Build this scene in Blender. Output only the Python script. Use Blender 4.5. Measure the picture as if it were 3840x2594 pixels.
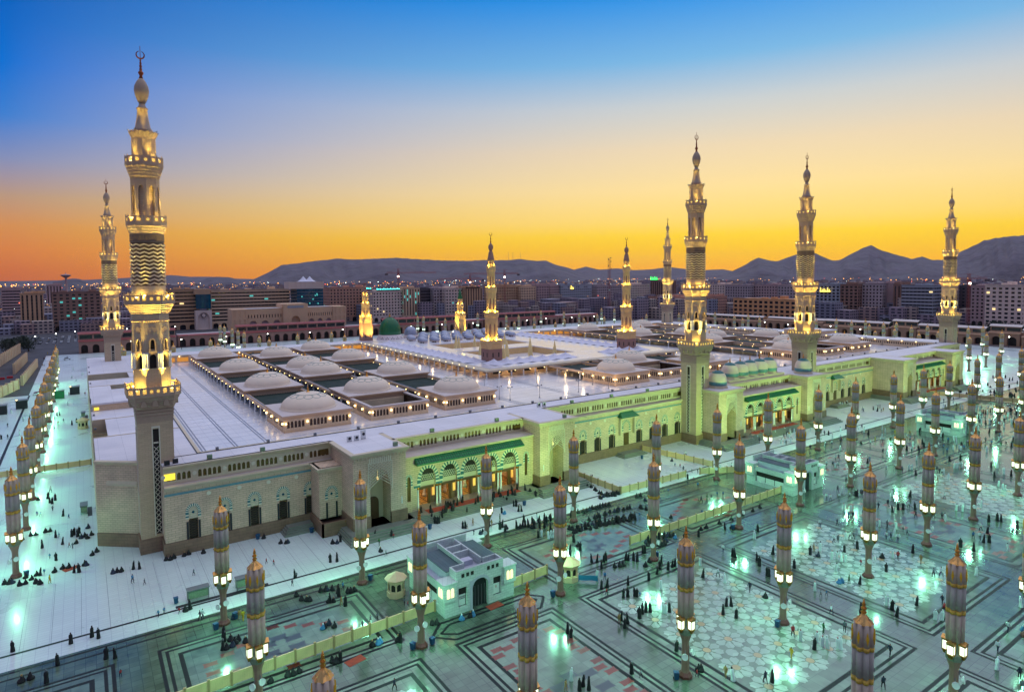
import bpy, bmesh, math, random
from mathutils import Vector, Matrix
R = math.radians
rnd = random.Random(7)
for o in list(bpy.data.objects): bpy.data.objects.remove(o)
scene = bpy.context.scene
COL = scene.collection

def S(r, g, b):                       # sRGB 0-255 -> linear
    f = lambda c: (c/12.92 if c <= .04045 else ((c+.055)/1.055)**2.4)
    return (f(r/255), f(g/255), f(b/255), 1)

# ------------------------------------------------------------------ camera
CAMX, CAMY, CAMZ, YAW, PITCH, ROLL = -11.76, -149.51, 55.70, 34.402, 2.946, -.4709
FPX, PPX, PPY = 2364.48, 1920., 1161.17           # focal length and principal point in photo pixels
cd = bpy.data.cameras.new('camera'); cam = bpy.data.objects.new('camera', cd); COL.objects.link(cam)
cd.sensor_width = 36; cd.lens = FPX/3840*36; cd.shift_y = -(1297-PPY)/3840
cd.clip_start = .5; cd.clip_end = 60000
cam.matrix_world = (Matrix.Translation((CAMX, CAMY, CAMZ)) @ Matrix.Rotation(-R(YAW), 4, 'Z')
                    @ Matrix.Rotation(R(90-PITCH), 4, 'X') @ Matrix.Rotation(R(ROLL), 4, 'Z'))
scene.camera = cam
FW = (math.sin(R(YAW)), math.cos(R(YAW))); RT = (math.cos(R(YAW)), -math.sin(R(YAW)))
def ray(px, py):                      # photo pixel -> world direction
    x, y = px-PPX, py-PPY
    c, s = math.cos(R(ROLL)), math.sin(R(ROLL))
    X = (c*x+s*y)/FPX; Y = -(-s*x+c*y)/FPX
    c, s = math.cos(R(PITCH)), math.sin(R(PITCH))
    d = (X, c+Y*s, -s+Y*c)
    return (d[0]*RT[0]+d[1]*FW[0], d[0]*RT[1]+d[1]*FW[1], d[2])
def at_z(px, py, z=0.):               # where the ray of a pixel meets a height
    d = ray(px, py); t = (z-CAMZ)/d[2]
    return (CAMX+d[0]*t, CAMY+d[1]*t)
def at_y(px, py, Y):                  # ... meets a wall that runs along X
    d = ray(px, py); t = (Y-CAMY)/d[1]
    return (CAMX+d[0]*t, CAMZ+d[2]*t)
def at_x(px, py, X):                  # ... meets a wall that runs along Y
    d = ray(px, py); t = (X-CAMX)/d[0]
    return (CAMY+d[1]*t, CAMZ+d[2]*t)

# ------------------------------------------------------------------ sky, sun, exposure
SUN_AZ = R(58)                        # direction of the sunset, from +Y towards +X
world = bpy.data.worlds.new('World'); scene.world = world; world.use_nodes = True
nt = world.node_tree; N = nt.nodes; Lk = nt.links; N.clear()
out = N.new('ShaderNodeOutputWorld'); bg = N.new('ShaderNodeBackground'); Lk.new(bg.outputs[0], out.inputs[0])
tc = N.new('ShaderNodeTexCoord'); sp = N.new('ShaderNodeSeparateXYZ'); Lk.new(tc.outputs['Generated'], sp.inputs[0])
def wmath(op, a, b=None, c=None):
    m = N.new('ShaderNodeMath'); m.operation = op
    for i, v in enumerate((a, b, c)):
        if v is None: continue
        if isinstance(v, (int, float)): m.inputs[i].default_value = v
        else: Lk.new(v, m.inputs[i])
    return m.outputs[0]
def ramp(fac, stops):
    r = N.new('ShaderNodeValToRGB'); Lk.new(fac, r.inputs[0]); e = r.color_ramp.elements
    while len(e) < len(stops): e.new(.5)
    for i, (p, c) in enumerate(stops): e[i].position = p; e[i].color = S(*c)
    return r.outputs[0]
elev = wmath('POWER', wmath('MAXIMUM', sp.outputs[2], 0.), .5)         # sqrt(sin(elevation)): finer steps near the horizon
q = lambda z: max(z, 0)**.5
hl = wmath('SQRT', wmath('ADD', wmath('MULTIPLY', sp.outputs[0], sp.outputs[0]), wmath('ADD', wmath('MULTIPLY', sp.outputs[1], sp.outputs[1]), 1e-6)))
dots = wmath('DIVIDE', wmath('ADD', wmath('MULTIPLY', sp.outputs[0], math.sin(SUN_AZ)), wmath('MULTIPLY', sp.outputs[1], math.cos(SUN_AZ))), hl)
sunny = ramp(elev, [(q(0), (255, 168, 0)), (q(.012), (255, 180, 0)), (q(.04), (255, 202, 0)), (q(.062), (255, 214, 44)), (q(.085), (255, 219, 108)), (q(.13), (254, 223, 148)),
                    (q(.19), (238, 215, 172)), (q(.25), (202, 206, 202)), (q(.31), (124, 182, 222)), (q(.40), (28, 142, 226)), (q(.55), (34, 122, 208)), (q(1), (40, 100, 178))])
side = ramp(elev, [(q(0), (186, 94, 50)), (q(.015), (200, 106, 42)), (q(.04), (212, 124, 46)), (q(.07), (206, 138, 74)), (q(.105), (180, 146, 120)), (q(.15), (128, 138, 176)),
                   (q(.20), (58, 122, 200)), (q(.26), (0, 106, 200)), (q(.34), (0, 90, 180)), (q(.55), (8, 78, 160)), (q(1), (40, 100, 178))])
away = ramp(elev, [(q(0), (128, 108, 128)), (q(.05), (168, 136, 140)), (q(.12), (178, 150, 156)), (q(.22), (144, 146, 176)), (q(.45), (84, 116, 172)), (q(1), (40, 100, 178))])
def wmix(fac, a, b):
    m = N.new('ShaderNodeMix'); m.data_type = 'RGBA'; Lk.new(fac, m.inputs[0]); Lk.new(a, m.inputs[6]); Lk.new(b, m.inputs[7]); return m.outputs[2]
def smooth(v, lo, hi, kind='SMOOTHSTEP'):
    m = N.new('ShaderNodeMapRange'); m.interpolation_type = kind; Lk.new(v, m.inputs[0]); m.inputs[1].default_value = lo; m.inputs[2].default_value = hi; return m.outputs[0]
sky = wmix(smooth(dots, .47, 1.03, 'LINEAR'), side, sunny)
sky = wmix(smooth(dots, .35, -.5), sky, away)
Lk.new(sky, bg.inputs[0]); bg.inputs[1].default_value = .9
sl = bpy.data.lights.new('sun', 'SUN'); sun = bpy.data.objects.new('sun', sl); COL.objects.link(sun)
sl.energy = 1.5; sl.angle = R(100); sl.color = (1.0, .93, .85)       # soft dusk light from the whole western sky
sun.rotation_euler = (R(16), 0, -SUN_AZ+R(180)); sun.location = (0, 0, 300)
scene.view_settings.view_transform = 'Standard'; scene.view_settings.look = 'None'
scene.view_settings.exposure = .3; scene.view_settings.gamma = 1
scene.render.engine = 'CYCLES'
cy = scene.cycles
cy.use_denoising = True; cy.max_bounces = 5; cy.diffuse_bounces = 3; cy.glossy_bounces = 2; cy.transmission_bounces = 1; cy.volume_bounces = 0
cy.sample_clamp_indirect = 4; cy.caustics_reflective = False; cy.caustics_refractive = False; cy.use_light_tree = True
# ------------------------------------------------------------------ materials
def mat(name, col, rough=.6, metal=0., noise=None, brick=None, emit=None, bump=0., vary=.0, spec=.5, planks=None, sampling=None, coat=0.):
    """noise=(scale, amount): darker and lighter patches; brick=(w, h, mortar colour, mortar size, 'xy' or 'wall')"""
    m = bpy.data.materials.new(name); m.use_nodes = True; t = m.node_tree; n = t.nodes; l = t.links
    b = n['Principled BSDF']; b.inputs['Roughness'].default_value = rough; b.inputs['Metallic'].default_value = metal
    b.inputs['Specular IOR Level'].default_value = spec; b.inputs['Coat Weight'].default_value = coat; b.inputs['Coat Roughness'].default_value = .12
    b.inputs['Base Color'].default_value = col
    cur = None
    if noise or brick or vary:
        co = n.new('ShaderNodeTexCoord')
        src = co.outputs['Object']
    if brick:
        w, h, mc, ms, kind = brick
        v = src
        far = kind == 'far'
        if far: kind = 'wall'
        if kind == 'wall':
            s_ = n.new('ShaderNodeSeparateXYZ'); l.new(src, s_.inputs[0]); a_ = n.new('ShaderNodeMath'); a_.operation = 'MULTIPLY_ADD'; l.new(s_.outputs[1], a_.inputs[0]); a_.inputs[1].default_value = -.62; l.new(s_.outputs[0], a_.inputs[2])
            c_ = n.new('ShaderNodeCombineXYZ'); l.new(a_.outputs[0], c_.inputs[0]); l.new(s_.outputs[2], c_.inputs[1]); v = c_.outputs[0]
        br = n.new('ShaderNodeTexBrick'); l.new(v, br.inputs[0])
        br.inputs['Scale'].default_value = 1; br.inputs['Brick Width'].default_value = w; br.inputs['Row Height'].default_value = h
        br.inputs['Mortar Size'].default_value = ms; br.inputs['Mortar Smooth'].default_value = .3; br.offset = .5 if kind == 'wall' else 0.
        br.inputs['Color1'].default_value = col; br.inputs['Color2'].default_value = tuple(c*(.88 if kind == 'wall' else (.94 if col[0] > .4 else .74)) for c in col[:3])+(1,); br.inputs['Mortar'].default_value = mc
        if far: br.inputs['Scale'].default_value = .12; br.offset = 0.; br.inputs['Mortar Smooth'].default_value = 0
        cur = br.outputs[0]
    if noise:
        sc, am = noise
        no = n.new('ShaderNodeTexNoise'); l.new(src, no.inputs[0]); no.inputs['Scale'].default_value = sc; no.inputs['Detail'].default_value = 6
        mr = n.new('ShaderNodeMapRange'); l.new(no.outputs[0], mr.inputs[0]); mr.inputs[1].default_value = .3; mr.inputs[2].default_value = .7; mr.inputs[3].default_value = 1-am; mr.inputs[4].default_value = 1+am
        mx = n.new('ShaderNodeMix'); mx.data_type = 'RGBA'; mx.blend_type = 'MULTIPLY'; mx.inputs[0].default_value = 1
        if cur: l.new(cur, mx.inputs[6])
        else: mx.inputs[6].default_value = col
        l.new(mr.outputs[0], mx.inputs[7]); cur = mx.outputs[2]
        rr = n.new('ShaderNodeMapRange'); l.new(no.outputs[0], rr.inputs[0]); rr.inputs[1].default_value = .3; rr.inputs[2].default_value = .7; rr.inputs[3].default_value = rough*.8; rr.inputs[4].default_value = min(1, rough*1.25)
        l.new(rr.outputs[0], b.inputs['Roughness'])
        if bump:
            bp = n.new('ShaderNodeBump'); bp.inputs['Strength'].default_value = bump; bp.inputs['Distance'].default_value = .05; l.new(no.outputs[0], bp.inputs['Height']); l.new(bp.outputs[0], b.inputs['Normal'])
    if vary:                           # every object its own shade
        oi = n.new('ShaderNodeObjectInfo'); mr = n.new('ShaderNodeMapRange'); l.new(oi.outputs['Random'], mr.inputs[0]); mr.inputs[3].default_value = 1-vary; mr.inputs[4].default_value = 1+vary
        mx = n.new('ShaderNodeMix'); mx.data_type = 'RGBA'; mx.blend_type = 'MULTIPLY'; mx.inputs[0].default_value = 1
        if cur: l.new(cur, mx.inputs[6])
        else: mx.inputs[6].default_value = col
        l.new(mr.outputs[0], mx.inputs[7]); cur = mx.outputs[2]
    if cur: l.new(cur, b.inputs['Base Color'])
    if emit:
        c, s_ = emit; b.inputs['Emission Color'].default_value = c; b.inputs['Emission Strength'].default_value = s_
        if sampling: m.cycles.emission_sampling = sampling
    return m
M = {}
M['ground'] = mat('desert_ground', S(96, 86, 88), .9, noise=(.004, .25))
M['asphalt'] = mat('asphalt', S(58, 56, 62), .85, noise=(.05, .15))
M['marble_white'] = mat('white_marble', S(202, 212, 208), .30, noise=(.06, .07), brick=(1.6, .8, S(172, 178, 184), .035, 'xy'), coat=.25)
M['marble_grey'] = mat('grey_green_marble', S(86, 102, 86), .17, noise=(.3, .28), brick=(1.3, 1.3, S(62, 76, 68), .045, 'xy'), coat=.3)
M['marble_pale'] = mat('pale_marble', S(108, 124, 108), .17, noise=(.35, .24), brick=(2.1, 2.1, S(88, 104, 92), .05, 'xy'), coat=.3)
M['granite_black'] = mat('black_granite', S(24, 27, 30), .45, noise=(.4, .2), spec=.2)
M['tile_light'] = mat('light_star_tile', S(148, 162, 150), .25, noise=(.3, .1), vary=.08, coat=.3)
M['tile_orange'] = mat('orange_star_tile', S(166, 136, 100), .28, vary=.12, coat=.3)
M['tile_red'] = mat('red_tile', S(118, 46, 36), .4, vary=.15, noise=(.5, .15), coat=.2)
M['tile_dark'] = mat('dark_tile', S(44, 58, 64), .28, vary=.1, coat=.3)
M['roof_marble'] = mat('roof_marble', S(228, 224, 226), .24, noise=(.08, .06), brick=(2.4, 2.4, S(182, 178, 190), .03, 'xy'), coat=.3)
M['roof_deck'] = mat('roof_deck', S(216, 210, 212), .5, noise=(.1, .08), brick=(4.8, 2.4, S(168, 164, 172), .03, 'xy'))
M['roof_line'] = mat('roof_line', S(104, 108, 124), .4)
M['stone'] = mat('cream_stone', S(212, 184, 156), .75, noise=(.35, .13), brick=(1.3, .46, S(160, 138, 114), .04, 'wall'))
M['stone_trim'] = mat('cream_trim', S(200, 184, 156), .7, noise=(.5, .06))
M['stone_brown'] = mat('brown_granite', S(134, 104, 84), .5, noise=(.6, .15), brick=(1.6, .7, S(100, 78, 64), .03, 'wall'))
M['stone_grey'] = mat('grey_step_stone', S(120, 122, 112), .5, noise=(.5, .12))
M['teal_band'] = mat('teal_band', S(92, 140, 148), .5, noise=(1.5, .15))
M['teal_dark'] = mat('blue_green_voussoir', S(44, 104, 108), .5, noise=(1.5, .12))
M['white_vous'] = mat('white_voussoir', S(214, 206, 182), .6)
M['green_tile'] = mat('green_roof_tile', S(8, 122, 70), .4, noise=(2, .15), brick=(.35, .5, S(2, 52, 36), .05, 'wall'))
M['green_cloth'] = mat('dark_green_cover', S(8, 36, 26), .95, noise=(.4, .15))
M['wood'] = mat('dark_wood', S(92, 62, 34), .5, noise=(1.5, .2))
M['lattice'] = mat('bronze_lattice', S(98, 74, 36), .4, .4, noise=(3, .3))
M['dark'] = mat('dark_opening', S(34, 26, 22), .7)
M['window_warm'] = mat('warm_window', S(90, 58, 30), .3, emit=(S(255, 170, 70), .5), noise=(.9, .6), sampling='NONE')
M['window_dark'] = mat('dark_glass', S(28, 30, 38), .15, vary=.3)
M['window_teal'] = mat('teal_glass', S(14, 74, 92), .12, noise=(.2, .3))
M['pane_brown'] = mat('brown_pane', S(64, 40, 24), .3, noise=(.8, .35))
M['gilt'] = mat('gilded_copper', S(214, 150, 66), .28, .9, noise=(2, .15))
M['copper'] = mat('copper_cap', S(220, 164, 92), .3, .7, noise=(2, .15))
M['bronze'] = mat('bronze_finial', S(150, 78, 44), .4, .6)
M['fabric_grey'] = mat('grey_canvas', S(184, 166, 146), .8, noise=(1.2, .1), vary=.06)
M['fabric_blue'] = mat('blue_grey_canvas', S(166, 160, 148), .8, noise=(1.2, .06), vary=.06)
M['fabric_gold'] = mat('gold_embroidery', S(204, 164, 64), .6, noise=(6, .3))
M['fabric_yellow'] = mat('yellow_panel', S(222, 172, 24), .6)
M['fabric_white'] = mat('white_tent_fabric', S(206, 202, 214), .75, noise=(.5, .05))
M['parasol_cream'] = mat('cream_parasol', S(232, 204, 140), .7, noise=(1, .08))
M['pillar'] = mat('brown_pillar_stone', S(150, 122, 100), .5, noise=(1, .1))
M['plinth'] = mat('red_granite_plinth', S(112, 70, 56), .35, noise=(3, .2))
M['capital'] = mat('green_capital', S(120, 138, 112), .5, noise=(3, .2))
LANT = (.26, 1.0, .56, 1)
M['lantern'] = mat('lantern_glass', (.8, .8, .8, 1), .4, emit=((.86, 1, .72, 1), 1.3), sampling='NONE')
M['lantern_far'] = mat('lantern_glass_far', (.8, .8, .8, 1), .4, emit=((.7, 1, .8, 1), 2.2), sampling='NONE')
M['lantern_frame'] = mat('lantern_brass', S(150, 118, 48), .35, .8)
M['lamp_warm'] = mat('warm_globe', (.9, .8, .6, 1), .4, emit=((1, .72, .28, 1), 4.))
M['lamp_gold'] = mat('gold_floodlamp', (.9, .8, .5, 1), .4, emit=((1, .7, .2, 1), 5.), sampling='NONE')
M['lamp_dim'] = mat('dim_lantern', (.9, .8, .6, 1), .4, emit=((1, .66, .2, 1), 1.1), sampling='NONE')
M['lamp_street'] = mat('street_globe', (.9, .9, .8, 1), .4, emit=((.95, 1, .85, 1), 14.))
M['lamp_white'] = mat('bright_white_lamp', (.9, .9, .8, 1), .4, emit=((1, .95, .8, 1), 18.))
M['glow_window'] = mat('lit_arched_window', (.9, .8, .6, 1), .4, emit=((1, .80, .36, 1), .9))
M['amber_window'] = mat('lit_amber_window', (.9, .6, .1, 1), .4, emit=((1, .78, .04, 1), .9), noise=(3, .2))
M['amber_niche'] = mat('lit_amber_niche', (.9, .6, .2, 1), .4, emit=((1, .48, .08, 1), .55))
M['dome_beige'] = mat('beige_dome', S(222, 202, 178), .55, noise=(.6, .04))
M['dome_slab'] = mat('dome_slab', S(196, 180, 172), .45, noise=(.4, .06))
M['dome_trace'] = mat('dome_tracery', S(104, 134, 128), .5)
M['pav_stone'] = mat('pavilion_stone', S(222, 192, 156), .65, noise=(.3, .06), brick=(1.0, .5, S(186, 154, 118), .02, 'wall'))
M['pav_trim'] = mat('pavilion_trim', S(206, 172, 138), .6)
M['green_dome'] = mat('green_dome_paint', S(14, 96, 52), .45, noise=(.6, .12))
M['silver_dome'] = mat('silver_dome', S(150, 154, 172), .4, .35, noise=(.8, .08))
M['drum_white'] = mat('white_drum', S(214, 200, 198), .6, noise=(.8, .05))
M['gold_stone'] = mat('old_minaret_stone', S(216, 178, 122), .7, noise=(.6, .08))
M['min_stone'] = mat('minaret_stone', S(196, 172, 140), .7, noise=(.5, .06), brick=(1.1, .38, S(160, 138, 112), .02, 'wall'))
M['min_trim'] = mat('minaret_trim', S(170, 146, 124), .65, noise=(2, .08))
M['min_dark'] = mat('minaret_zigzag_brown', S(108, 90, 74), .6)
M['min_white'] = mat('minaret_column_marble', S(214, 214, 214), .3)
M['red_roof'] = mat('red_tile_roof', S(142, 66, 66), .7, noise=(.3, .1))
M['arc_stone'] = mat('arcade_stone', S(150, 112, 100), .8, noise=(.2, .08))
M['arc_stone_w'] = mat('west_arcade_stone', S(166, 128, 102), .8, noise=(.2, .08))
M['kiosk_white'] = mat('kiosk_marble', S(196, 204, 198), .55, noise=(.5, .06), brick=(.9, .45, S(160, 170, 166), .03, 'wall'))
M['kiosk_roof'] = mat('kiosk_roof', S(70, 92, 96), .6, noise=(.5, .12), brick=(.6, 8, S(52, 70, 74), .04, 'xy'))
M['kiosk_top'] = mat('kiosk_top', S(178, 178, 190), .7, noise=(.8, .1))
M['gate_dark'] = mat('dark_metal_gate', S(38, 48, 46), .5, .3)
M['sign_white'] = mat('white_sign', S(214, 222, 214), .5)
M['sign_red'] = mat('red_lettering', S(190, 40, 44), .5)
M['ink'] = mat('black_lettering', S(30, 32, 34), .6)
M['fence'] = mat('cream_fence', S(214, 182, 136), .6, noise=(.8, .1))
M['fence_post'] = mat('fence_post', S(160, 130, 92), .6)
M['tan_tent'] = mat('tan_booth', S(204, 178, 138), .6, noise=(1, .06))
M['bin_blue'] = mat('blue_bin', S(18, 70, 106), .5)
M['metal'] = mat('grey_metal', S(120, 124, 128), .45, .5)
M['metal_dark'] = mat('dark_metal', S(44, 44, 50), .5, .4)
M['white_paint'] = mat('white_paint', S(210, 212, 210), .5)
M['crane'] = mat('crane_steel', S(150, 70, 66), .6)
M['leaf'] = mat('foliage', S(34, 46, 30), .8, noise=(.8, .4))
M['trunk'] = mat('trunk', S(70, 56, 44), .9)
M['car_w'] = mat('white_car', S(206, 208, 212), .3, coat=.5)
M['car_d'] = mat('dark_car', S(50, 54, 66), .3, coat=.5)
M['carpet'] = mat('gold_patterned_floor', S(176, 136, 70), .5, noise=(1.4, .5), brick=(1.6, 1.2, S(60, 40, 24), .12, 'xy'))
M['rug'] = mat('red_rug', S(150, 60, 40), .9, noise=(2, .3))
M['blue_tarp'] = mat('blue_tarp', S(36, 110, 150), .7)

# ------------------------------------------------------------------ mesh builder
class MB:
    def __init__(s): s.v = []; s.f = []; s.m = []
    def face(s, pts, m=0):
        i = len(s.v); s.v.extend(pts); s.f.append(tuple(range(i, i+len(pts)))); s.m.append(m); return s
    def box(s, x0, y0, z0, x1, y1, z1, m=0, skip=''):
        i = len(s.v); s.v += [(x0,y0,z0),(x1,y0,z0),(x1,y1,z0),(x0,y1,z0),(x0,y0,z1),(x1,y0,z1),(x1,y1,z1),(x0,y1,z1)]
        for k, q_ in (('b',(0,3,2,1)),('t',(4,5,6,7)),('n',(0,1,5,4)),('e',(1,2,6,5)),('s',(2,3,7,6)),('w',(3,0,4,7))):
            if k in skip: continue
            s.f.append(tuple(i+j for j in q_)); s.m.append(m)
        return s
    def prism(s, poly, z0, z1, m=0, mt=None, bottom=True):
        i = len(s.v); n = len(poly); s.v += [(x, y, z0) for x, y in poly]+[(x, y, z1) for x, y in poly]
        for k in range(n): s.f.append((i+k, i+(k+1)%n, i+n+(k+1)%n, i+n+k)); s.m.append(m)
        s.f.append(tuple(i+n+k for k in range(n))); s.m.append(m if mt is None else mt)
        if bottom: s.f.append(tuple(i+n-1-k for k in range(n))); s.m.append(m)
        return s
    def loft(s, rings, m=0, cap=True, closed=True):
        i = len(s.v); n = len(rings[0])
        for r in rings: s.v += r
        for a in range(len(rings)-1):
            mm = m[a] if isinstance(m, (list, tuple)) else m
            for k in range(n if closed else n-1):
                k2 = (k+1) % n; s.f.append((i+a*n+k, i+a*n+k2, i+(a+1)*n+k2, i+(a+1)*n+k)); s.m.append(mm)
        if cap:
            m0 = m[0] if isinstance(m, (list, tuple)) else m; m1 = m[-1] if isinstance(m, (list, tuple)) else m
            s.f.append(tuple(i+n-1-k for k in range(n))); s.m.append(m0)
            s.f.append(tuple(i+(len(rings)-1)*n+k for k in range(n))); s.m.append(m1)
        return s
    def lathe(s, prof, n=16, cx=0, cy=0, m=0, rot=0., sy=1., cap=True):
        return s.loft([[(cx+r*math.cos(rot+2*math.pi*k/n), cy+sy*r*math.sin(rot+2*math.pi*k/n), z) for k in range(n)] for r, z in prof], m, cap)
    def bar(s, a, b, r, n=4, m=0):
        a = Vector(a); b = Vector(b); d = (b-a).normalized(); u = d.orthogonal().normalized(); w = d.cross(u)
        return s.loft([[tuple(p+(u*math.cos(2*math.pi*(k+.5)/n)+w*math.sin(2*math.pi*(k+.5)/n))*r) for k in range(n)] for p in (a, b)], m)
    def plate(s, poly, P, d0, d1, m=0):       # polygon in wall coordinates (u, w), extruded from depth d0 to d1
        n = len(poly); i = len(s.v); s.v += [P(u, w, d0) for u, w in poly]+[P(u, w, d1) for u, w in poly]
        s.f.append(tuple(i+k for k in range(n))); s.m.append(m); s.f.append(tuple(i+2*n-1-k for k in range(n))); s.m.append(m)
        for k in range(n): s.f.append((i+k, i+n+k, i+n+(k+1)%n, i+(k+1)%n)); s.m.append(m)
        return s
    def bay(s, P, u0, u1, w0, w1, hole, depth, m=0, mr=None):
        """a wall panel with one opening; hole = outline (counter-clockwise, starting bottom-left, bottom-right, ...)"""
        mr = m if mr is None else mr
        (a0, b0), (a1, _) = hole[0], hole[1]
        top = hole[1:]+[hole[0]]             # from bottom-right over the top to bottom-left
        Q = lambda *pts: s.face([P(u, w, 0) for u, w in pts], m)
        if b0 > w0+1e-6: Q((u0, w0), (u1, w0), (u1, b0), (u0, b0))
        ys = [p for p in top]
        # right jamb, left jamb, and quads from the outline up to the panel's top
        mid = max(range(len(ys)), key=lambda k: ys[k][1])
        Q((a1, b0), (u1, b0), (u1, ys[1][1]), ys[1]) if len(ys) > 2 else None
        Q((u0, b0), (a0, b0), ys[-2], (u0, ys[-2][1]))
        seq = ys[1:-1]                       # outline between the two springing points
        Q(seq[0], (u1, seq[0][1]), (u1, w1), (seq[0][0], w1)); Q((u0, seq[-1][1]), seq[-1], (seq[-1][0], w1), (u0, w1))
        for p, r in zip(seq, seq[1:]):
            if abs(p[0]-r[0]) > 1e-6: Q(r, p, (p[0], w1), (r[0], w1))
        n = len(hole)
        for k in range(n):
            p, r = hole[k], hole[(k+1) % n]
            s.face([P(*p, 0), P(*r, 0), P(*r, depth), P(*p, depth)], mr)
        return s
    def rectbay(s, P, u0, u1, w0, w1, a0, a1, b0, b1, depth, m=0, mr=None):
        Q = lambda *pts: s.face([P(u, w, 0) for u, w in pts], m)
        Q((u0, w0), (u1, w0), (u1, b0), (u0, b0)); Q((u0, b1), (u1, b1), (u1, w1), (u0, w1)); Q((u0, b0), (a0, b0), (a0, b1), (u0, b1)); Q((a1, b0), (u1, b0), (u1, b1), (a1, b1))
        h = [(a0, b0), (a1, b0), (a1, b1), (a0, b1)]
        for k in range(4):
            p, r = h[k], h[(k+1) % 4]; s.face([P(*p, 0), P(*r, 0), P(*r, depth), P(*p, depth)], m if mr is None else mr)
        return s
    def shift(s, start, fn):
        s.v[start:] = [fn(*p) for p in s.v[start:]]; return s
    def mesh(s, name, mats, smooth=False):
        me = bpy.data.meshes.new(name); me.from_pydata([tuple(p) for p in s.v], [], s.f)
        for k in (mats if isinstance(mats, (list, tuple)) else [mats]): me.materials.append(M[k] if isinstance(k, str) else k)
        me.polygons.foreach_set('material_index', s.m)
        if smooth: me.polygons.foreach_set('use_smooth', [True]*len(s.f))
        me.update(); return me

def arch(a0, a1, b0, spring, apex, n=5, pointed=True):
    """outline of an arched opening, counter-clockwise from its bottom left"""
    c = (a0+a1)/2; hw = (a1-a0)/2; rise = apex-spring; pts = [(a0, b0), (a1, b0), (a1, spring)]
    for k in range(1, n):
        t = k/n; pts.append((c+hw*(math.cos(t*math.pi/2)**(.8 if pointed else 1)), spring+rise*(math.sin(t*math.pi/2)**(1.15 if pointed else 1))))
    pts.append((c, apex))
    for k in range(n-1, 0, -1):
        t = k/n; pts.append((c-hw*(math.cos(t*math.pi/2)**(.8 if pointed else 1)), spring+rise*(math.sin(t*math.pi/2)**(1.15 if pointed else 1))))
    pts.append((a0, spring)); return pts
def north(Y):  return lambda u, w, d: (u, Y+d, w)          # wall facing -Y, depth goes inwards
def south(Y):  return lambda u, w, d: (u, Y-d, w)
def east(X):   return lambda u, w, d: (X+d, u, w)          # wall facing -X
def west(X):   return lambda u, w, d: (X-d, u, w)

# ------------------------------------------------------------------ objects
def link(name, data, parent=None, loc=None, rz=0., sc=None):
    o = bpy.data.objects.new(name, data); COL.objects.link(o)
    if parent: o.parent = parent
    if loc: o.location = loc
    if rz: o.rotation_euler = (0, 0, rz)
    if sc: o.scale = sc if isinstance(sc, tuple) else (sc, sc, sc)
    return o
def tag(o, label=None, cat=None, group=None, kind=None):
    if label: o['label'] = label
    if cat: o['category'] = cat
    if group: o['group'] = group
    if kind: o['kind'] = kind
    elif cat: o['kind'] = 'thing'
    return o
def thing(name, label, cat, loc=(0, 0, 0), rz=0., group=None):
    o = bpy.data.objects.new(name, None); COL.objects.link(o); o.location = loc; o.rotation_euler = (0, 0, rz); o.empty_display_size = .1
    return tag(o, label, cat, group)
def part(name, mb, mats, parent, smooth=False, loc=None, rz=0.):
    return link(name, mb.mesh(name, mats, smooth), parent, loc, rz)
def copy_tree(o, parent=None):
    c = o.copy(); COL.objects.link(c); c.parent = parent
    for ch in o.children: copy_tree(ch, c)
    return c
ORD = 'first second third fourth fifth sixth seventh eighth ninth tenth eleventh twelfth thirteenth fourteenth fifteenth sixteenth seventeenth eighteenth nineteenth twentieth'.split()
def nth(i):
    if i < 20: return ORD[i]
    t, u = divmod(i+1, 10); tens = ['', '', 'twent', 'thirt', 'fort', 'fift', 'sixt', 'sevent', 'eight', 'ninet'][t]
    return tens+'ieth' if u == 0 else tens+'y-'+ORD[u-1]
def point_light(name, parent, loc, col, energy, r=.3):
    l = bpy.data.lights.new(name, 'POINT'); l.color = col; l.energy = energy; l.shadow_soft_size = r
    return link(name, l, parent, loc)
def ring(n, r, z, rot=0., cx=0, cy=0): return [(cx+r*math.cos(rot+2*math.pi*k/n), cy+r*math.sin(rot+2*math.pi*k/n), z) for k in range(n)]
# ------------------------------------------------------------------ ground and paving
g = MB(); g.lathe([(0, -.06), (38000, -.06)], 64, 200, 300, cap=False)
tag(link('ground', g.mesh('ground', 'ground')), 'bare dusty ground reaching to the mountains', None, kind='structure')
def sheet(name, x0, y0, x1, y1, z, m, parent=None):
    return link(name, MB().face([(x0, y0, z), (x1, y0, z), (x1, y1, z), (x0, y1, z)]).mesh(name, m), parent)
plaza = tag(sheet('plaza', -90, -185, 560, 432, 0., 'marble_white'), 'white marble plaza around the mosque', None, kind='structure')
tag(sheet('road', -300, 432, 900, 700, -.03, 'asphalt'), 'dark road behind the south arcade', None, kind='structure')
tag(sheet('service_road', -120, 236, -34.2, 500, .006, 'asphalt'), 'dark service road at the left edge of the plaza', None, kind='structure')
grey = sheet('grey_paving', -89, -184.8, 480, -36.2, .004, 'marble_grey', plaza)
def strip(x0, y0, x1, y1, z=.012, m='granite_black', name='black_stripe', parent=None):
    return sheet(name, x0, y0, x1, y1, z, m, parent or plaza)
strip(-89, -31.8, 480, -31.25); strip(-89, -37.3, 480, -36.75); strip(-89, -39.0, 480, -38.6)
for x in [k*3.9-33 for k in range(0, 50)]:        # thin joints across the white strip
    strip(x, -31.2, x+.05, -8, .004, 'roof_line', 'paving_joint')
def frame(x0, y0, x1, y1, w, z=.012, name='border_stripe'):
    f = MB()
    for a, b, c, d in ((x0, y0, x1, y0+w), (x0, y1-w, x1, y1), (x0, y0+w, x0+w, y1-w), (x1-w, y0+w, x1, y1-w)):
        f.face([(a, b, z), (c, b, z), (c, d, z), (a, d, z)])
    return link(name, f.mesh(name, 'granite_black'), plaza)
star_me = MB()
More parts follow.
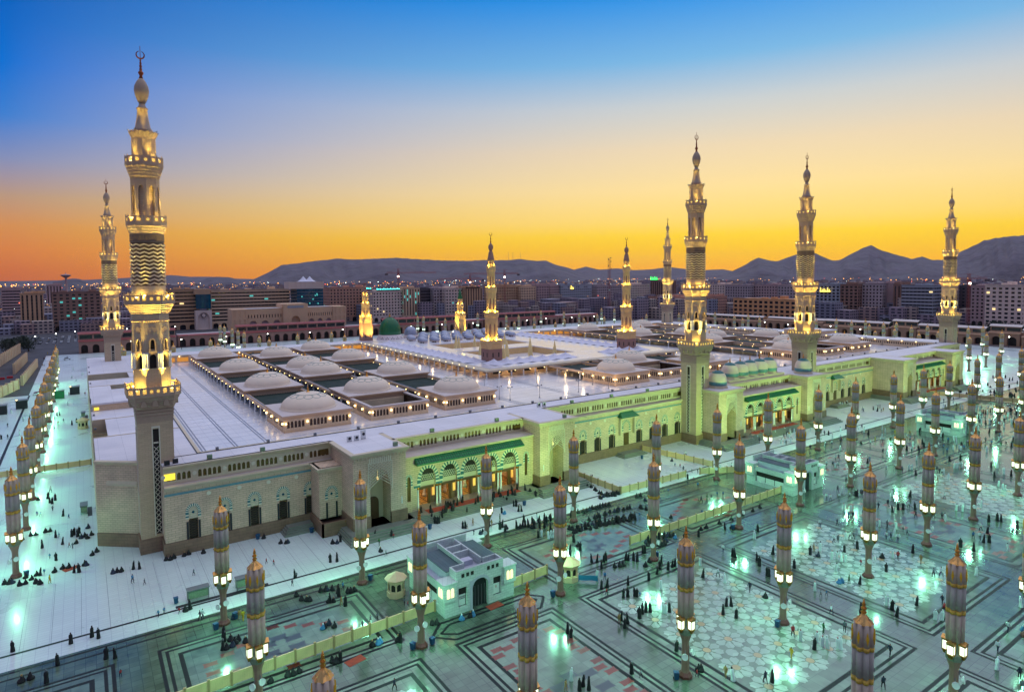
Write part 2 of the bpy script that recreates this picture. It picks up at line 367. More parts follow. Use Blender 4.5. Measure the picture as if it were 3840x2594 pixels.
for k in range(8):
    a = k*math.pi/4
    pt = lambda r, dg: (r*math.cos(a+R(dg)), r*math.sin(a+R(dg)), 0)
    star_me.face([pt(.74, -17), pt(1.1, -14), pt(1.5, -20.6), pt(2.0, -20.8), pt(2.2, -14), pt(2.5, -8), pt(2.36, 0), pt(2.5, 8), pt(2.2, 14), pt(2.0, 20.8), pt(1.5, 20.6), pt(1.1, 14), pt(.74, 17)])
star_me = star_me.mesh('star_tile', 'tile_light')
cen_me = MB().lathe([(.62, 0)], 8, rot=R(22.5)); cen_me.f = cen_me.f[-1:]; cen_me.m = [0]; cen_me = cen_me.mesh('star_centre', 'tile_orange')
dia_me = MB().lathe([(.95, 0)], 8); dia_me.f = dia_me.f[-1:]; dia_me.m = [0]; dia_me = dia_me.mesh('star_diamond', 'tile_light')
def axe(l, w): return [(-l, -w, 0), (-.3*l, -.86*w, 0), (.3*l, -.86*w, 0), (l, -w, 0), (.86*l, 0, 0), (l, w, 0), (.3*l, .86*w, 0), (-.3*l, .86*w, 0), (-l, w, 0), (-.86*l, 0, 0)]
red_me = MB().face(axe(1.0, .58)).mesh('red_tile', 'tile_red'); drk_me = MB().face(axe(1.3, .8)).mesh('dark_tile', 'tile_dark')
nstar = 0
def panel(x0, x1, y0, y1, style):
    global nstar
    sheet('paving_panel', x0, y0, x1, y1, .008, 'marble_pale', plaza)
    frame(x0, y0, x1, y1, .5); frame(x0+.95, y0+.95, x1-.95, y1-.95, .45); frame(x0+2.5, y0+2.5, x1-2.5, y1-2.5, .62)
    cx, cy_ = (x0+x1)/2, (y0+y1)/2
    if style == 'star':
        nx = int((x1-x0-6)/5.05); ny = int((y1-y0-6)/5.12)
        for i in range(nx):
            for j in range(ny):
                px, py = cx+(i-(nx-1)/2)*5.05, cy_+(j-(ny-1)/2)*5.12
                if nstar > 250: continue
                nstar += 1
                s_ = link('star_tile', star_me, plaza, (px, py, .013)); link('star_centre', cen_me, s_, (0, 0, .002))
                if i and j: link('star_diamond', dia_me, plaza, (px-2.52, py-2.56, .013))
    if style == 'red':
        hx, hy = (x1-x0)/2-3.6, (y1-y0)/2-3.4
        n = int(2*(hx+hy)/2.25)
        for sx in (-1, 1):
            for sy in (-1, 1):
                for k in range(max(2, n//3)):
                    t = k/max(1, n//3)
                    link('red_tile', red_me, plaza, (cx+sx*hx*t, cy_+sy*hy*(1-t), .013)  )
        for dx, dy in ((-1.9, -1.3), (1.9, -1.3), (-1.9, 1.3), (1.9, 1.3), (0, 2.5), (0, -2.5)):
            link('dark_tile', drk_me, plaza, (cx+dx, cy_+dy, .013))
    if style == 'redbox':
        hx, hy = (x1-x0)/2-3.9, (y1-y0)/2-4.4
        for sx in (-1, 1):
            for k in range(int(2*hy/1.5)+1):
                if k % 4 != 3: link('red_tile', red_me, plaza, (cx+sx*(hx-(k % 2)*.7), cy_-hy+k*1.5, .013))
        for sy in (-1, 1):
            for k in range(1, int(2*hx/2.3)):
                link('red_tile', red_me, plaza, (cx-hx+k*2.3, cy_+sy*(hy-(k % 2)*1.0), .013))
        for dx, dy in ((-2.6, -3.4), (2.6, -3.4), (-2.6, 3.4), (2.6, 3.4), (0, 4.6), (0, -4.6), (-2.6, 0), (2.6, 0)):
            link('dark_tile', drk_me, plaza, (cx+dx, cy_+dy, .013))
for k in range(-1, 4):
    o = 98.9*k
    for (a, b), st in (((33.3, 52.3), ('hex', 'redbox', 'redbox')), ((57.7, 89.4), ('red', 'star', 'star')), ((94.8, 126.6), ('red', 'star', 'star'))):
        if a+o > 440 or b+o < -34: continue
        for (y0, y1), s_ in zip(((-62., -43.), (-108.2, -67.4), (-154., -112.9)), st):
            if s_ != 'hex': panel(max(a+o, -33.5), b+o, y0, y1, s_)
# elongated border in front of the toilet block
for off, w in ((0, .5), (1.1, .45)):
    hx = [(31.5+off*1.4, -63.7), (34.2+off, -61.0-off), (50.6-off, -61.0-off), (53.2-off*1.4, -63.7), (50.6-off, -66.4+off), (34.2+off, -66.4+off)]
    f = MB()
    for k in range(6):
        a, b = Vector(hx[k]), Vector(hx[(k+1) % 6]); d = (b-a).normalized(); nrm = Vector((-d.y, d.x))*w/2
        f.face([(*(a-nrm), .012), (*(b-nrm), .012), (*(b+nrm), .012), (*(a+nrm), .012)])
    link('border_stripe', f.mesh('border_stripe', 'granite_black'), plaza)
# edge lines on the east side of the plaza
strip(-34.3, 79, -33.5, 236, .008)
# ------------------------------------------------------------------ the mosque: outer building
ZO, ZF, ZL = 18.1, 14.6, 14.2         # top of the outer wing, inner roof floor, ledge
mosque = thing('mosque', 'vast cream stone mosque with white roof and green floodlit facade', 'mosque')
mir = lambda x: 380-x
# prototype window of the lower facade (origin: centre line on the wall plane, z=0)
def vous(mb, P, cx, spring, apex, hw, w, m1, m2, proud=-.06, n=13):
    """striped ring of voussoirs round an arch"""
    inner = arch(cx-hw, cx+hw, spring, spring, apex, 6)[2:]; outer = arch(cx-hw-w, cx+hw+w, spring, spring, apex+w, 6)[2:]
    k = len(inner)
    for i in range(k-1):
        for h_ in range(2):
            f0, f1 = h_/2, (h_+1)/2
            L_ = lambda a, b, f: (a[0]+(b[0]-a[0])*f, a[1]+(b[1]-a[1])*f)
            p0, p1 = L_(inner[i], inner[i+1], f0), L_(inner[i], inner[i+1], f1); q0, q1 = L_(outer[i], outer[i+1], f0), L_(outer[i], outer[i+1], f1)
            mb.plate([p0, q0, q1, p1], P, proud, .02, m1 if (i*2+h_) % 2 else m2)
def drops(mb, P, cx, z0, z1, hw, w, m1, m2, n=4):
    for sgn in (-1, 1):
        for k in range(n):
            a = z0+(z1-z0)*k/n; b = z0+(z1-z0)*(k+1)/n; u0, u1 = sorted((cx+sgn*hw, cx+sgn*(hw+w)))
            mb.plate([(u0, a), (u1, a), (u1, b), (u0, b)], P, -.06, .02, m1 if k % 2 else m2)
Pn = north(0)
def window_proto():
    w = MB(); vous(w, Pn, 0, 8.2, 9.45, .85, .6, 0, 1); drops(w, Pn, 0, 7.0, 8.2, .85, .6, 0, 1)
    w.plate(arch(-.85, .85, 6.9, 8.2, 9.45), Pn, .12, .2, 2)
    for r_ in range(4):                     # carved zigzags of the tympanum
        for k in range(6):
            x = -.72+k*.24; z = 7.1+r_*.4
            w.plate([(x, z), (x+.12, z+.14), (x+.24, z), (x+.24, z+.12), (x+.12, z+.26), (x, z+.12)], Pn, .04, .13, 1)
    o = link('arched_window', w.mesh('arched_window', ['teal_dark', 'white_vous', 'stone_trim']), mosque)
    gr = MB(); gr.plate([(-.8, 2.85), (.8, 2.85), (.8, 6.5), (-.8, 6.5)], Pn, .26, .34, 1)
    for k in range(7):
        for s_ in (-1, 1):
            z = 2.9+k*.52
            gr.plate([(-s_*.8, z), (-s_*.74, z), (s_*.8, z+.5), (s_*.74, z+.5)], Pn, .2, .27, 0)
    link('grille', gr.mesh('grille', ['lattice', 'dark']), o)
    for s_ in (-1, 1):
        sh = MB(); u0, u1 = sorted((s_*.9, s_*1.3)); sh.plate([(u0, 2.8), (u1, 2.8), (u1, 6.4), (u0, 6.4)], Pn, -.1, .02)
        link('shutter', sh.mesh('shutter', 'metal_dark'), o)
    ro = MB(); ro.plate([(.28*math.cos(a*math.pi/4), 8.25+.28*math.sin(a*math.pi/4)) for a in range(8)], Pn, .02, .14)
    link('roundel', ro.mesh('roundel', 'window_teal'), o)
    return o
win0 = window_proto(); win_used = False
def put_window(x, y, rz=0.):
    global win_used
    o = copy_tree(win0, mosque) if win_used else win0
    win_used = True; o.location = (x, y, 0); o.rotation_euler = (0, 0, rz); return o
small_me = MB().plate(arch(-.33, .33, 0, 1.1, 1.55, 3), Pn, .22, .26).mesh('clerestory_window', 'lattice')
small_dark = MB().plate(arch(-.33, .33, 0, 1.1, 1.55, 3), Pn, .22, .26).mesh('clerestory_window', 'dark')
rond_me = MB().plate([(.42*math.cos(a*math.pi/6), .42*math.sin(a*math.pi/6)) for a in range(12)], Pn, -.1, .02).mesh('wall_roundel', 'white_vous')
def upper(x0, x1, Y, z0=ZL, detail=True, P=None, lit=None):
    """set-back upper wall with groups of five small arches, roundels between them"""
    P = P or north(Y); w = MB(); zt = 17.5; n = max(1, round((x1-x0)/6.)); du = (x1-x0)/n
    for k in range(n):
        a = x0+k*du
        for j in range(5):
            c = a+du*.5+(j-2)*min(1.0, du/6.2); hh = min(.5, du/12.4)
            w.bay(P, c-hh, c+hh, z0, zt, arch(c-.33, c+.33, z0+.75, z0+1.85, z0+2.3, 3), .24, 0)
            if detail: link('clerestory_window', small_me, mosque, P(c, z0+.75, 0) if P else None)
        e = 2.5*min(1.0, du/6.2)
        for u0, u1 in ((a, a+du*.5-e), (a+du*.5+e, a+du)): w.face([P(u0, z0, 0), P(u1, z0, 0), P(u1, zt, 0), P(u0, zt, 0)])
        if detail: link('wall_roundel', rond_me, mosque, P(a, z0+1.7, 0))
    if not detail:
        d = MB()
        d.face([P(x0, z0, .23), P(x1, z0, .23), P(x1, zt, .23), P(x0, zt, .23)]); o = link('clerestory_backing', d.mesh('clerestory_backing', 'lattice'), mosque)
    link('upper_wall', w.mesh('upper_wall', 'stone_trim'), mosque)
def cornice(poly, z0, z1, out=.5, name='cornice', m='stone_trim'):
    """stepped moulding along an open polyline (wall to the left of the direction of travel)"""
    c = MB(); n = len(poly)
    def off(d):
        r_ = []
        for i in range(n):
            dirs = []
            if i: dirs.append((Vector(poly[i])-Vector(poly[i-1])).normalized())
            if i < n-1: dirs.append((Vector(poly[i+1])-Vector(poly[i])).normalized())
            nn = [Vector((e.y, -e.x)) for e in dirs]; b = sum(nn, Vector((0, 0)))/len(nn); b = b/max(.3, b.length_squared)
            r_.append(Vector(poly[i])+b*d)
        return r_
    prof = [(0, z0), (.35*out, z0+.05), (.35*out, z0+(z1-z0)*.4), (.7*out, z0+(z1-z0)*.45), (out, z0+(z1-z0)*.75), (out, z1), (-.5, z1)]
    c.loft([[(*p, z) for p in off(d)] for d, z in prof], 0, False, False)
    return link(name, c.mesh(name, m), mosque)
def dentils(x0, x1, Y, z, step=.9):
    d = MB(); x = x0+.2
    while x < x1-.3: d.box(x, Y-.22, z-.38, x+.3, Y+.02, z); x += step
    return link('dentil_row', d.mesh('dentil_row', 'stone_trim'), mosque)
def lower(x0, x1, Y, wins, mirror=False):
    P = north(Y); w = MB(); xs = sorted(wins); edges = [x0]+[(a+b)/2 for a, b in zip(xs, xs[1:])]+[x1]
    for c, a, b in zip(xs, edges, edges[1:]):
        w.bay(P, a, b, 2.8, 13.6, arch(c-.85, c+.85, 2.8, 8.2, 9.45), .3)
        put_window(c, Y)
    if not xs: w.face([P(x0, 2.8, 0), P(x1, 2.8, 0), P(x1, 13.6, 0), P(x0, 13.6, 0)])
    link('facade_wall', w.mesh('facade_wall', 'stone'), mosque)
    part('plinth', MB().box(x0, Y-.28, 0, x1, Y+.3, 2.8), 'stone_brown', mosque)
    part('teal_band', MB().box(x0, Y-.05, 12.3, x1, Y+.1, 12.75), 'teal_band', mosque)
    cornice([(x0, Y), (x1, Y)], 13.3, ZL, .55)
    part('ledge', MB().box(x0, Y, ZL-.3, x1, Y+1.6, ZL-.004), 'dome_slab', mosque)
    for a, b in zip(xs, xs[1:]): link('wall_lamp_disc', rond_me, mosque, ((a+b)/2, Y, 11.6))
W1 = [5.8, 11.8, 17.7, 23.7, 29.6]
for a, b, ws in ((.7, 35.2, W1), (96.8, 157.4, [104.8, 110.8, 116.6, 122.5, 134.4, 140.4, 146.3, 152.4])):
    lower(a, b, -7.6, ws); lower(mir(b), mir(a), -7.6, [mir(x) for x in ws])
    upper(a, b, -6.2, detail=a < 200); upper(mir(b), mir(a), -6.2, detail=False)
# chamfered corners and their flat walls
for sg in (0, 1):
    f = (lambda x: x) if not sg else mir
    pts = [(f(-10.4), 7.4), (f(-2.6), .9)]
    if sg: pts.reverse()
    w = MB(); w.face([(*pts[0], 2.8), (*pts[1], 2.8), (*pts[1], 17.5), (*pts[0], 17.5)]); part('corner_wall', w, 'stone', mosque)
    w = MB(); d = (Vector(pts[1])-Vector(pts[0])).normalized(); nn = Vector((d.y, -d.x))*.28
    w.face([(*(Vector(pts[0])+nn), 0), (*(Vector(pts[1])+nn), 0), (*(Vector(pts[1])+nn), 2.8), (*(Vector(pts[0])+nn), 2.8)]); w.face([(*(Vector(pts[0])+nn), 2.8), (*(Vector(pts[1])+nn), 2.8), (*pts[1], 2.8), (*pts[0], 2.8)])
    part('plinth', w, 'stone_brown', mosque)
    cornice(pts, 17.3, ZO, .6)
    e0, e1 = Vector(pts[0])+d*(2.4 if not sg else 1.), Vector(pts[0])+d*(9.2 if not sg else 7.8)
    sw = MB(); sw.face([(f(.7), -7.6, 2.8), (f(.7), -2.5, 2.8), (f(.7), -2.5, 14.2), (f(.7), -7.6, 14.2)]); sw.face([(f(.7), -6.2, 14.2), (f(.7), -2.5, 14.2), (f(.7), -2.5, 17.9), (f(.7), -6.2, 17.9)]); part('end_wall', sw, 'stone', mosque)
    a_, b_ = sorted((f(.42), f(.72))); part('plinth', MB().box(a_, -7.88, 0, b_, -2.5, 2.8), 'stone_brown', mosque)
    w = MB(); w.face([(*(e0+nn*.7), 13.4), (*(e1+nn*.7), 13.4), (*e1, 13.9), (*e0, 13.9)]); w.face([(*(e0+nn*.7), 12.9), (*(e1+nn*.7), 12.9), (*(e1+nn*.7), 13.4), (*(e0+nn*.7), 13.4)]); part('string_course', w, 'stone_trim', mosque)
# top cornice of the outer wing between the gates
TW = [(35, 47.3), (85, 96.8)]
for a, b in ((.7, 35), (96.8, 158), (222, mir(96.8)), (345, 379.3)): cornice([(a, -6.2), (b, -6.2)], 17.3, ZO, .7)
def tower(x0, x1, ax0, ax1, Y=-20.5, back=-6.0, door=True):
    """gate tower with a tall pointed arch and a diamond panel above it"""
    P = north(Y); w = MB(); zt = 17.3
    hole = arch(ax0, ax1, 1.5, 9.6, 13.9, 6)
    w.bay(P, x0, x1, 1.5, zt, hole, 4.6)
    w.face([(x0, Y, 1.5), (x0, Y, zt), (x0, back, zt), (x0, back, 1.5)]); w.face([(x1, Y, 1.5), (x1, back, 1.5), (x1, back, zt), (x1, Y, zt)])
    o = part('gate_tower', w, 'stone', mosque)
    b = MB()
    for u0, u1 in ((x0-.2, ax0), (ax1, x1+.2)): b.box(u0, Y-.25, 0, u1, Y+.5, 4.0)
    b.box(x0-.25, Y+.5, 0, x0, back, 4.0); b.box(x1, Y+.5, 0, x1+.25, back, 4.0)
    link('plinth', b.mesh('plinth', 'stone_brown'), o)
    n = MB(); n.plate(arch(ax0-.05, ax1+.05, 1.5, 9.6, 13.9, 6), P, 4.55, 4.7, 0); link('niche_wall', n.mesh('niche_wall', 'stone_trim'), o)
    if door:
        d = MB(); d.plate(arch(ax0+1.1, ax1-1.1, 1.5, 5.2, 6.6, 4), P, 4.4, 4.56); link('door', d.mesh('door', 'wood'), o)
    l_ = MB(); l_.lathe([(0, 11.2), (.14, 11.2), (.24, 11.5), (.14, 11.9), (.04, 12.0), (.04, 13.4)], 8, (ax0+ax1)/2, Y+1.6); link('hanging_lantern', l_.mesh('hanging_lantern', 'lamp_dim'), o)
    # intrados lobes, diamond net and slatted band
    z = MB(); c = (ax0+ax1)/2; hw = (ax1-ax0)/2; u0, u1 = ax0-.25, ax1+.25
    for k in range(-6, 22):
        for s_ in (-1, 1):
            pa = Vector((c-s_*3.2, 9+k*.62)); pb = Vector((c+s_*3.2, 9+k*.62+4.6))
            t0, t1 = 0., 1.
            q0 = []
            for t in [i/40 for i in range(41)]:
                p = pa.lerp(pb, t)
                e = min(1, abs(p.x-c)/hw)
                zz = 9.6+(4.45)*((1-e**1.6)**.8 if e < 1 else 0)
                if u0 <= p.x <= u1 and zz < p.y < 15.4: q0.append(p)
            if len(q0) > 1:
                p, r_ = q0[0], q0[-1]; z.plate([(p.x-.085, p.y), (p.x+.085, p.y), (r_.x+.085, r_.y), (r_.x-.085, r_.y)], P, -.14, .0)
    z.plate([(u0-.15, 15.45), (u1+.15, 15.45), (u1+.15, 15.6), (u0-.15, 15.6)], P, -.12, 0)
    for k in range(11):
        x = u0+(u1-u0)*(k+.2)/11; z.plate([(x, 15.6), (x+.26, 15.6), (x+.26, 16.7), (x, 16.7)], P, -.12, 0)
    for s_ in (u0-.15, u1): z.plate([(s_, 9.2), (s_+.15, 9.2), (s_+.15, 15.45), (s_, 15.45)], P, -.12, 0)
    link('carved_panel', z.mesh('carved_panel', 'white_vous'), o)
    cr = cornice([(x0, back), (x0, Y), (x1, Y), (x1, back)], 17.0, ZO, .65); cr.parent = o
    dn = dentils(x0, x1, Y, 17.0); dn.parent = o
    rf = MB().prism([(x0-.5, Y-.5), (x1+.5, Y-.5), (x1+.5, back+.5), (x0-.5, back+.5)], ZO-.3, ZO-.02); link('roof_slab', rf.mesh('roof_slab', 'roof_deck'), o)
    wl = MB()
    for u in (x0+1.0, x1-1.2): wl.box(u, Y-.12, 5.3, u+.2, Y, 6.9)
    link('wall_light', wl.mesh('wall_light', 'white_paint'), o)
    return o
for (x0, x1), (a0, a1) in zip(TW, ((38.8, 43.6), (88.2, 92.8))):
    tower(x0, x1, a0, a1); tower(mir(x1), mir(x0), mir(a1), mir(a0))
kt = [tower(158, 170.7, 162.2, 166.9, -20), tower(209.3, 222, 213.1, 217.8, -20)]
vs_me = None
def loggia(x0, x1, ca, narch, YL=-17.5):
    """arcaded gate hall between two towers: piers, striped arches, twin columns, green tiled canopy, clerestory"""
    P = north(YL); o = link('gate_hall', None, mosque); zt = 13.3
    c0 = ca[0]; st = (ca[-1]-ca[0])/(len(ca)-1); hw = st*.5-.95
    w = MB()
    a, b = c0-st/2, ca[-1]+st/2
    for c in ca:
        w.bay(P, c-st/2, c+st/2, 6.9, zt, arch(c-hw, c+hw, 6.9, 8.3, 11.1, 6), .8)
    for u0, u1 in ((x0, a), (b, x1)):
        m_ = (u0+u1)/2; w.bay(P, u0, u1, 1.5, 14.4, arch(m_-.45, m_+.45, 4.0, 9.0, 9.9, 4), .35)
    link('arcade_wall', w.mesh('arcade_wall', 'stone'), o)
    v = MB()
    for c in ca: vous(v, P, c, 8.3, 11.1, hw, .9, 0, 1); drops(v, P, c, 7.4, 8.3, hw, .9, 0, 1, 2)
    for u0, u1 in ((x0, a), (b, x1)): m_ = (u0+u1)/2; vous(v, P, m_, 9.0, 9.9, .45, .5, 0, 1); drops(v, P, m_, 7.4, 9.0, .45, .5, 0, 1, 5)
    link('voussoir', v.mesh('voussoir', ['teal_dark', 'white_vous']), o)
    g_ = MB()
    for u0, u1 in ((x0, a), (b, x1)):
        m_ = (u0+u1)/2; g_.plate(arch(m_-.45, m_+.45, 4.0, 9.0, 9.9, 4), P, .3, .34)
    link('side_grille', g_.mesh('side_grille', 'lattice'), o)
    for c in ca:
        f = MB(); f.plate(arch(c-hw, c+hw, 8.0, 8.3, 11.1, 6), P, .6, .66, 1)
        for i in range(-4, 5):                  # pierced tympanum
            for s_ in (-1, 1):
                x = c+i*.5
                f.plate([(x-.06, 8.1), (x+.06, 8.1), (x+s_*.75+.06, 9.6), (x+s_*.75-.06, 9.6)], P, .54, .6, 0)
        link('tympanum', f.mesh('tympanum', ['white_vous', 'dark']), o)
        d = MB(); d.plate([(c-hw, 6.9), (c+hw, 6.9), (c+hw, 8.0), (c-hw, 8.0)], P, .5, .8, 0); d.plate([(c-hw, 6.0), (c+hw, 6.0), (c+hw, 6.9), (c-hw, 6.9)], P, .9, 1.0, 1)
        link('lintel', d.mesh('lintel', ['stone_trim', 'wood']), o)
    col_me = MB().lathe([(.34, 1.5), (.34, 1.9), (.25, 2.0), (.25, 6.2), (.3, 6.3), (.42, 6.9)], 10, m=[1, 1, 0, 0, 2]).mesh('column', ['min_white', 'stone_trim', 'gilt'], True)
    for k in range(len(ca)+1):
        u = a+k*st
        for du in (-.42, .42): link('column', col_me, o, (u+du, YL+.4, 0))
        i_ = MB().box(u-.85, YL-.05, 6.9, u+.85, YL+.8, 7.4); link('impost', i_.mesh('impost', 'teal_dark'), o)
        n_ = MB().plate(arch(u-.35, u+.35, 3.2, 5.4, 6.0, 4), north(YL+3.2), -.05, .05); link('lit_niche', n_.mesh('lit_niche', 'amber_niche'), o)
    bk = MB()                                             # back wall with doorways into the lit hall
    for c in ca: bk.bay(north(YL+3.3), c-st/2, c+st/2, 1.5, zt, arch(c-1.5, c+1.5, 1.5, 5.0, 6.2, 4), .4)
    link('hall_wall', bk.mesh('hall_wall', 'stone_brown'), o)
    for c in ca:
        d = MB(); d.plate(arch(c-.5, c+.5, 1.5, 4.0, 4.8, 4), north(YL+13.6), -.1, .0); link('inner_door', d.mesh('inner_door', 'wood'), o)
        for du in (-st/2,): link('inner_column', MB().lathe([(.5, 1.5), (.5, 2.2), (.34, 2.3), (.34, 6.2), (.6, 7)], 10, c+du, YL+8).mesh('inner_column', 'min_white', True), o)
        d = MB(); d.box(c-1.95, YL+2.9, 1.5, c-1.35, YL+3.25, 6.8); d.box(c+1.35, YL+2.9, 1.5, c+1.95, YL+3.25, 6.8); d.box(c-1.95, YL+2.9, 6.2, c+1.95, YL+3.25, 7.4); link('door_frame', d.mesh('door_frame', 'wood'), o)
    ih = MB(); ih.box(a-2, YL+13.7, 1.3, b+2, YL+14, 9); ih.box(a-2.2, YL+3.8, 1.3, a-2, YL+14, 9); ih.box(b+2, YL+3.8, 1.3, b+2.2, YL+14, 9); ih.box(a-2.2, YL+3.8, 8.6, b+2.2, YL+14, 8.8); link('inner_hall', ih.mesh('inner_hall', 'pav_stone'), o)
    cf = MB().box(a-2, YL+3.3, 1.3, b+2, YL+13.7, 1.51); link('hall_floor', cf.mesh('hall_floor', 'carpet'), o)
    for c in ca[::2]: point_light('inner_lamp', o, (c, YL+8.5, 7.4), (1, .72, .36), 520, .4)
    cn = MB()                                             # sloped green canopy
    cn.loft([[(u, y, z) for u in (a-.6, b+.6)] for y, z in ((YL-1.8, 12.5), (YL-1.8, 12.75), (YL+.3, 14.1), (YL+.3, 13.3))], 0, False, False)
    cn.face([(a-.6, YL-1.8, 12.5), (a-.6, YL-1.8, 12.75), (a-.6, YL+.3, 14.1), (a-.6, YL+.3, 12.5)]); cn.face([(b+.6, YL-1.8, 12.5), (b+.6, YL+.3, 12.5), (b+.6, YL+.3, 14.1), (b+.6, YL-1.8, 12.75)])
    k = a-.4
    while k < b+.5: cn.bar((k, YL-1.82, 12.8), (k, YL+.3, 14.16), .1, 4); k += .6     # tile ridges
    cn = link('canopy_roof', cn.mesh('canopy_roof', 'green_tile'), o)
    part('canopy_soffit', MB().box(a-.5, YL-1.7, 12.3, b+.5, YL+.2, 12.5), 'stone_trim', cn)
    t = MB().box(x0, YL, 14.4, x1, -12.9, 14.55); link('terrace', t.mesh('terrace', 'dome_slab'), o)
    cornice([(x0, YL), (x1, YL)], 13.9, 14.5, .4).parent = o
    upper(x0, x1, -13., 14.5, detail=x0 < 100)
    cornice([(x0, -13), (x1, -13)], 17.3, ZO, .7).parent = o
    sm = MB()
    for i in range(6): sm.box(x0-1, YL-1.5-i*.42-2.2, 0, x1+1, YL+3.2 if i == 0 else YL-1.5-i*.42-1.7, 1.5-i*.25)
    link('entrance_steps', sm.mesh('entrance_steps', 'stone_grey'), o)
    rg = MB().box(c0-1.4, YL-3.2, 1.505, ca[-1]+1.4, YL-.6, 1.52); link('entrance_carpet', rg.mesh('entrance_carpet', 'rug'), o)
    for c in ca[::2]: point_light('hall_lamp', o, (c, YL+1.6, 7.6), (1, .66, .3), 260, .4)
    return o
CA = [54.3, 60.1, 65.9, 71.7, 77.5]
loggia(47.3, 85, CA, 5); loggia(295, 332.7, [mir(x) for x in reversed(CA)], 5); loggia(170.7, 209.3, [178.4, 184.2, 190, 195.8, 201.6], 5)
# platforms under the gate towers, stairs with parapets
for x0, x1 in ((33.5, 49), (83.5, 98.5), (156, 172), (208, 224), (281.5, 296.5), (331, 346.5)):
    s_ = MB()
    for i in range(4): s_.box(x0-.3*i, -23.4-i*.6, 0, x1+.3*i, -6.5, 1.5-i*.38)
    part('tower_platform', s_, 'stone_grey', mosque)
for sx in (29.4, mir(36.2)):
    w = MB(); w.box(sx, -16.6, 0, sx+.4, -8, 3.0); w.box(sx, -16.6, 0, sx+6.8, -16.2, 3.0); w.box(sx+.4, -16.2, 2.0, sx+6.8, -8, 2.1)
    part('stair_enclosure', w, 'stone_brown', mosque)
    w = MB(); w.box(sx+.5, -13.4, 3, sx+6, -7.5, 14.2); part('stair_block', w, 'stone', mosque); cornice([(sx+.5, -7.6), (sx+.5, -13.4), (sx+6.2, -13.4)], 13.3, ZL, .5)
    put_window(sx+3.2, -13.45)
for i in range(4): part('side_steps', MB().box(24-.4*i, -10.2-.5*i, 0, 29.3, -7.9, 1.4-.35*i), 'stone_grey', mosque)
# small canopied doors in the long walls
for cx in (128.6, mir(128.6)):
    o = link('side_gate', None, mosque)
    d = MB().plate([(cx-1.1, 0.9), (cx+1.1, .9), (cx+1.1, 6.6), (cx-1.1, 6.6)], north(-7.6), -.1, .05); link('door', d.mesh('door', 'lattice'), o)
    v = MB(); vous(v, north(-7.6), cx, 8.4, 10, 1.2, .7, 0, 1); drops(v, north(-7.6), cx, 6.9, 8.4, 1.2, .7, 0, 1, 4); link('voussoir', v.mesh('voussoir', ['teal_dark', 'white_vous']), o)
    f = MB()
    for s_ in (-1, 1): f.box(cx+s_*3-.25, -8.6, 6.2, cx+s_*3+.25, -7.6, 11.8)
    f.box(cx-3.25, -9.4, 11.4, cx+3.25, -7.6, 11.9); link('bracket', f.mesh('bracket', 'stone_trim'), o)
    c = MB(); c.face([(cx-3.8, -9.9, 11.9), (cx+3.8, -9.9, 11.9), (cx+2.6, -7.6, 13.5), (cx-2.6, -7.6, 13.5)]); c.face([(cx-3.8, -9.9, 11.9), (cx-2.6, -7.6, 13.5), (cx-3.8, -7.6, 11.9)]); c.face([(cx+3.8, -9.9, 11.9), (cx+3.8, -7.6, 11.9), (cx+2.6, -7.6, 13.5)]); c.face([(cx-3.8, -9.9, 11.9), (cx-3.8, -7.6, 11.9), (cx+3.8, -7.6, 11.9), (cx+3.8, -9.9, 11.9)])
    link('canopy_roof', c.mesh('canopy_roof', 'green_tile'), o)
    s_ = MB()
    for i in range(3): s_.box(cx-4-.5*i, -11-.5*i, 0, cx+4+.5*i, -7.8, .9-.3*i)
    link('steps', s_.mesh('steps', 'stone_grey'), o)
# amber end windows of the upper wall
for x, y in ((1.9, -6.2), (33.4, -6.2), (50, -13), (83, -13), (99, -6.2), (155, -6.2), (172, -13), (207, -13), (281, -6.2), (297, -13), (331, -13)):
    a = MB().plate([(x-1, 15.2), (x+1, 15.2), (x+1, 16.5), (x-1, 16.5)], north(y), -.08, .02)
    part('end_window', a, 'amber_window' if x < 3 else 'lattice', mosque)
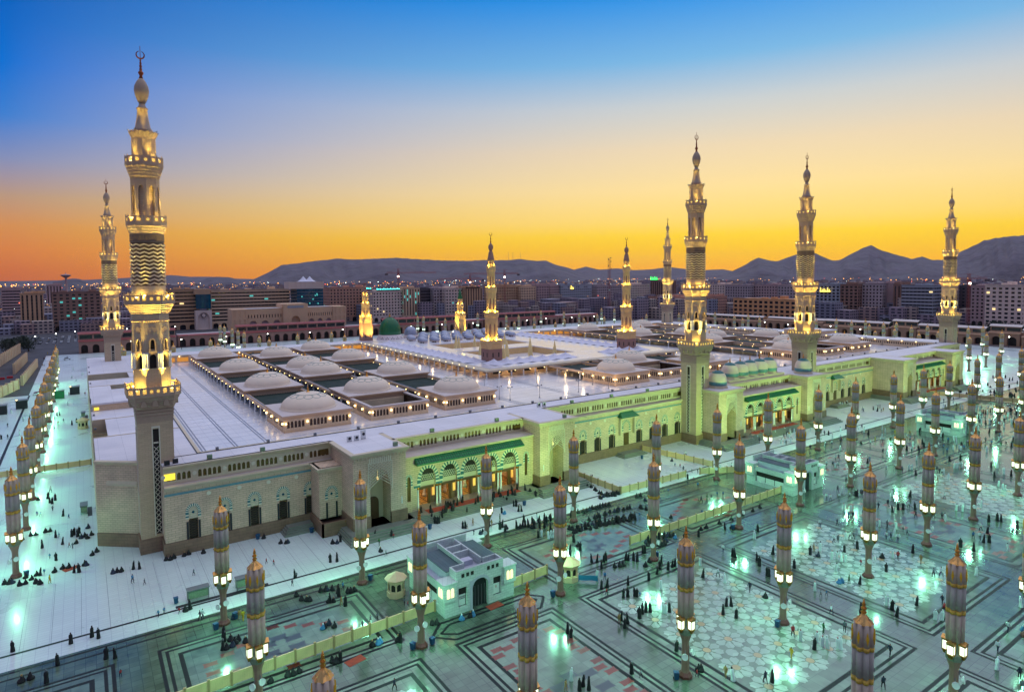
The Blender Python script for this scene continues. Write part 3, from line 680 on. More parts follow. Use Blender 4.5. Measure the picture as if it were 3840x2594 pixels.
# ------------------------------------------------------------------ roofs
def slab(name, poly, z, m='roof_deck', t=.4): return part(name, MB().prism(poly, z-t, z), m, mosque)
BI, BE = 1.0, 8.4                     # inner edges of the outer wing (north, east)
YS0, YS1 = 203., 219.
slab('roof_band', [(.7, -6.4), (379.3, -6.4), (379.3, BI), (.7, BI)], ZO)
for x0, x1 in ((47.8, 84.5), (171.2, 208.8), (295.5, 332.2)): slab('roof_band', [(x0, -13.4), (x1, -13.4), (x1, -6.41), (x0, -6.41)], ZO-.004)
for f in (lambda x: x, mir):
    slab('roof_band', [(f(-10.3), 7.4), (f(-2.6), 1.02), (f(.7), 1.02), (f(.7), BI+.04), (f(BE), BI), (f(BE), 30), (f(-10.3), 30)], ZO-.002)
def eastwing(f, facing):
    P = facing(f(-10.4)); sgn = 1 if f(1) == 1 else -1
    w = MB(); w.face([P(7.4, 0, 0), P(204, 0, 0), P(204, 17.5, 0), P(7.4, 17.5, 0)]); part('side_wall', w, 'stone', mosque)
    xs = sorted
    def blk(name, y0, y1, xa, xb, z, m='roof_deck'):
        a, b = sorted((f(xa), f(xb))); return part(name, MB().box(a, y0, z-.4, b, y1, z), m, mosque)
    # recessed gate court, raised clerestory, sunk roof lights
    blk('roof_band', 30.01, 53, -7.4, BE, ZO-.004); blk('roof_band', 53.01, 67, -10.3, BE, ZO-.006)
    a, b = sorted((f(-10.3), f(-7.4))); part('court_canopy', MB().box(a, 34, 12, b, 48, 13), 'green_tile', mosque)
    a, b = sorted((f(-9.9), f(BE)))
    part('raised_hall', MB().box(a, 67, ZO-.5, b, 92, ZO+1.8), 'pav_stone', mosque); part('hall_roof', MB().box(a-.3, 66.6, ZO+1.8, b+.3, 92.3, ZO+2.3), 'roof_deck', mosque)
    for c in (-7, -1.2): 
        for k in range(3): link('clerestory_window', small_me, mosque, (f(c)+sgn*k*.95, 66.98, ZO))
    a = MB().plate([(-9.6, ZO+.3), (-8.4, ZO+.3), (-8.4, ZO+1.1), (-9.6, ZO+1.1)], north(67), -.06, .02); a.shift(0, lambda x, y, z: (f(x), y, z)); part('end_window', a, 'amber_window', mosque)
    blk('roof_band', 92.31, 104, -10.3, BE, ZO-.004); blk('roof_band', 118, 135, -10.3, BE, ZO-.004)
    blk('roof_band', 104.01, 117.99, -10.3, -4, ZO-.006); blk('roof_band', 104.01, 117.99, 4, BE, ZO-.006); blk('sunk_floor', 104.01, 117.99, -3.99, 3.99, ZO-2.6, 'stone_grey')
    blk('roof_band', 135.01, 152, 3, BE, ZO-.006); blk('sunk_floor', 135.01, 152, -10.2, 2.99, ZO-3.4, 'stone_grey')
    blk('roof_band', 152.01, 203, -10.3, BE, ZO-.004)
    for y in (30, 53, 104, 118, 135, 152):
        a, b = sorted((f(-10.35), f(BE))); part('roof_upstand', MB().box(a, y-.2, ZO-3.5, b, y+.2, ZO+.12), 'stone_trim', mosque)
    for y in (40, 60, 98, 126, 160, 178):
        for xx in (-9.8, 6.9):
            b_ = MB().box(-.25, -.3, 0, .25, .3, .45); part('roof_flood_box', b_, 'metal', mosque, loc=(f(xx), y, ZO))
eastwing(lambda x: x, east); eastwing(mir, west)
slab('roof_band', [(-10.3, YS0), (390.3, YS0), (390.3, YS1), (-10.3, YS1)], ZO-.003)
floor = slab('roof_floor', [(BE, BI), (mir(BE), BI), (mir(BE), YS0), (BE, YS0)], ZF, 'roof_marble')
# inner faces of the wing: east, west and south, with openings and warm lamps
for P, u0, u1, nm in ((south(BI), BE, mir(BE), 'n'), (north(YS0), BE, mir(BE), 's'), (west(BE), BI, YS0, 'e'), (east(mir(BE)), BI, YS0, 'w')):
    w = MB(); n = int((u1-u0)/6); du = (u1-u0)/n
    if nm in 'sw':
        for k in range(n):
            a = u0+k*du
            if nm == 's':
                w.rectbay(P, a, a+du, ZF, ZO-.45, a+.5, a+du-.5, ZF+.3, ZO-1.1, .9)
            else:
                for j in range(5):
                    c = a+du*(j+.5)/5; w.bay(P, c-du/10, c+du/10, ZF, ZO-.45, arch(c-.32, c+.32, ZF+1.4, ZF+2.2, ZF+2.6, 3), .3)
        d = MB(); d.face([P(u0, ZF, .88), P(u1, ZF, .88), P(u1, ZO, .88), P(u0, ZO, .88)]); part('inner_glazing', d, 'window_warm' if nm == 's' else 'dark', mosque)
    else: w.face([P(u0, ZF, 0), P(u1, ZF, 0), P(u1, ZO, 0), P(u0, ZO, 0)])
    part('inner_wall', w, 'pav_stone' if nm in 'sw' else 'stone_trim', mosque)
    e = MB(); e.face([P(u0, ZO-.45, -.35), P(u1, ZO-.45, -.35), P(u1, ZO+.1, -.35), P(u0, ZO+.1, -.35)]); e.face([P(u0, ZO+.1, -.35), P(u1, ZO+.1, -.35), P(u1, ZO+.1, .3), P(u0, ZO+.1, .3)])
    part('inner_parapet', e, 'stone_trim', mosque)
globe = MB().lathe([(.02, -.26), (.2, -.18), (.27, 0), (.2, .18), (.02, .26)], 8).mesh('lamp_globe', 'lamp_warm', True)
fl = MB().lathe([(.05, 0), (.05, .35), (.45, .5), (.5, .62), (.1, .7)], 8).mesh('lamp_dish', 'gilt', True)
for k in range(26):
    link('lamp_globe', globe, mosque, (mir(BE)-.5, 12+k*7.3, ZO-.2))
    if 14+k*14 < 365: link('lamp_globe', globe, mosque, (14+k*14, YS0-.5, ZO-.5))
# double lines on the roof floor
for x in [8.4+2.6+k*7.2 for k in range(3)]+[104, 105.6, 128, 129.6, 150, 151.6, 226, 227.6, 248, 249.6, 352, 360, 366]:
    for d in (0, .7):
        yy = 60 if 122 < x < 245 else YS0
        strip(x+d, BI+.1, x+d+.3, yy, ZF+.006, 'roof_line', 'floor_line', mosque)
for y in [6+k*4.9 for k in range(40)]:
    strip(BE+.1, y, 31, y+.2, ZF+.004, 'roof_line', 'floor_line', mosque)
    if y < 62: strip(100, y, 152, y+.2, ZF+.004, 'roof_line', 'floor_line', mosque)
for y in (8, 9.2, 17, 18):
    strip(32, y, 370, y+.24, ZF+.005, 'roof_line', 'floor_line', mosque)
# things standing on the roof edge
part('cable', MB().box(.9, .35, ZO, 379, .5, ZO+.1), 'metal_dark', mosque); part('cable', MB().box(BE-.5, .4, ZO+.004, BE-.3, 200, ZO+.12), 'metal_dark', mosque)
for k in range(34):
    b_ = MB().box(-.3, -.25, .12, .3, .25, .75); b_.bar((0, 0, 0), (0, 0, .2), .05); x = 12+k*10.8
    tag(part('roof_floodlight', b_, 'metal', None, loc=(x, .9, ZO)), '%s small grey floodlight box along the north roof edge counted from the left' % nth(k), 'floodlight', 'floodlights on the north roof edge')
for k in range(9):
    b_ = MB(); b_.box(-.35, -.2, 0, .2, .2, .5); b_.bar((-.4, 0, .5), (.5, 0, .8), .12)
    tag(part('roof_floodlight', b_, 'stone_trim', None, loc=(BE+1.4, 4+k*5.5, ZF)), '%s tan floodlight at the east roof floor edge counted from the front' % nth(k), 'floodlight', 'floodlights on the east roof floor')
for k, (x, y) in enumerate(((38.5, -9), (40.2, -9), (42, -8.6), (97, -4), (98.6, -4.4))):
    t = thing('air_conditioner', '%s on the white roof %s' % (('grey outdoor fan unit', 'tall grey fan unit')[k == 2], ('left of two behind the left gate tower', 'right of two behind the left gate tower', 'behind the left gate tower', 'left of two by the right gate tower', 'right of two by the right gate tower')[k]), 'fan unit', (x, y, ZO), group='air conditioners on the roof')
    hgt = 2.1 if k == 2 else 1.2
    part('housing', MB().box(-.55, -.25, .1, .55, .25, hgt), 'white_paint', t); part('fan_grille', MB().plate([(.35*math.cos(a*math.pi/6), hgt*.55+.35*math.sin(a*math.pi/6)) for a in range(12)], north(-.25), -.03, .0), 'metal_dark', t)
    for s_ in (-.4, .4): part('foot', MB().box(s_-.06, -.25, 0, s_+.06, .25, .1), 'metal_dark', t)
for k, (x, y) in enumerate(((3.2, -4.6), (1.6, -5.2), (9.5, -5.4), (20, -6.0), (45.5, -19), (58, -12.6), (77, -12.4), (94, -19.5), (108, -5.8), (124, -5.8), (140, -5.8))):
    b_ = MB().box(-.5, -.3, 0, .5, .3, .9)
    tag(part('roof_speaker', b_, 'metal_dark' if k < 2 else 'capital', None, loc=(x, y, ZO)), '%s square box on the facade roof edge counted from the near left corner' % nth(k), 'speaker box', 'square boxes on the facade roof edge')
# ------------------------------------------------------------------ dome pavilions and court strips on the roof
HS = 9.15; ZW = 18.6                  # half side and wall top of a pavilion
pane_me = MB().plate(arch(-.36, .36, 0, 1.35, 1.85, 4), Pn, .2, .24).mesh('arched_pane', 'pane_brown')
box_lamp = MB().lathe([(.02, -.3), (.24, -.2), (.31, 0), (.24, .2), (.02, .3)], 8).mesh('wall_globe', 'lamp_warm', True)
def pav_wall(P0, name='pavilion_wall', roofless=False):
    w = MB()
    for g0 in (-1, 0, 1):
        for j in range(5):
            c = g0*6.1+(j-2)*.98
            w.bay(P0, c-.49, c+.49, ZF, ZW-.3, arch(c-.36, c+.36, ZF+1.15, ZF+2.5, ZF+3.0, 4), .22)
    for a, b in ((-HS, -6.1-2.45), (-6.1+2.45, -2.45), (2.45, 6.1-2.45), (6.1+2.45, HS)): w.face([P0(a, ZF, 0), P0(b, ZF, 0), P0(b, ZW-.3, 0), P0(a, ZW-.3, 0)])
    return w
def pavilion_proto(walls):
    t = thing('dome_pavilion', 'x', 'dome pavilion')
    if walls:
        for P0, nm in ((lambda u, w, d: (u, -HS+d, w), 0), (lambda u, w, d: (-HS+d, -u, w), 1), (lambda u, w, d: (-u, HS-d, w), 2), (lambda u, w, d: (HS-d, u, w), 3)):
            wl = link('pavilion_wall', pav_wall(P0).mesh('pavilion_wall', 'pav_stone'), t)
            if nm < 2:
                for g0 in (-1, 0, 1):
                    for j in range(5):
                        c = g0*6.1+(j-2)*.98
                        link('arched_pane', pane_me, wl, P0(c, ZF+1.15, 0), rz=0 if nm == 0 else -math.pi/2)
                for c in (-8.8, -3.05, 3.05, 8.8): link('wall_globe', box_lamp, t, P0(c, ZF+2.5, -.35))
        part('base_course', MB().box(-HS-.15, -HS-.15, ZF, HS+.15, HS+.15, ZF+.45), 'pav_trim', t)
    else:
        part('carriage_beam', MB().box(-HS+.3, -HS+.2, ZW-1.1, HS-.3, HS-.2, ZW-.3), 'pav_trim', t)
        sc = MB()                                           # scalloped hem under the slab
        for s_ in (-1, 1):
            for k in range(22):
                u = -HS+.4+k*.83; sc.plate([(u, ZW-1.35), (u+.4, ZW-1.75), (u+.8, ZW-1.35), (u+.8, ZW-1.05), (u, ZW-1.05)], north(s_*(HS-.25)), -.04, .04)
        part('scalloped_hem', sc, 'pav_trim', t)
    sl_ = MB()
    for o_, z0, z1 in ((0, ZW-.35, ZW-.05), (.35, ZW-.05, ZW+.2), (.6, ZW+.2, ZW+.55)): sl_.box(-HS-o_, -HS-o_, z0, HS+o_, HS+o_, z1)
    part('roof_slab', sl_, 'pav_trim', t); part('slab_top', MB().box(-HS-.55, -HS-.55, ZW+.55, HS+.55, HS+.55, ZW+.62), 'dome_slab', t)
    zb = ZW+.62; rd = 7.5; hd = 4.1
    d = MB(); d.lathe([(rd+.3, zb), (rd+.3, zb+.12), (rd, zb+.14)]+[(rd*math.cos(a), zb+.14+hd*math.sin(a)) for a in [k*math.pi/2/14 for k in range(1, 14)]]+[(.02, zb+.14+hd)], 40)
    dm = part('dome', d, 'dome_beige', t, True)
    tr = MB()                                               # looped tracery round the crown
    for k in range(12):
        a0 = k*math.pi/6
        pts = []
        for i in range(19):
            q_ = i/18; al = a0+(q_-.5)*.52+.16*math.sin(q_*2*math.pi); ph = R(52)-R(9)*math.cos(q_*2*math.pi)+R(3)
            pts.append((al, ph))
        for (a, p), (b, r_) in zip(pts, pts[1:]):
            f = lambda al, ph, o_: ((rd+o_)*math.cos(ph)*math.cos(al), (rd+o_)*math.cos(ph)*math.sin(al), zb+.14+(hd+o_)*math.sin(ph))
            tr.bar(f(a, p, -.02), f(b, r_, -.02), .07, 4)
    for k in range(24):
        a, b = k*math.pi/12, (k+1)*math.pi/12; ph = R(63)
        f = lambda al: ((rd+.02)*math.cos(ph)*math.cos(al), (rd+.02)*math.cos(ph)*math.sin(al), zb+.14+(hd+.02)*math.sin(ph)); tr.bar(f(a), f(b), .08, 4)
    link('tracery', tr.mesh('tracery', 'dome_trace'), dm)
    zt = zb+hd+.1
    fi = MB().lathe([(.7, zt-.1), (.5, zt+.1), (.25, zt+.25), (.2, zt+.5), (.38, zt+.7), (.2, zt+.9), (.14, zt+1.05), (.25, zt+1.2), (.1, zt+1.4), (.02, zt+2.0)], 10)
    link('finial', fi.mesh('finial', 'gilt', True), dm)
    return t
pA = pavilion_proto(True); pB = pavilion_proto(False); used = {0: False, 1: False}
def put_pav(x, y, walled, label):
    src = pA if walled else pB; k = int(walled)
    o = copy_tree(src) if used[k] else src
    used[k] = True; o.location = (x, y, 0); tag(o, label, 'dome pavilion', 'domed pavilions on the mosque roof'); return o
EX = [41.1, 65.5, 89.7]; MX = [161.6, 186, 210.3]; WX = [279.2, 306, 332.6]
SP = {('e', 0): [31.5, 79, 126.5, 182], ('e', 1): [48.6, 97, 118, 165], ('e', 2): [31.5, 79.4, 133, 182], ('m', 0): [31.5], ('m', 1): [48.6], ('m', 2): [31.5], ('w', 0): [31.5, 79.4, 132, 182], ('w', 1): [48.6, 97, 118, 165], ('w', 2): [31.5, 79, 130, 182]}
NM = {'e': 'near left block', 'm': 'middle block', 'w': 'far right block'}
for (b, i), ys in SP.items():
    X = {'e': EX, 'm': MX, 'w': WX}[b][i]
    for k, y in enumerate(ys):
        put_pav(X, y, y < 40, '%s beige dome %s, %s row of the %s' % (nth(k), 'over an arched pavilion' if y < 40 else 'on a slab', nth(i), NM[b]))
def lamp_row(P0, us, parent, r=.17):
    m_ = MB()
    for u in us:
        x, y, z = P0(u); m_.lathe([(.02, z-r), (r, z-.02), (r, z+.02), (.02, z+r)], 6, x, y)
    return tag(part('lamp_row', m_, 'lamp_warm', parent), kind='stuff')
pil_me = MB().lathe([(.42, ZF), (.42, ZF+.3), (.3, ZF+.35), (.3, ZF+2.6), (.5, ZF+3.0)], 8, m=[0, 0, 0, 1]).mesh('pillar', ['min_white', 'gilt'], True)
for (b, i), ys in SP.items():
    X = {'e': EX, 'm': MX, 'w': WX}[b][i]; y0, y1 = 22.3, (62.5 if b == 'm' else 201)
    t = thing('court_strip', '%s long court strip of beams and lamps in the %s' % (nth(i), NM[b]), 'roof court', group='court strips on the mosque roof')
    ya = 40.7 if ys[0] < 40 else y0
    if ys[0] > 40:
        for P0 in (lambda u, w, d: (X+u, y0+d, w), lambda u, w, d: (X-HS+d, y0+HS-u, w), lambda u, w, d: (X+HS-d, y0+HS+u, w)):
            wl = link('open_court_wall', pav_wall(P0).mesh('open_court_wall', 'pav_stone'), t)
            pn = MB(); pn.face([P0(-HS, ZF, .24), P0(HS, ZF, .24), P0(HS, ZW-.3, .24), P0(-HS, ZW-.3, .24)]); link('pane_backing', pn.mesh('pane_backing', 'pane_brown'), wl)
        for c in (-8.8, -3.05, 3.05, 8.8): link('wall_globe', box_lamp, t, (X+c, y0-.35, ZF+2.5)); link('wall_globe', box_lamp, t, (X-HS-.35, y0+HS+c, ZF+2.5))
        cp = MB()
        for a in ((X-HS-.3, y0-.3, X+HS+.3, y0+.7), (X-HS-.3, y0+.7, X-HS+.7, 39), (X+HS-.7, y0+.7, X+HS+.3, 39)): cp.box(a[0], a[1], ZW-.3, a[2], a[3], ZW+.1)
        part('wall_coping', cp, 'dome_slab', t)
        iw = MB(); iw.box(X-HS+.7, 38.3, ZF, X+HS-.7, 39, ZW-1.2); part('court_cross_wall', iw, 'pav_stone', t)
        part('court_floor', MB().box(X-HS+.3, y0+.3, ZF+.01, X+HS-.3, 38.3, ZF+.03), 'stone_grey', t)
        ya = 39
    for s_ in (-1, 1):
        xx = X+s_*(HS-.3)
        part('rail_beam', MB().box(xx-.55, ya, 17.3, xx+.55, y1, ZW-.5), 'pav_trim', t)
        part('rail_track', MB().box(xx-.2, ya, ZW-.5, xx+.2, y1, ZW-.36), 'roof_line', t)
        k = ya+2
        while k < y1: link('pillar', pil_me, t, (xx, k, 0)); k += 7.3 if b == 'e' else 14.6
        lamp_row(lambda u: (xx-.75, u, 17.35), [ya+2+q_*7.3 for q_ in range(int((y1-ya)/7.3))], t, .17)
    part('green_cover', MB().box(X-HS+.5, ya+.2, 16.9, X+HS-.5, y1-.2, 17.1), 'green_cloth', t)
    if i < 2: part('green_cover', MB().box(X+HS+.6, ya+6, 15.6, X+HS+5.4, y1-.2, 15.8), 'green_cloth', t)
    part('end_beam', MB().box(X-HS+.3, y1-.6, 17.3, X+HS-.3, y1, ZW-.5), 'pav_trim', t)
# double lamp posts on the open roof floor
lp = thing('roof_lamp_post', 'x', 'lamp post'); m_ = MB().lathe([(.3, 0), (.25, .2), (.08, .3), (.06, 4.2)], 8); m_.bar((-.8, 0, 4.2), (.8, 0, 4.2), .05); part('pole', m_, 'metal', lp)
for s_ in (-.8, .8): part('lamp_head', MB().lathe([(.05, 4.1), (.28, 4.15), (.2, 4.45), (.03, 4.55)], 8, s_), 'metal', lp)
PO = [(104, 27.5), (106, 24), (116.5, 21.5), (134, 21.7), (134, 46.6), (147, 20), (148, 30), (112, 50), (112, 95), (112, 140), (240, 30), (255, 40), (240, 50), (350, 60), (352, 110)]
for k, (x, y) in enumerate(PO):
    o = lp if k == 0 else copy_tree(lp)
    o.location = (x, y, ZF); tag(o, '%s thin twin-headed lamp post on the open roof floor counted from the left' % nth(k), 'lamp post', 'lamp posts on the roof floor')
for k, (x, y) in enumerate(((146, 33), (146.5, 44), (150, 19), (232, 36), (262, 24), (262, 60))): point_light('roof_post_lamp', mosque, (x, y, ZF+4), (1, .75, .45), 500, .3)
# ------------------------------------------------------------------ old mosque behind: colonnade, tents, courtyards, green dome
old = thing('old_mosque', 'older low prayer hall with white columns, pale tents and a golden court', 'mosque')
OX0, OX1, OY0, OY1 = 126.5, 239., 69., 224.
C1, C2 = (147, 192.5, 93, 128.5), (150, 202, 143, 170)
def ringslab(name, z, m, t=.5):
    s_ = MB()
    xs = [OX0, OX1]; 
    def R4(a, b, c, d): s_.box(a, c, z-t, b, d, z)
    R4(OX0, OX1, OY0, C1[2]); R4(OX0, C1[0], C1[2], C1[3]); R4(C1[1], OX1, C1[2], C1[3]); R4(OX0, OX1, C1[3], C2[2]); R4(OX0, C2[0], C2[2], C2[3]); R4(C2[1], OX1, C2[2], C2[3]); R4(OX0, OX1, C2[3], OY1)
    return part(name, s_, m, old)
ringslab('roof_deck', 18.1, 'roof_marble')
part('court_floor', MB().box(C1[0], C1[2], 5.9, C1[1], C1[3], 6.), 'marble_white', old); part('court_floor', MB().box(C2[0], C2[2], 5.9, C2[1], C2[3], 6.), 'marble_white', old)
# golden arcades of the two courts (the sides that face the viewer)
def court_wall(P, u0, u1):
    w = MB(); n = max(3, int((u1-u0)/5)); du = (u1-u0)/n
    for k in range(n): a = u0+k*du; w.bay(P, a, a+du, 6, 17.6, arch(a+.7, a+du-.7, 6, 11.5, 13.6, 4), 1.2)
    part('court_arcade', w, 'gold_stone', old)
    d = MB(); d.face([P(u0, 6, 1.2), P(u1, 6, 1.2), P(u1, 17, 1.2), P(u0, 17, 1.2)]); part('court_glow_sheet', d, 'window_warm', old)  # warm glow put into the sheet behind the court arches
    v = MB()
    for k in range(n):
        a = u0+k*du; vous(v, P, a+du/2, 11.5, 13.6, du/2-.7, .7, 0, 1)
    part('court_voussoir', v, ['arc_stone', 'white_vous'], old)
court_wall(north(C1[3]), C1[0], C1[1]); court_wall(east(C1[1]), C1[2], C1[3]); court_wall(north(C2[3]), C2[0], C2[1]); court_wall(east(C2[1]), C2[2], C2[3])
for x in (158, 170, 182): 
    for y in (104, 118): point_light('court_lamp', old, (x, y, 11), (1, .64, .14), 26000, .6)
for x in (160, 175, 190): point_light('court_lamp', old, (x, 155, 11), (1, .64, .14), 26000, .6)
# outer walls with window groups, eave and columns
def old_wall(P, u0, u1):
    w = MB(); p_ = MB(); n = int((u1-u0)/7.2); du = (u1-u0)/n
    for k in range(n):
        a = u0+k*du; w.rectbay(P, a, a+du, ZF, 17.2, a+1.6, a+du-1.6, ZF+1.0, ZF+2.3, .25)
        p_.face([P(a+1.6, ZF+1.0, .24), P(a+du-1.6, ZF+1.0, .24), P(a+du-1.6, ZF+2.3, .24), P(a+1.6, ZF+2.3, .24)])
    o = part('hall_wall', w, 'pav_stone', old); link('window_band', p_.mesh('window_band', 'dark'), o)
old_wall(north(OY0), OX0, OX1); old_wall(east(OX0), OY0, 204)
ec = MB(); ec.box(OX0-5, OY0-5, 17.5, OX1, OY0+.3, 18.0); ec.box(OX0-5, OY0+.3, 17.5, OX0+.3, 204, 18.0); ec.box(OX0-5.2, OY0-5.2, 17.85, OX1, OY0-4.8, 18.25); ec.box(OX0-5.2, OY0-4.8, 17.85, OX0-4.8, 204, 18.25)
part('eave', ec, 'stone_trim', old)
k = OX0-4.2
while k < OX1: link('column', pil_me, old, (k, OY0-4.2, 0)); link('lamp_dish', fl, old, (k, OY0-4.2, 17.1)); k += 6.1 if k < 150 else 7.2
k = OY0+2
while k < 203: link('column', pil_me, old, (OX0-4.2, k, 0)); link('lamp_dish', fl, old, (OX0-4.2, k, 17.1)); k += 5.6
eg = MB().lathe([(.02, -.2), (.2, 0), (.02, .2)], 8).mesh('eave_lamp', 'lamp_warm', True)
for k in range(22): link('eave_lamp', eg, old, (OX0-5.3, OY0+4+k*6, 18.5))
for k in range(15): link('eave_lamp', eg, old, (OX0+2+k*7.6, OY0-4.6, 17.2))
for k in range(10): point_light('eave_light', old, (OX0-2.6, OY0+6+k*13.4, 17.2), (1, .66, .3), 160, .3)
for k in range(7): point_light('eave_light', old, (OX0+8+k*15, OY0-2.6, 17.2), (1, .66, .3), 160, .3)
# pointed tents
def tent_mesh():
    t = MB(); n = 6; rows = []
    for i in range(n+1):
        f = i/n; r_ = 1-f; hgt = .5+1.9*f**2.0
        ringp = []
        for a, b in ((-1, -1), (0, -1), (1, -1), (1, 0), (1, 1), (0, 1), (-1, 1), (-1, 0)):
            sag = -.35*(1-f)*(1 if a*b == 0 else 0)
            ringp.append((a*5.6*r_, b*3.35*r_, hgt+sag))
        rows.append(ringp)
    t.loft(rows, 0, False); t.bar((0, 0, 2.3), (0, 0, 2.7), .08, 5)
    return t.mesh('tent', 'fabric_white', True)
tent_me = tent_mesh()
J = lambda u, v: (1700+u/3.32, 1150+v/3.32)
tents = []
for k in range(15): tents.append((132.6, 92+k*6.7, 0., 'east'))
for k in range(7): tents.append((136+k*6.7, 80.5, math.pi/2, 'north'))
for k in range(4): tents.append((204+k*6.7, 80.5, math.pi/2, 'northwest'))
for k in range(14): tents.append((226, 100+k*6.7, 0., 'west'))
cnt = {}
for x, y, rz, nm in tents:
    cnt[nm] = cnt.get(nm, -1)+1
    tag(link('roof_tent', tent_me, None, (x, y, 17.9), rz), '%s pale pointed tent of the %s row on the old mosque roof' % (nth(cnt[nm]), nm), 'tent', 'pointed tents on the old mosque roof')
# green dome
gd = thing('green_dome', 'large green dome with gold finial on a white drum', 'dome', (146, 215, 0))
d = MB().lathe([(9.0, 14), (9.0, 17.0), (8.3, 18.4), (7.3, 20.2), (7.0, 20.9), (6.8, 21.0)], 32); part('drum', d, 'drum_white', gd, True)
gp = [(6.75, 20.9), (6.85, 21.6), (6.65, 21.7), (6.7, 22.8), (6.6, 22.9)]+[(6.65*math.cos(a)**.95, 22.9+8.6*math.sin(a)**1.12) for a in [k*math.pi/2/14 for k in range(1, 14)]]+[(.1, 31.9)]
dm = part('dome', MB().lathe(gp, 40), 'green_dome', gd, True)
for k in range(24):
    a = k*math.pi/12; rb = MB()
    pr_ = gp[4:]
    for (r0, z0), (r1, z1) in zip(pr_, pr_[1:]): rb.bar(((r0+.02)*math.cos(a), (r0+.02)*math.sin(a), z0), ((r1+.02)*math.cos(a), (r1+.02)*math.sin(a), z1), .05, 4)
    link('rib', rb.mesh('rib', 'green_dome'), dm)
link('finial', MB().lathe([(.5, 31.5), (.35, 31.9), (.55, 32.3), (.25, 32.6), (.4, 33), (.15, 33.3), (.02, 34.4)], 10).mesh('finial', 'gilt', True), dm)
for k in range(5):
    a = R(-150+k*24)
    for j, (dz, da) in enumerate(((18.6, -1.6), (18.6, 1.6), (19.4, 0))):
        rr_ = 8.35-(dz-18.2)*.6; aa = a+R(da)*3
        o_ = MB().lathe([(.02, -.06), (.42, -.05), (.42, .05), (.02, .06)], 8); ob = link('drum_opening', o_.mesh('drum_opening', 'dark'), gd, (rr_*math.cos(aa), rr_*math.sin(aa), dz)); ob.rotation_euler = (R(90), 0, aa+R(90))
sd = thing('silver_dome', 'pointed silver dome beside the green dome', 'dome', (160, 215, 0))
part('drum', MB().lathe([(4.6, 14), (4.6, 19.6), (4.3, 20)], 16), 'drum_white', sd)
dm = part('dome', MB().lathe([(4.3, 20)]+[(4.3*math.cos(a)**.9, 20+5.3*math.sin(a)**1.15) for a in [k*math.pi/24 for k in range(1, 12)]]+[(.03, 25.4)], 28), 'silver_dome', sd, True)
link('finial', MB().lathe([(.2, 25.2), (.3, 25.7), (.1, 26), (.02, 27)], 8).mesh('finial', 'gilt', True), dm)
for k in range(4):
    a = R(-140+k*40); o_ = MB().lathe([(.02, -.06), (.6, -.05), (.6, .05), (.02, .06)], 8); ob = link('drum_opening', o_.mesh('drum_opening', 'dark'), sd, (4.6*math.cos(a), 4.6*math.sin(a), 18.3)); ob.rotation_euler = (R(90), 0, a+R(90))
# field of small silver domes
sm_dome = MB().lathe([(2.3, 0), (2.3, 1.5), (2.6, 1.55)]+[(2.5*math.cos(a), 1.6+1.9*math.sin(a)) for a in [k*math.pi/16 for k in range(1, 8)]]+[(.05, 3.5)], 16, m=[1, 1]+[0]*9).mesh('small_dome', ['silver_dome', 'drum_white'], True)
wn = MB().plate(arch(-.35, .35, .3, .9, 1.2, 3), north(-2.32), -.03, .03).mesh('dome_window', 'dark')
q_ = 0
for r_, y in enumerate((181, 188.5, 196, 203.5, 211, 218)):
    for c in range(9):
        x = 152+c*7.8+(r_ % 2)*2.4
        if y > 205 and x < 167: continue
        o = link('small_dome', sm_dome, None, (x, y, 17.6)); tag(o, 'small silver dome, %s line behind the court, %s from the green dome' % (('first', 'second', 'third', 'fourth', 'fifth', 'sixth')[r_], nth(c)), 'small dome', 'small silver domes of the old mosque')
        for k in range(3): link('dome_window', wn, o, (0, 0, 0), rz=R(-30+k*-25))
# closed golden parasols in the courts
pg = thing('court_parasol', 'x', 'parasol'); part('canopy', MB().lathe([(.5, 11), (1.3, 13), (1.3, 16), (.75, 20), (.05, 24)], 10), 'parasol_cream', pg, True); part('pole', MB().lathe([(.5, 6), (.35, 7), (.35, 11.2)], 8), 'min_white', pg)
pts = [(154, 100), (154, 121), (170, 100), (170, 121), (185, 100), (185, 121), (158, 150), (168, 150), (178, 150), (188, 150), (163, 162), (183, 162)]
for k, (x, y) in enumerate(pts):
    o = pg if k == 0 else copy_tree(pg)
    o.location = (x, y, 0); tag(o, '%s closed golden parasol in the %s lit court of the old mosque' % (nth(k if k < 6 else k-6), 'front' if k < 6 else 'rear'), 'parasol', 'closed parasols in the old courts')
# row of seven ornate domes over the main gate
kd = thing('gate_dome', 'x', 'dome')
part('drum', MB().lathe([(3.4, 18.1), (3.4, 18.5), (3.0, 18.6), (3.0, 19.0)], 8, rot=R(22.5)), 'stone_trim', kd)
kp = [(2.9, 19.0), (3.0, 19.6), (2.98, 20.2)]+[(2.98*math.cos(a)**.9, 20.2+3.7*math.sin(a)) for a in [k*math.pi/22 for k in range(1, 11)]]+[(.05, 23.95)]
dm = part('dome', MB().lathe(kp, 24, m=[1, 1]+[0]*6+[2]*5), ['dome_beige', 'teal_band', 'teal_dark'], kd, True)
link('finial', MB().lathe([(.25, 23.8), (.3, 24.2), (.12, 24.5), (.2, 24.8), (.02, 25.8)], 8).mesh('finial', 'gilt', True), dm)
for k, (x, y) in enumerate([(164.5, -14.5), (178.4, -9), (184.2, -9), (190, -9), (195.8, -9), (201.6, -9), (215.5, -14.5)]):
    o = kd if k == 0 else copy_tree(kd)
    o.location = (x, y, .9 if 0 < k < 6 else 0.)
    tag(o, 'cream and turquoise dome, %s of seven over the main gate from the left' % nth(k), 'dome', 'domes over the main gate')
part('dome_base', MB().box(173.5, -12.4, ZO-.1, 206.5, -5.4, ZO+.95), 'stone_trim', mosque)
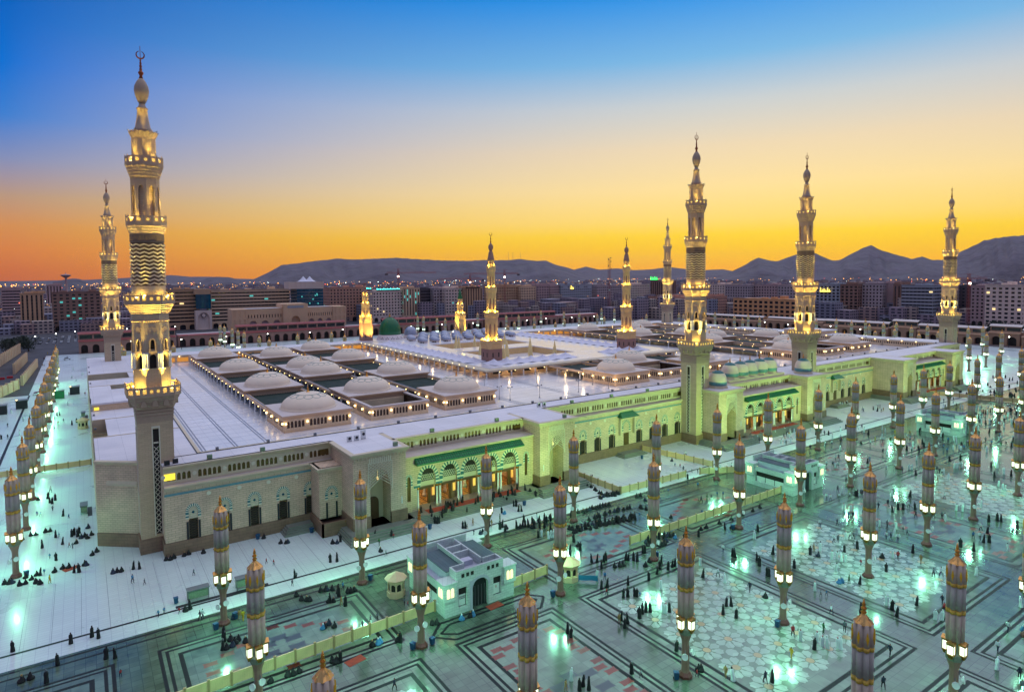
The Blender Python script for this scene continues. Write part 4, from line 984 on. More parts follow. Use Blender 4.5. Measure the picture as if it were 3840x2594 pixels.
# ------------------------------------------------------------------ tall minarets
GOLD = (1, .74, .13)
def octo(h, c):  # square of half side h with corners cut by c
    return [(h, -h+c), (h, h-c), (h-c, h), (-h+c, h), (-h, h-c), (-h, -h+c), (-h+c, -h), (h-c, -h)]
def rail(t, poly, z, hgt, name='balcony_rail'):
    """parapet with square lit openings"""
    o = link(name, None, t); n = len(poly); w = MB(); l_ = MB(); kn = MB()
    for i in range(n):
        a, b = Vector(poly[i]), Vector(poly[(i+1) % n]); L_ = (b-a).length; d = (b-a)/L_; nn = Vector((d.y, -d.x)); k = max(1, round(L_/1.25))
        P = lambda u, w_, dd: (*(a+d*u-nn*dd), w_)
        for j in range(k):
            u0, u1 = L_*j/k, L_*(j+1)/k; g_ = (u1-u0)*.22
            w.rectbay(P, u0, u1, z-hgt/2, z+hgt/2, u0+g_, u1-g_, z-hgt*.28, z+hgt*.28, .2)
            c = (u0+u1)/2; l_.plate([(c+.3*math.cos(q_*math.pi/4), z+.3*math.sin(q_*math.pi/4)) for q_ in range(8)], P, .08, .14)
            kn.bar(P(u0, z+hgt/2, .1), P(u0, z+hgt/2+.35, .1), .08, 4)
        w.face([P(0, z-hgt/2, .2), P(0, z+hgt/2, .2), P(L_, z+hgt/2, .2), P(L_, z-hgt/2, .2)]) if False else None
        w.face([P(0, z+hgt/2, 0), P(L_, z+hgt/2, 0), P(L_, z+hgt/2, .22), P(0, z+hgt/2, .22)])
    link('parapet', w.mesh('parapet', 'min_trim'), o); link('rail_rosette', l_.mesh('rail_rosette', 'lamp_rosette'), o); link('rail_knob', kn.mesh('rail_knob', 'min_trim'), o)
    f = MB(); f.prism(poly, z-hgt/2-.25, z-hgt/2); link('balcony_floor', f.mesh('balcony_floor', 'min_trim'), o)
    return o
M['lamp_rosette'] = mat('lit_rosette', (.9, .7, .2, 1), .4, emit=((1, .6, .1, 1), .6))
def lamps(t, r, z, e, n=4, rot=45):
    m_ = MB()
    for k in range(n):
        a = R(rot+360*k/n); x, y = r*math.cos(a), r*math.sin(a)
        point_light('flood', t, (x, y, z+.35), GOLD, e, .25)
        m_.lathe([(.05, z-.2), (.25, z-.15), (.3, z+.1), (.02, z+.16)], 6, x, y)
    return link('floodlight', m_.mesh('floodlight', 'lamp_gold'), t)
SPL = {}
def upspots(t, r, z, rt_, zt_, e, n=4, rot=0, cone=50):
    for k in range(n):
        a = R(rot+360*k/n)
        if e not in SPL:
            l_ = bpy.data.lights.new('uplight', 'SPOT'); l_.energy = e; l_.color = GOLD; l_.spot_size = R(cone); l_.spot_blend = 1; l_.shadow_soft_size = .2; SPL[e] = l_
        o = link('uplight', SPL[e], t, (r*math.cos(a), r*math.sin(a), z)); o.rotation_euler = (Vector((rt_*math.cos(a), rt_*math.sin(a), zt_))-Vector((r*math.cos(a), r*math.sin(a), z))).to_track_quat('-Z', 'Y').to_euler()
oc = lambda r: [(r*math.cos(R(22.5+45*k)), r*math.sin(R(22.5+45*k))) for k in range(8)]
cc = lambda r, n=20: [(r*math.cos(2*math.pi*k/n), r*math.sin(2*math.pi*k/n)) for k in range(n)]
def flare(t, p0, p1, z0, z1, steps=4, name='corbel', m='min_trim'):
    """stepped muqarnas corbel between two outlines of equal vertex count"""
    rings = []
    for k in range(steps):
        f0 = (k+.15)/steps; f1 = (k+1)/steps
        L_ = lambda f: [(a[0]+(b[0]-a[0])*f, a[1]+(b[1]-a[1])*f) for a, b in zip(p0, p1)]
        z = z0+(z1-z0)*k/steps; zz = z0+(z1-z0)*(k+1)/steps
        rings.append([(x, y, z) for x, y in L_(f0)]); rings.append([(x, y, z+(zz-z)*.55) for x, y in L_(f1)]); rings.append([(x, y, zz-.001) for x, y in L_(f1)])
    c = MB().loft(rings, 0, True)
    return link(name, c.mesh(name, m), t)
def minaret():
    t = thing('minaret', 'x', 'minaret')
    h = 3.2
    s_ = MB()
    for P in (lambda u, w, d: (u, -h+d, w), lambda u, w, d: (-h+d, -u, w), lambda u, w, d: (-u, h-d, w), lambda u, w, d: (h-d, u, w)):
        s_.rectbay(P, -h, h, 0, 27, -.55, .55, 3.6, 25.4, .3)
    sh = part('shaft', s_, 'min_stone', t)
    part('plinth', MB().box(-h-.3, -h-.3, 0, h+.3, h+.3, 3.0), 'stone_brown', t)
    for q_, P in enumerate((lambda u, w, d: (u, -h+d, w), lambda u, w, d: (-h+d, -u, w), lambda u, w, d: (-u, h-d, w), lambda u, w, d: (h-d, u, w))):
        x = MB(); x.plate([(-.55, 3.6), (.55, 3.6), (.55, 25.4), (-.55, 25.4)], P, .28, .32, 1)
        for k in range(17):
            z = 3.8+k*1.06
            for sg in (-1, 1): x.plate([(-sg*.5, z), (-sg*.36, z), (sg*.5, z+1), (sg*.36, z+1)], P, .12, .24, 0)
        x.plate([(-.45, 22.4), (.45, 22.4), (.45, 22.7), (-.45, 22.7)], P, .1, .3, 0)
        for uu in (-.75, .55): x.plate([(uu, 3.4), (uu+.2, 3.4), (uu+.2, 25.6), (uu, 25.6)], P, -.1, .02, 0)
        x.plate([(-.75, 25.6), (.75, 25.6), (.75, 26), (-.75, 26)], P, -.1, .02, 0)
        link('lattice_strip', x.mesh('lattice_strip', ['white_vous', 'dark']), sh)
    bn = MB()
    for k in range(4): bn.box(-h-.06*(k+1), -h-.06*(k+1), 26.9+k*.65, h+.06*(k+1), h+.06*(k+1), 26.9+k*.65+.5)
    bn.box(-h-.05, -h-.05, 26.8, h+.05, h+.05, 29.6); part('carved_band', bn, 'min_trim', t)
    flare(t, octo(h+.15, .2), octo(4.75, 1.25), 29.5, 32.5, 6)
    nm_ = MB()
    for P in (lambda u, w, d: (u, -h-.9+d, w), lambda u, w, d: (-h-.9+d, -u, w), lambda u, w, d: (-u, h+.9-d, w), lambda u, w, d: (h+.9-d, u, w)):
        for c in (-2, 0, 2): nm_.plate([(c-.55, 30.2), (c+.55, 30.2), (c+.42, 31), (c+.2, 31.4), (c, 32.2), (c-.2, 31.4), (c-.42, 31)], P, -.25, .5)
    part('stalactite', nm_, 'min_trim', t)
    rail(t, octo(4.85, 1.3), 33.35, 1.7)
    # octagonal storey
    ro = 3.55; o8 = oc(ro); s_ = MB()
    s_.loft([[(x, y, z) for x, y in o8] for z in (32.5, 37.6)], 0); s_.loft([[(x*1.02, y*1.02, z) for x, y in o8] for z in (37.5, 37.75)], 0); part('octagon_base', s_, 'min_stone', t)
    s_ = MB(); wd = MB(); CL = []; FR = []
    for i in range(8):
        cl = MB(); fr = MB(); CL.append(cl); FR.append(fr)
        a, b = Vector(o8[i]), Vector(o8[(i+1) % 8]); L_ = (b-a).length; d = (b-a)/L_; nn = Vector((d.y, -d.x))
        P = lambda u, w_, dd: (*(a+d*u-nn*dd), w_)
        c = L_/2
        s_.bay(P, 0, L_, 37.7, 41.2, arch(c-.62, c+.62, 37.7, 39.9, 40.7, 4), .8); s_.bay(P, 0, L_, 41.2, 44.6, arch(c-.38, c+.38, 41.7, 43.1, 43.8, 4), .6)
        s_.rectbay(P, 0, L_, 44.6, 49.2, c-.42, c+.42, 45.3, 46.15, .5)
        wd.plate(arch(c-.62, c+.62, 37.7, 39.9, 40.7, 4), P, .75, .8); wd.plate(arch(c-.38, c+.38, 41.7, 43.1, 43.8, 4), P, .55, .6); wd.plate([(c-.42, 45.3), (c+.42, 45.3), (c+.42, 46.15), (c-.42, 46.15)], P, .45, .5)
        fr.plate([(c+.62*math.cos(q_*math.pi/8)*1.0, 45.72+.62*math.sin(q_*math.pi/8)) for q_ in range(16)], P, -.1, -.02)
        vous(fr, P, c, 43.0, 43.7, .4, .22, 0, 0, -.25)
        for uu in (c-.62, c+.4): fr.plate([(uu, 41.3), (uu+.22, 41.3), (uu+.22, 43.0), (uu, 43.0)], P, -.25, .02)
        fr.plate([(0, 41.0), (L_, 41.0), (L_, 41.35), (0, 41.35)], P, -.22, .02)
        for uu in (.1, .42): x, y, _ = P(uu, 0, -.12); cl.lathe([(.2, 37.75), (.14, 37.95), (.14, 40.7), (.22, 41.05)], 8, x, y)
        for uu in (L_-.42, L_-.1): x, y, _ = P(uu, 0, -.12); cl.lathe([(.2, 37.75), (.14, 37.95), (.14, 40.7), (.22, 41.05)], 8, x, y)
    st_ = part('octagon_storey', s_, 'min_stone', t); link('dark_opening', wd.mesh('dark_opening', 'dark'), st_); [link('frame_moulding', fr.mesh('frame_moulding', 'min_trim'), st_) for fr in FR]; [link('marble_column', cl.mesh('marble_column', 'min_white', True), st_) for cl in CL]
    pr_ = MB(); pr_.loft([[(x*k_, y*k_, z) for x, y in o8] for k_, z in ((1.0, 47.3), (1.06, 47.4), (1.06, 47.6), (1.0, 47.7))], 0, False); part('string_course', pr_, 'min_trim', t)
    flare(t, oc(3.6), oc(4.75), 48.9, 51.0, 5)
    rail(t, oc(4.85), 51.95, 1.6)
    # round storey with zigzag bands
    part('round_storey', MB().lathe([(3.05, 50.8), (3.05, 54.5), (3.0, 54.55), (3.0, 63.4), (3.05, 63.45), (3.05, 66.0)], 24, m=[0, 0, 1, 0, 0]), ['min_stone', 'min_dark'], t, True)
    for k in range(11):
        z = MB(); n = 48
        rg = []
        for dz, rr_ in ((0, 2.98), (0, 3.2), (.27, 3.2), (.27, 2.98)):
            rg.append([(rr_*math.cos(2*math.pi*j/n), rr_*math.sin(2*math.pi*j/n), 54.7+k*.78+dz+(.34 if j % 4 == 2 else (.17 if j % 2 else 0))) for j in range(n)])
        z.loft(rg, 0, False); link('zigzag_band', z.mesh('zigzag_band', 'stone_trim'), t)
    part('dark_band', MB().lathe([(3.06, 63.5), (3.12, 63.5), (3.12, 65.0), (3.06, 65.0)], 24, cap=False), 'min_dark', t)
    flare(t, cc(3.1), cc(3.65), 65.2, 66.9, 3); rail(t, cc(3.7, 14), 67.9, 1.5)
    # upper storey with tall arches
    s_ = MB(); wd = MB(); r4 = cc(2.6, 8)
    for i in range(8):
        a, b = Vector(r4[i]), Vector(r4[(i+1) % 8]); L_ = (b-a).length; d = (b-a)/L_; nn = Vector((d.y, -d.x)); P = lambda u, w_, dd: (*(a+d*u-nn*dd), w_); c = L_/2
        s_.bay(P, 0, L_, 67.2, 76.6, arch(c-.5, c+.5, 68.0, 73.8, 74.8, 4), .7); wd.plate(arch(c-.5, c+.5, 68.0, 73.8, 74.8, 4), P, .65, .7)
    st_ = part('arched_storey', s_, 'min_trim', t); link('dark_opening', wd.mesh('dark_opening', 'pav_stone'), st_)
    flare(t, cc(2.6, 16), cc(3.4, 16), 76.4, 78.9, 4); rail(t, cc(3.45, 14), 79.8, 1.5)
    n = 32; fl_ = MB().loft([[((2.1+.1*(j % 2))*math.cos(2*math.pi*j/n), (2.1+.1*(j % 2))*math.sin(2*math.pi*j/n), z) for j in range(n)] for z in (79, 84.0)], 0); part('fluted_drum', fl_, 'min_trim', t)
    cr = MB().loft([[(rr_*math.cos(2*math.pi*j/n), rr_*math.sin(2*math.pi*j/n), z+(.35 if (j % 2 and z > 85.3) else 0)) for j in range(n)] for rr_, z in ((2.1, 83.9), (2.15, 84.4), (2.6, 85.4), (2.35, 85.45), (1.6, 85.4))], 0); part('crown', cr, 'min_trim', t)
    lh = MB()
    for k in range(8): a = k*math.pi/4+.2; lh.bar((2.3*math.cos(a), 2.3*math.sin(a), 85.5), (2.9*math.cos(a), 2.9*math.sin(a), 85.9), .09, 4)
    part('spotlight_arm', lh, 'metal', t)
    part('cone', MB().lathe([(1.5, 85.2), (1.65, 86.0), (1.65, 86.3), (1.4, 86.6), (1.05, 88.6), (.9, 90.2), (1.05, 90.3), (1.05, 90.5), (.75, 90.7), (.5, 91.4)], 20), 'min_trim', t, True)
    part('bulb', MB().lathe([(.5, 91.3), (.85, 92.0), (1.2, 93.0), (1.36, 94.0), (1.25, 94.9), (.85, 95.8), (.45, 96.4)], 20), 'min_trim', t, True)
    fi = MB().lathe([(.45, 96.3), (.25, 97), (.5, 97.5), (.5, 97.7), (.2, 98), (.32, 98.3), (.15, 98.55), (.3, 98.9), (.14, 99.2), (.24, 99.5), (.1, 99.8), (.2, 100.1), (.06, 100.3)], 10); fi = part('finial', fi, 'bronze', t, True)
    c = MB(); n = 18                                           # crescent ring, thick below
    rg = []
    for k in range(n+1):
        a = R(-75)+k*R(330)/n-R(90)+R(90); th = .08+.22*abs(math.cos((k/n-.5)*math.pi))
        a = R(105)+k*R(330)/n
        q_ = Vector((math.cos(a), 0, math.sin(a))); rg.append([tuple(q_*(.82-th)+Vector((0, .0, 101.1))), tuple(q_*.82+Vector((0, -.1, 101.1))), tuple(q_*.82+Vector((0, .1, 101.1)))])
    c.loft(rg, 0); c.bar((0, 0, 100.3), (0, 0, 102.9), .06, 5); link('crescent', c.mesh('crescent', 'bronze'), fi)
    lamps(t, 4.55, 33.6, 300); lamps(t, 4.4, 52.3, 260, 5, 20); upspots(t, 4.65, 33.5, 3.5, 47, 36000, 6, 0, 38); upspots(t, 4.6, 52.0, 3.1, 64, 48000, 6, 15, 34); upspots(t, 3.5, 68.0, 2.6, 76, 5500, 5, 0, 46); upspots(t, 3.2, 80.0, 2.2, 85, 2200, 5, 0, 56); upspots(t, 2.2, 85.6, 1.2, 90.5, 1300, 4, 0, 56); lamps(t, 3.4, 68.2, 120, 4); lamps(t, 3.05, 80.2, 90, 4)
    return t
mn = minaret()
for k, (x, y, l_) in enumerate(((0, 0, 'nearest and tallest looking minaret at the left front corner'), (157.6, -10.6, 'floodlit minaret just left of the main gate'), (222.4, -10.7, 'floodlit minaret just right of the main gate'), (381, 0, 'rightmost minaret at the far right front corner'), (381, 201, 'small far minaret at the rear right corner'), (0, 201, 'leftmost minaret at the rear left corner'))):
    o = mn if k == 0 else copy_tree(mn)
    o.location = (x, y, 0); tag(o, l_+', stone with gold lit balconies', 'minaret', 'six tall minarets of the mosque')
# ------------------------------------------------------------------ older golden minarets
def old_minaret(name, label, x, y, z0, sq, levels, tip, cone=None, top=None):
    """levels: list of (z of balcony, balcony radius, shaft radius above)"""
    t = thing('golden_minaret', label, 'minaret', (x, y, 0)); zb = levels[0][0]
    part('base', MB().box(-sq, -sq, 6, sq, sq, zb-3.2), 'gold_stone' if cone else 'arc_stone', t)
    for P in (lambda u, w, d: (u, -sq+d, w), lambda u, w, d: (-sq+d, -u, w)):
        w = MB()
        for c in (-sq*.45, sq*.45): w.plate([(c-.3, z0+2), (c+.3, z0+2), (c+.3, z0+4), (c-.3, z0+4)], P, -.03, .05)
        part('slit_window', w, 'dark', t)
    prev = octo(sq, .3)
    for k, (z, rb, rs) in enumerate(levels):
        p1 = octo(rb, rb*.5) if k == 0 else [(a*rb/1.0, b*rb/1.0) for a, b in oc(1.06)]
        flare(t, prev if k == 0 else oc(prev_r), p1, z-3.2 if k == 0 else z-2.0, z-.7, 4, m='gold_stone')
        bl = MB(); n = len(p1)
        for i in range(n):
            a, b = Vector(p1[i]), Vector(p1[(i+1) % n]); bl.face([(*a, z-.7), (*b, z-.7), (*b, z+.7), (*a, z+.7)]); bl.face([(*(a*.95), z+.7), (*(b*.95), z+.7), (*b, z+.7), (*a, z+.7)])
            for j in range(4): q_ = a.lerp(b, (j+.5)/4); bl.box(q_.x-.12, q_.y-.12, z+.7, q_.x+.12, q_.y+.12, z+1.1)
        bl.prism(p1, z-.75, z-.6); part('balcony', bl, 'gold_stone', t)
        zt = levels[k+1][0]-2.0 if k+1 < len(levels) else (cone or top or tip-12)
        s_ = MB(); wd = MB(); o8 = oc(rs*1.06)
        for i in range(8):
            a, b = Vector(o8[i]), Vector(o8[(i+1) % 8]); L_ = (b-a).length; d = (b-a)/L_; nn = Vector((d.y, -d.x)); P = lambda u, w_, dd: (*(a+d*u-nn*dd), w_); c = L_/2; hh = zt-z
            s_.bay(P, 0, L_, z-.7, zt, arch(c-L_*.24, c+L_*.24, z+hh*.22, z+hh*.6, z+hh*.78, 3), .3); wd.plate(arch(c-L_*.24, c+L_*.24, z+hh*.22, z+hh*.6, z+hh*.78, 3), P, .26, .3)
            for j in range(3): fz = z+hh*(.82+.05*j); s_.plate([(0, fz), (L_, fz), (L_, fz+.12), (0, fz+.12)], P, -.08, .02)
        st_ = part('storey', s_, 'gold_stone', t); link('niche', wd.mesh('niche', 'arc_stone'), st_)
        lamps(t, (rs+rb)/2*.98, z+.5, 1350*max(.35, rs/3), 4, 22); prev_r = rs*1.05
    if cone: part('green_cone', MB().lathe([(prev_r*.95, zt), (prev_r*1.0, zt+.3), (.9, zt+3.5), (.1, tip-1.5)], 16), 'green_dome', t, True); zf = tip-1.6
    else:
        e = (tip-zt)/12
        part('cone', MB().lathe([(prev_r*1.1, zt), (prev_r, zt+.4*e), (prev_r*.62, zt+3.4*e), (prev_r*.4, zt+4*e)], 16), 'arc_stone', t, True)
        part('bulb', MB().lathe([(prev_r*.4, zt+4*e), (prev_r*.75, zt+5.3*e), (prev_r*.7, zt+6.3*e), (.2, zt+7.6*e)], 16), 'arc_stone', t, True); zf = zt+7.4*e
    if cone or top: upspots(t, sq+6, z0+.5, sq, zb-6, 26000, 4, 20, 75)
    L_ = tip-zf
    part('finial', MB().lathe([(.2, zf), (.35, zf+L_*.15), (.12, zf+L_*.3), (.28, zf+L_*.45), (.1, zf+L_*.6), (.02, tip-.8)], 8), 'bronze', t, True)
    c = MB(); rg = []
    for k in range(13):
        a = R(120)+k*R(300)/12; th = .06+.2*abs(math.cos((k/12-.5)*math.pi)); q_ = Vector((math.cos(a), 0, math.sin(a))); rg.append([tuple(q_*(.8-th)+Vector((0, 0, tip-.5))), tuple(q_*.8+Vector((0, -.1, tip-.5))), tuple(q_*.8+Vector((0, .1, tip-.5)))])
    c.loft(rg, 0); part('crescent', c, 'bronze', t)
    return t
for x, y, l_ in ((140.7, 89.6, 'golden lit minaret at the near corner of the old mosque court'), (220.7, 85.4, 'golden lit minaret at the far right corner of the old mosque court')):
    old_minaret('m', l_, x, y, 18.1, 3.45, [(26.9, 4.6, 2.7), (39.4, 3.25, 2.05), (50.5, 2.45, 1.7), (59.8, 2.0, 1.45)], 75.5)
old_minaret('m', 'short golden minaret standing left of the green dome', 130.8, 216, 18, 3.1, [(32.2, 3.4, 2.3), (39.9, 2.3, 1.6), (44.8, 1.8, 1.3)], 53.5, None, 47.7)
old_minaret('m', 'short golden minaret with a green pointed cone', 198.4, 219, 18, 2.7, [(31.3, 3.1, 2.0), (37.3, 2.2, 1.6)], 50.5, 41.5)
# ------------------------------------------------------------------ closed giant umbrellas with lanterns
def pleat(z0, z1, m, name, t, s0=1., s1=1., out=0.):
    n = 48; f = lambda th: (.76+.35*abs(math.cos(4*th))**.6)
    rg = [[((f(2*math.pi*k/n)*sc+out)*math.cos(2*math.pi*k/n), (f(2*math.pi*k/n)*sc+out)*math.sin(2*math.pi*k/n), z) for k in range(n)] for z, sc in ((z0, s0), ((z0+z1)/2, (s0+s1)/2), (z1, s1))]
    return part(name, MB().loft(rg, 0), m, t, True)
LD = {}
def lantern_light(o, loc, e):
    if e not in LD:
        l_ = bpy.data.lights.new('lantern_light', 'SPOT'); l_.energy = e; l_.color = LANT[:3]; l_.shadow_soft_size = .3; l_.spot_size = R(135); l_.spot_blend = .6; LD[e] = l_
    ob = link('lantern_light', LD[e], o, loc); ob.rotation_euler = Vector((.75, 0, -.66)).to_track_quat('-Z', 'Y').to_euler(); return ob
def umbrella(near):
    t = thing('umbrella_column', 'x', 'umbrella column')
    part('plinth', MB().lathe([(.98, 0), (.98, .35), (.8, .55), (.62, .75)], 8, rot=R(22.5)), 'plinth', t)
    part('column', MB().lathe([(.6, .7), (.55, 1.0), (.5, 4.6), (.56, 5.2), (.86, 6.1), (.9, 6.2)], 8, rot=R(22.5)), 'pillar', t)
    part('capital', MB().lathe([(.92, 6.2), (.98, 6.25), (.98, 6.95), (.9, 7.05), (.7, 7.2), (.7, 9)], 8, rot=R(22.5)), 'capital', t)
    pleat(8.8, 12.3, 'fabric_grey', 'lower_fabric', t, .98, 1.0); pleat(12.4, 12.85, 'fabric_gold', 'gold_band', t, 1, 1, .025); pleat(13.0, 15.8, 'fabric_blue', 'middle_fabric', t, 1, 1.0)
    pleat(15.95, 16.4, 'fabric_gold', 'gold_band', t, 1, 1.02, .025); up = pleat(16.4, 18.8, 'fabric_grey', 'upper_fabric', t, 1.02, .9)
    dm = []
    for k in range(8):
        a = k*math.pi/4; r_ = 1.15; P = lambda u, w, d: (r_*math.cos(a)-u*math.sin(a)-d*math.cos(a), r_*math.sin(a)+u*math.cos(a)-d*math.sin(a), w)
        dm.append(MB().plate([(0, 16.75), (.14, 17.4), (0, 18.1), (-.14, 17.4)], P, -.04, .2))
    if near:
        for d in dm: link('yellow_lozenge', d.mesh('yellow_lozenge', 'fabric_yellow'), up)
    else:
        j = MB()
        for d in dm:
            i = len(j.v); j.v += d.v; j.f += [tuple(i+q_ for q_ in f) for f in d.f]; j.m += d.m
        link('yellow_lozenge', j.mesh('yellow_lozenge', 'fabric_yellow'), up)
    c = MB(); n = 16
    c.loft([[((rr_+(.12 if k % 2 else 0)*w_)*math.cos(2*math.pi*k/n), (rr_+(.12 if k % 2 else 0)*w_)*math.sin(2*math.pi*k/n), z) for k in range(n)] for rr_, w_, z in ((.84, 1, 18.72), (.86, 1.2, 18.8), (.5, 1, 19.2), (.24, .3, 19.55), (.15, 0, 19.8))], 0); cp = part('copper_cap', c, 'copper', t)
    link('finial', MB().lathe([(.2, 19.7), (.32, 19.9), (.14, 20.05), (.28, 20.25), (.3, 20.34), (.13, 20.5), (.2, 20.68), (.03, 21.3)], 8).mesh('finial', 'gilt', True), cp)
    for k in range(4):
        a = k*math.pi/2; o = link('lantern', None, t, (.98*math.cos(a), .98*math.sin(a), 0), rz=a)
        fr = MB(); fr.box(-.34, -.4, 7.0, .34, .4, 7.15); fr.box(-.38, -.44, 8.35, .38, .44, 8.6)
        for sx in (-.34, .28):
            for sy in (-.4, .34): fr.box(sx, sy, 7.2, sx+.06, sy+.06, 8.45)
        fr.lathe([(.3, 6.6), (.45, 7.0)], 4, rot=R(45)); link('lantern_frame', fr.mesh('lantern_frame', 'lantern_frame'), o)
        if near: lantern_light(o, (.6, 0, 7.5), 1450)
        elif k in (2, 3): lantern_light(o, (.6, 0, 7.5), 2300)
        link('lantern_glass', MB().box(-.27, -.33, 7.2, .27, .33, 8.35).mesh('lantern_glass', 'lantern' if near else 'lantern_far'), o)
        link('lantern_roof', MB().face([(-.42, -.5, 8.6), (.42, -.5, 8.6), (.42, 0, 9.0), (-.42, 0, 9.0)]).face([(.42, .5, 8.6), (-.42, .5, 8.6), (-.42, 0, 9.0), (.42, 0, 9.0)]).face([(.42, -.5, 8.6), (.42, .5, 8.6), (.42, 0, 9)]).face([(-.42, .5, 8.6), (-.42, -.5, 8.6), (-.42, 0, 9)]).mesh('lantern_roof', 'copper'), o)
    if near:
        for k in (0, 1):
            a = R(215+k*70); o = link('mist_fan', None, t, (.62*math.cos(a), .62*math.sin(a), 3.3+.5*k), rz=a)
            link('fan_ring', MB().lathe([(.28, -.1), (.42, -.12), (.44, .12), (.28, .1)], 12).mesh('fan_ring', 'white_paint'), o, (.4, 0, 0)).rotation_euler = (0, R(80), 0)
            link('fan_arm', MB().bar((-.1, 0, .7), (.4, 0, 0), .05, 5).mesh('fan_arm', 'metal'), o)
    return t
uN, uF = umbrella(True), umbrella(False); uu = {0: False, 1: False}
GX = [5.6, 29, 56, 79.4, 106.4, 130.2, 153.5, 180.4, 203.1, 229.8, 253.4, 276.5, 304, 327.5, 355, 378.5]
US = []
for y, nm in ((-40.7, 'row nearest the facade'), (-64.9, 'second row out from the facade'), (-92.6, 'third row out from the facade'), (-116.5, 'outermost front row'), (-144, 'last row below the picture')):
    for i, x in enumerate(GX):
        # keep those the picture can see
        dx, dy = x-CAMX, y-CAMY; f = dx*FW[0]+dy*FW[1]; r_ = dx*RT[0]+dy*RT[1]
        if f < 20 or abs(r_/f) > .86: continue
        if y < -100 and f < 52: continue
        US.append((x, y, nm, f))
for y in (-.4, 27, 50.6, 79, 104, 129.5, 157, 181, 208, 234, 258, 270): US.append((-23.6, y, 'left side row by the service road', 200))
for x, ys in ((405.5, (-1.5, 24.8, 50.3)), (431, (-1.1, 24.4, 50.2)), (455, (-.9, 24, 50.3, 78, 129)), (475, (24, 48.5, 77.7, 101, 129)), (492, (-3, 21.5, 76.5, 99, 122))):
    for y in ys: US.append((x, y, 'west court beyond the rightmost minaret', 450))
for x in (6.4, 29.8, 52.5, 80.6, 104.5, 127): US.append((x, 268.5, 'rear row behind the left roof', 420)); US.append((x, 243, 'row just behind the rear wall', 400))
for y in (308, 328, 349, 379, 397): US.append((79.6, y, 'column of the south court', 500))
for x, ys in ((251.5, (240.5, 338.7, 354.1, 381, 393.6)), (277, (269, 242)), (297.6, (241.7,)), (326.5, (333.3, 308.8, 265.8)), (318.5, (394.3, 342.5)), (343.3, (260,)), (373, (267,)), (396, (391, 352, 328, 301.6)), (427, (267.5,)), (452, (244.7,)), (464, (260.4, 197.9, 173)), (424.4, (177.4,)), (441, (173,)), (487, (199.9,)), (476, (383, 362)), (497, (244,))):
    for y in ys: US.append((x, y, 'court behind the old mosque', 550))
ct = {}
for x, y, nm, f in US:
    k = int(f < 235); src = uN if k else uF
    o = copy_tree(src) if uu[k] else src
    uu[k] = True; o.location = (x, y, 0); o.rotation_euler = (0, 0, R(rnd.uniform(-5, 5))); o.scale = (1, 1, rnd.uniform(.99, 1.01)); ct[nm] = ct.get(nm, -1)+1
    tag(o, 'closed grey and gold umbrella column, %s in the %s' % (nth(ct[nm]), nm), 'umbrella column', 'closed umbrella columns with lanterns')
for k_, src in ((1, uN), (0, uF)):
    if not uu[k_]:
        for ch in list(src.children_recursive): bpy.data.objects.remove(ch)
        bpy.data.objects.remove(src)
# greenish spots without fixtures, added beside the front lanterns to wash the facade
def spot(x, y, z, tx, ty, tz, e, col=(.50, 1, .22), ang=95):
    l_ = bpy.data.lights.new('added_facade_spot', 'SPOT'); l_.energy = e; l_.color = col; l_.spot_size = R(ang); l_.spot_blend = .9; l_.shadow_soft_size = .5
    o = link('added_facade_spot', l_, None, (x, y, z)); o.rotation_euler = (Vector((tx, ty, tz))-Vector((x, y, z))).to_track_quat('-Z', 'Y').to_euler()
for x, e in ((56, 9000), (79.4, 15000), (106.4, 18000), (130.2, 18000), (153.5, 18000), (180.4, 16000), (203.1, 16000), (229.8, 16000), (253.4, 14000), (276.5, 14000), (304, 14000), (327.5, 14000), (355, 14000)):
    spot(x, -38.9, 9.3, x+6, -10, 13.5, e)
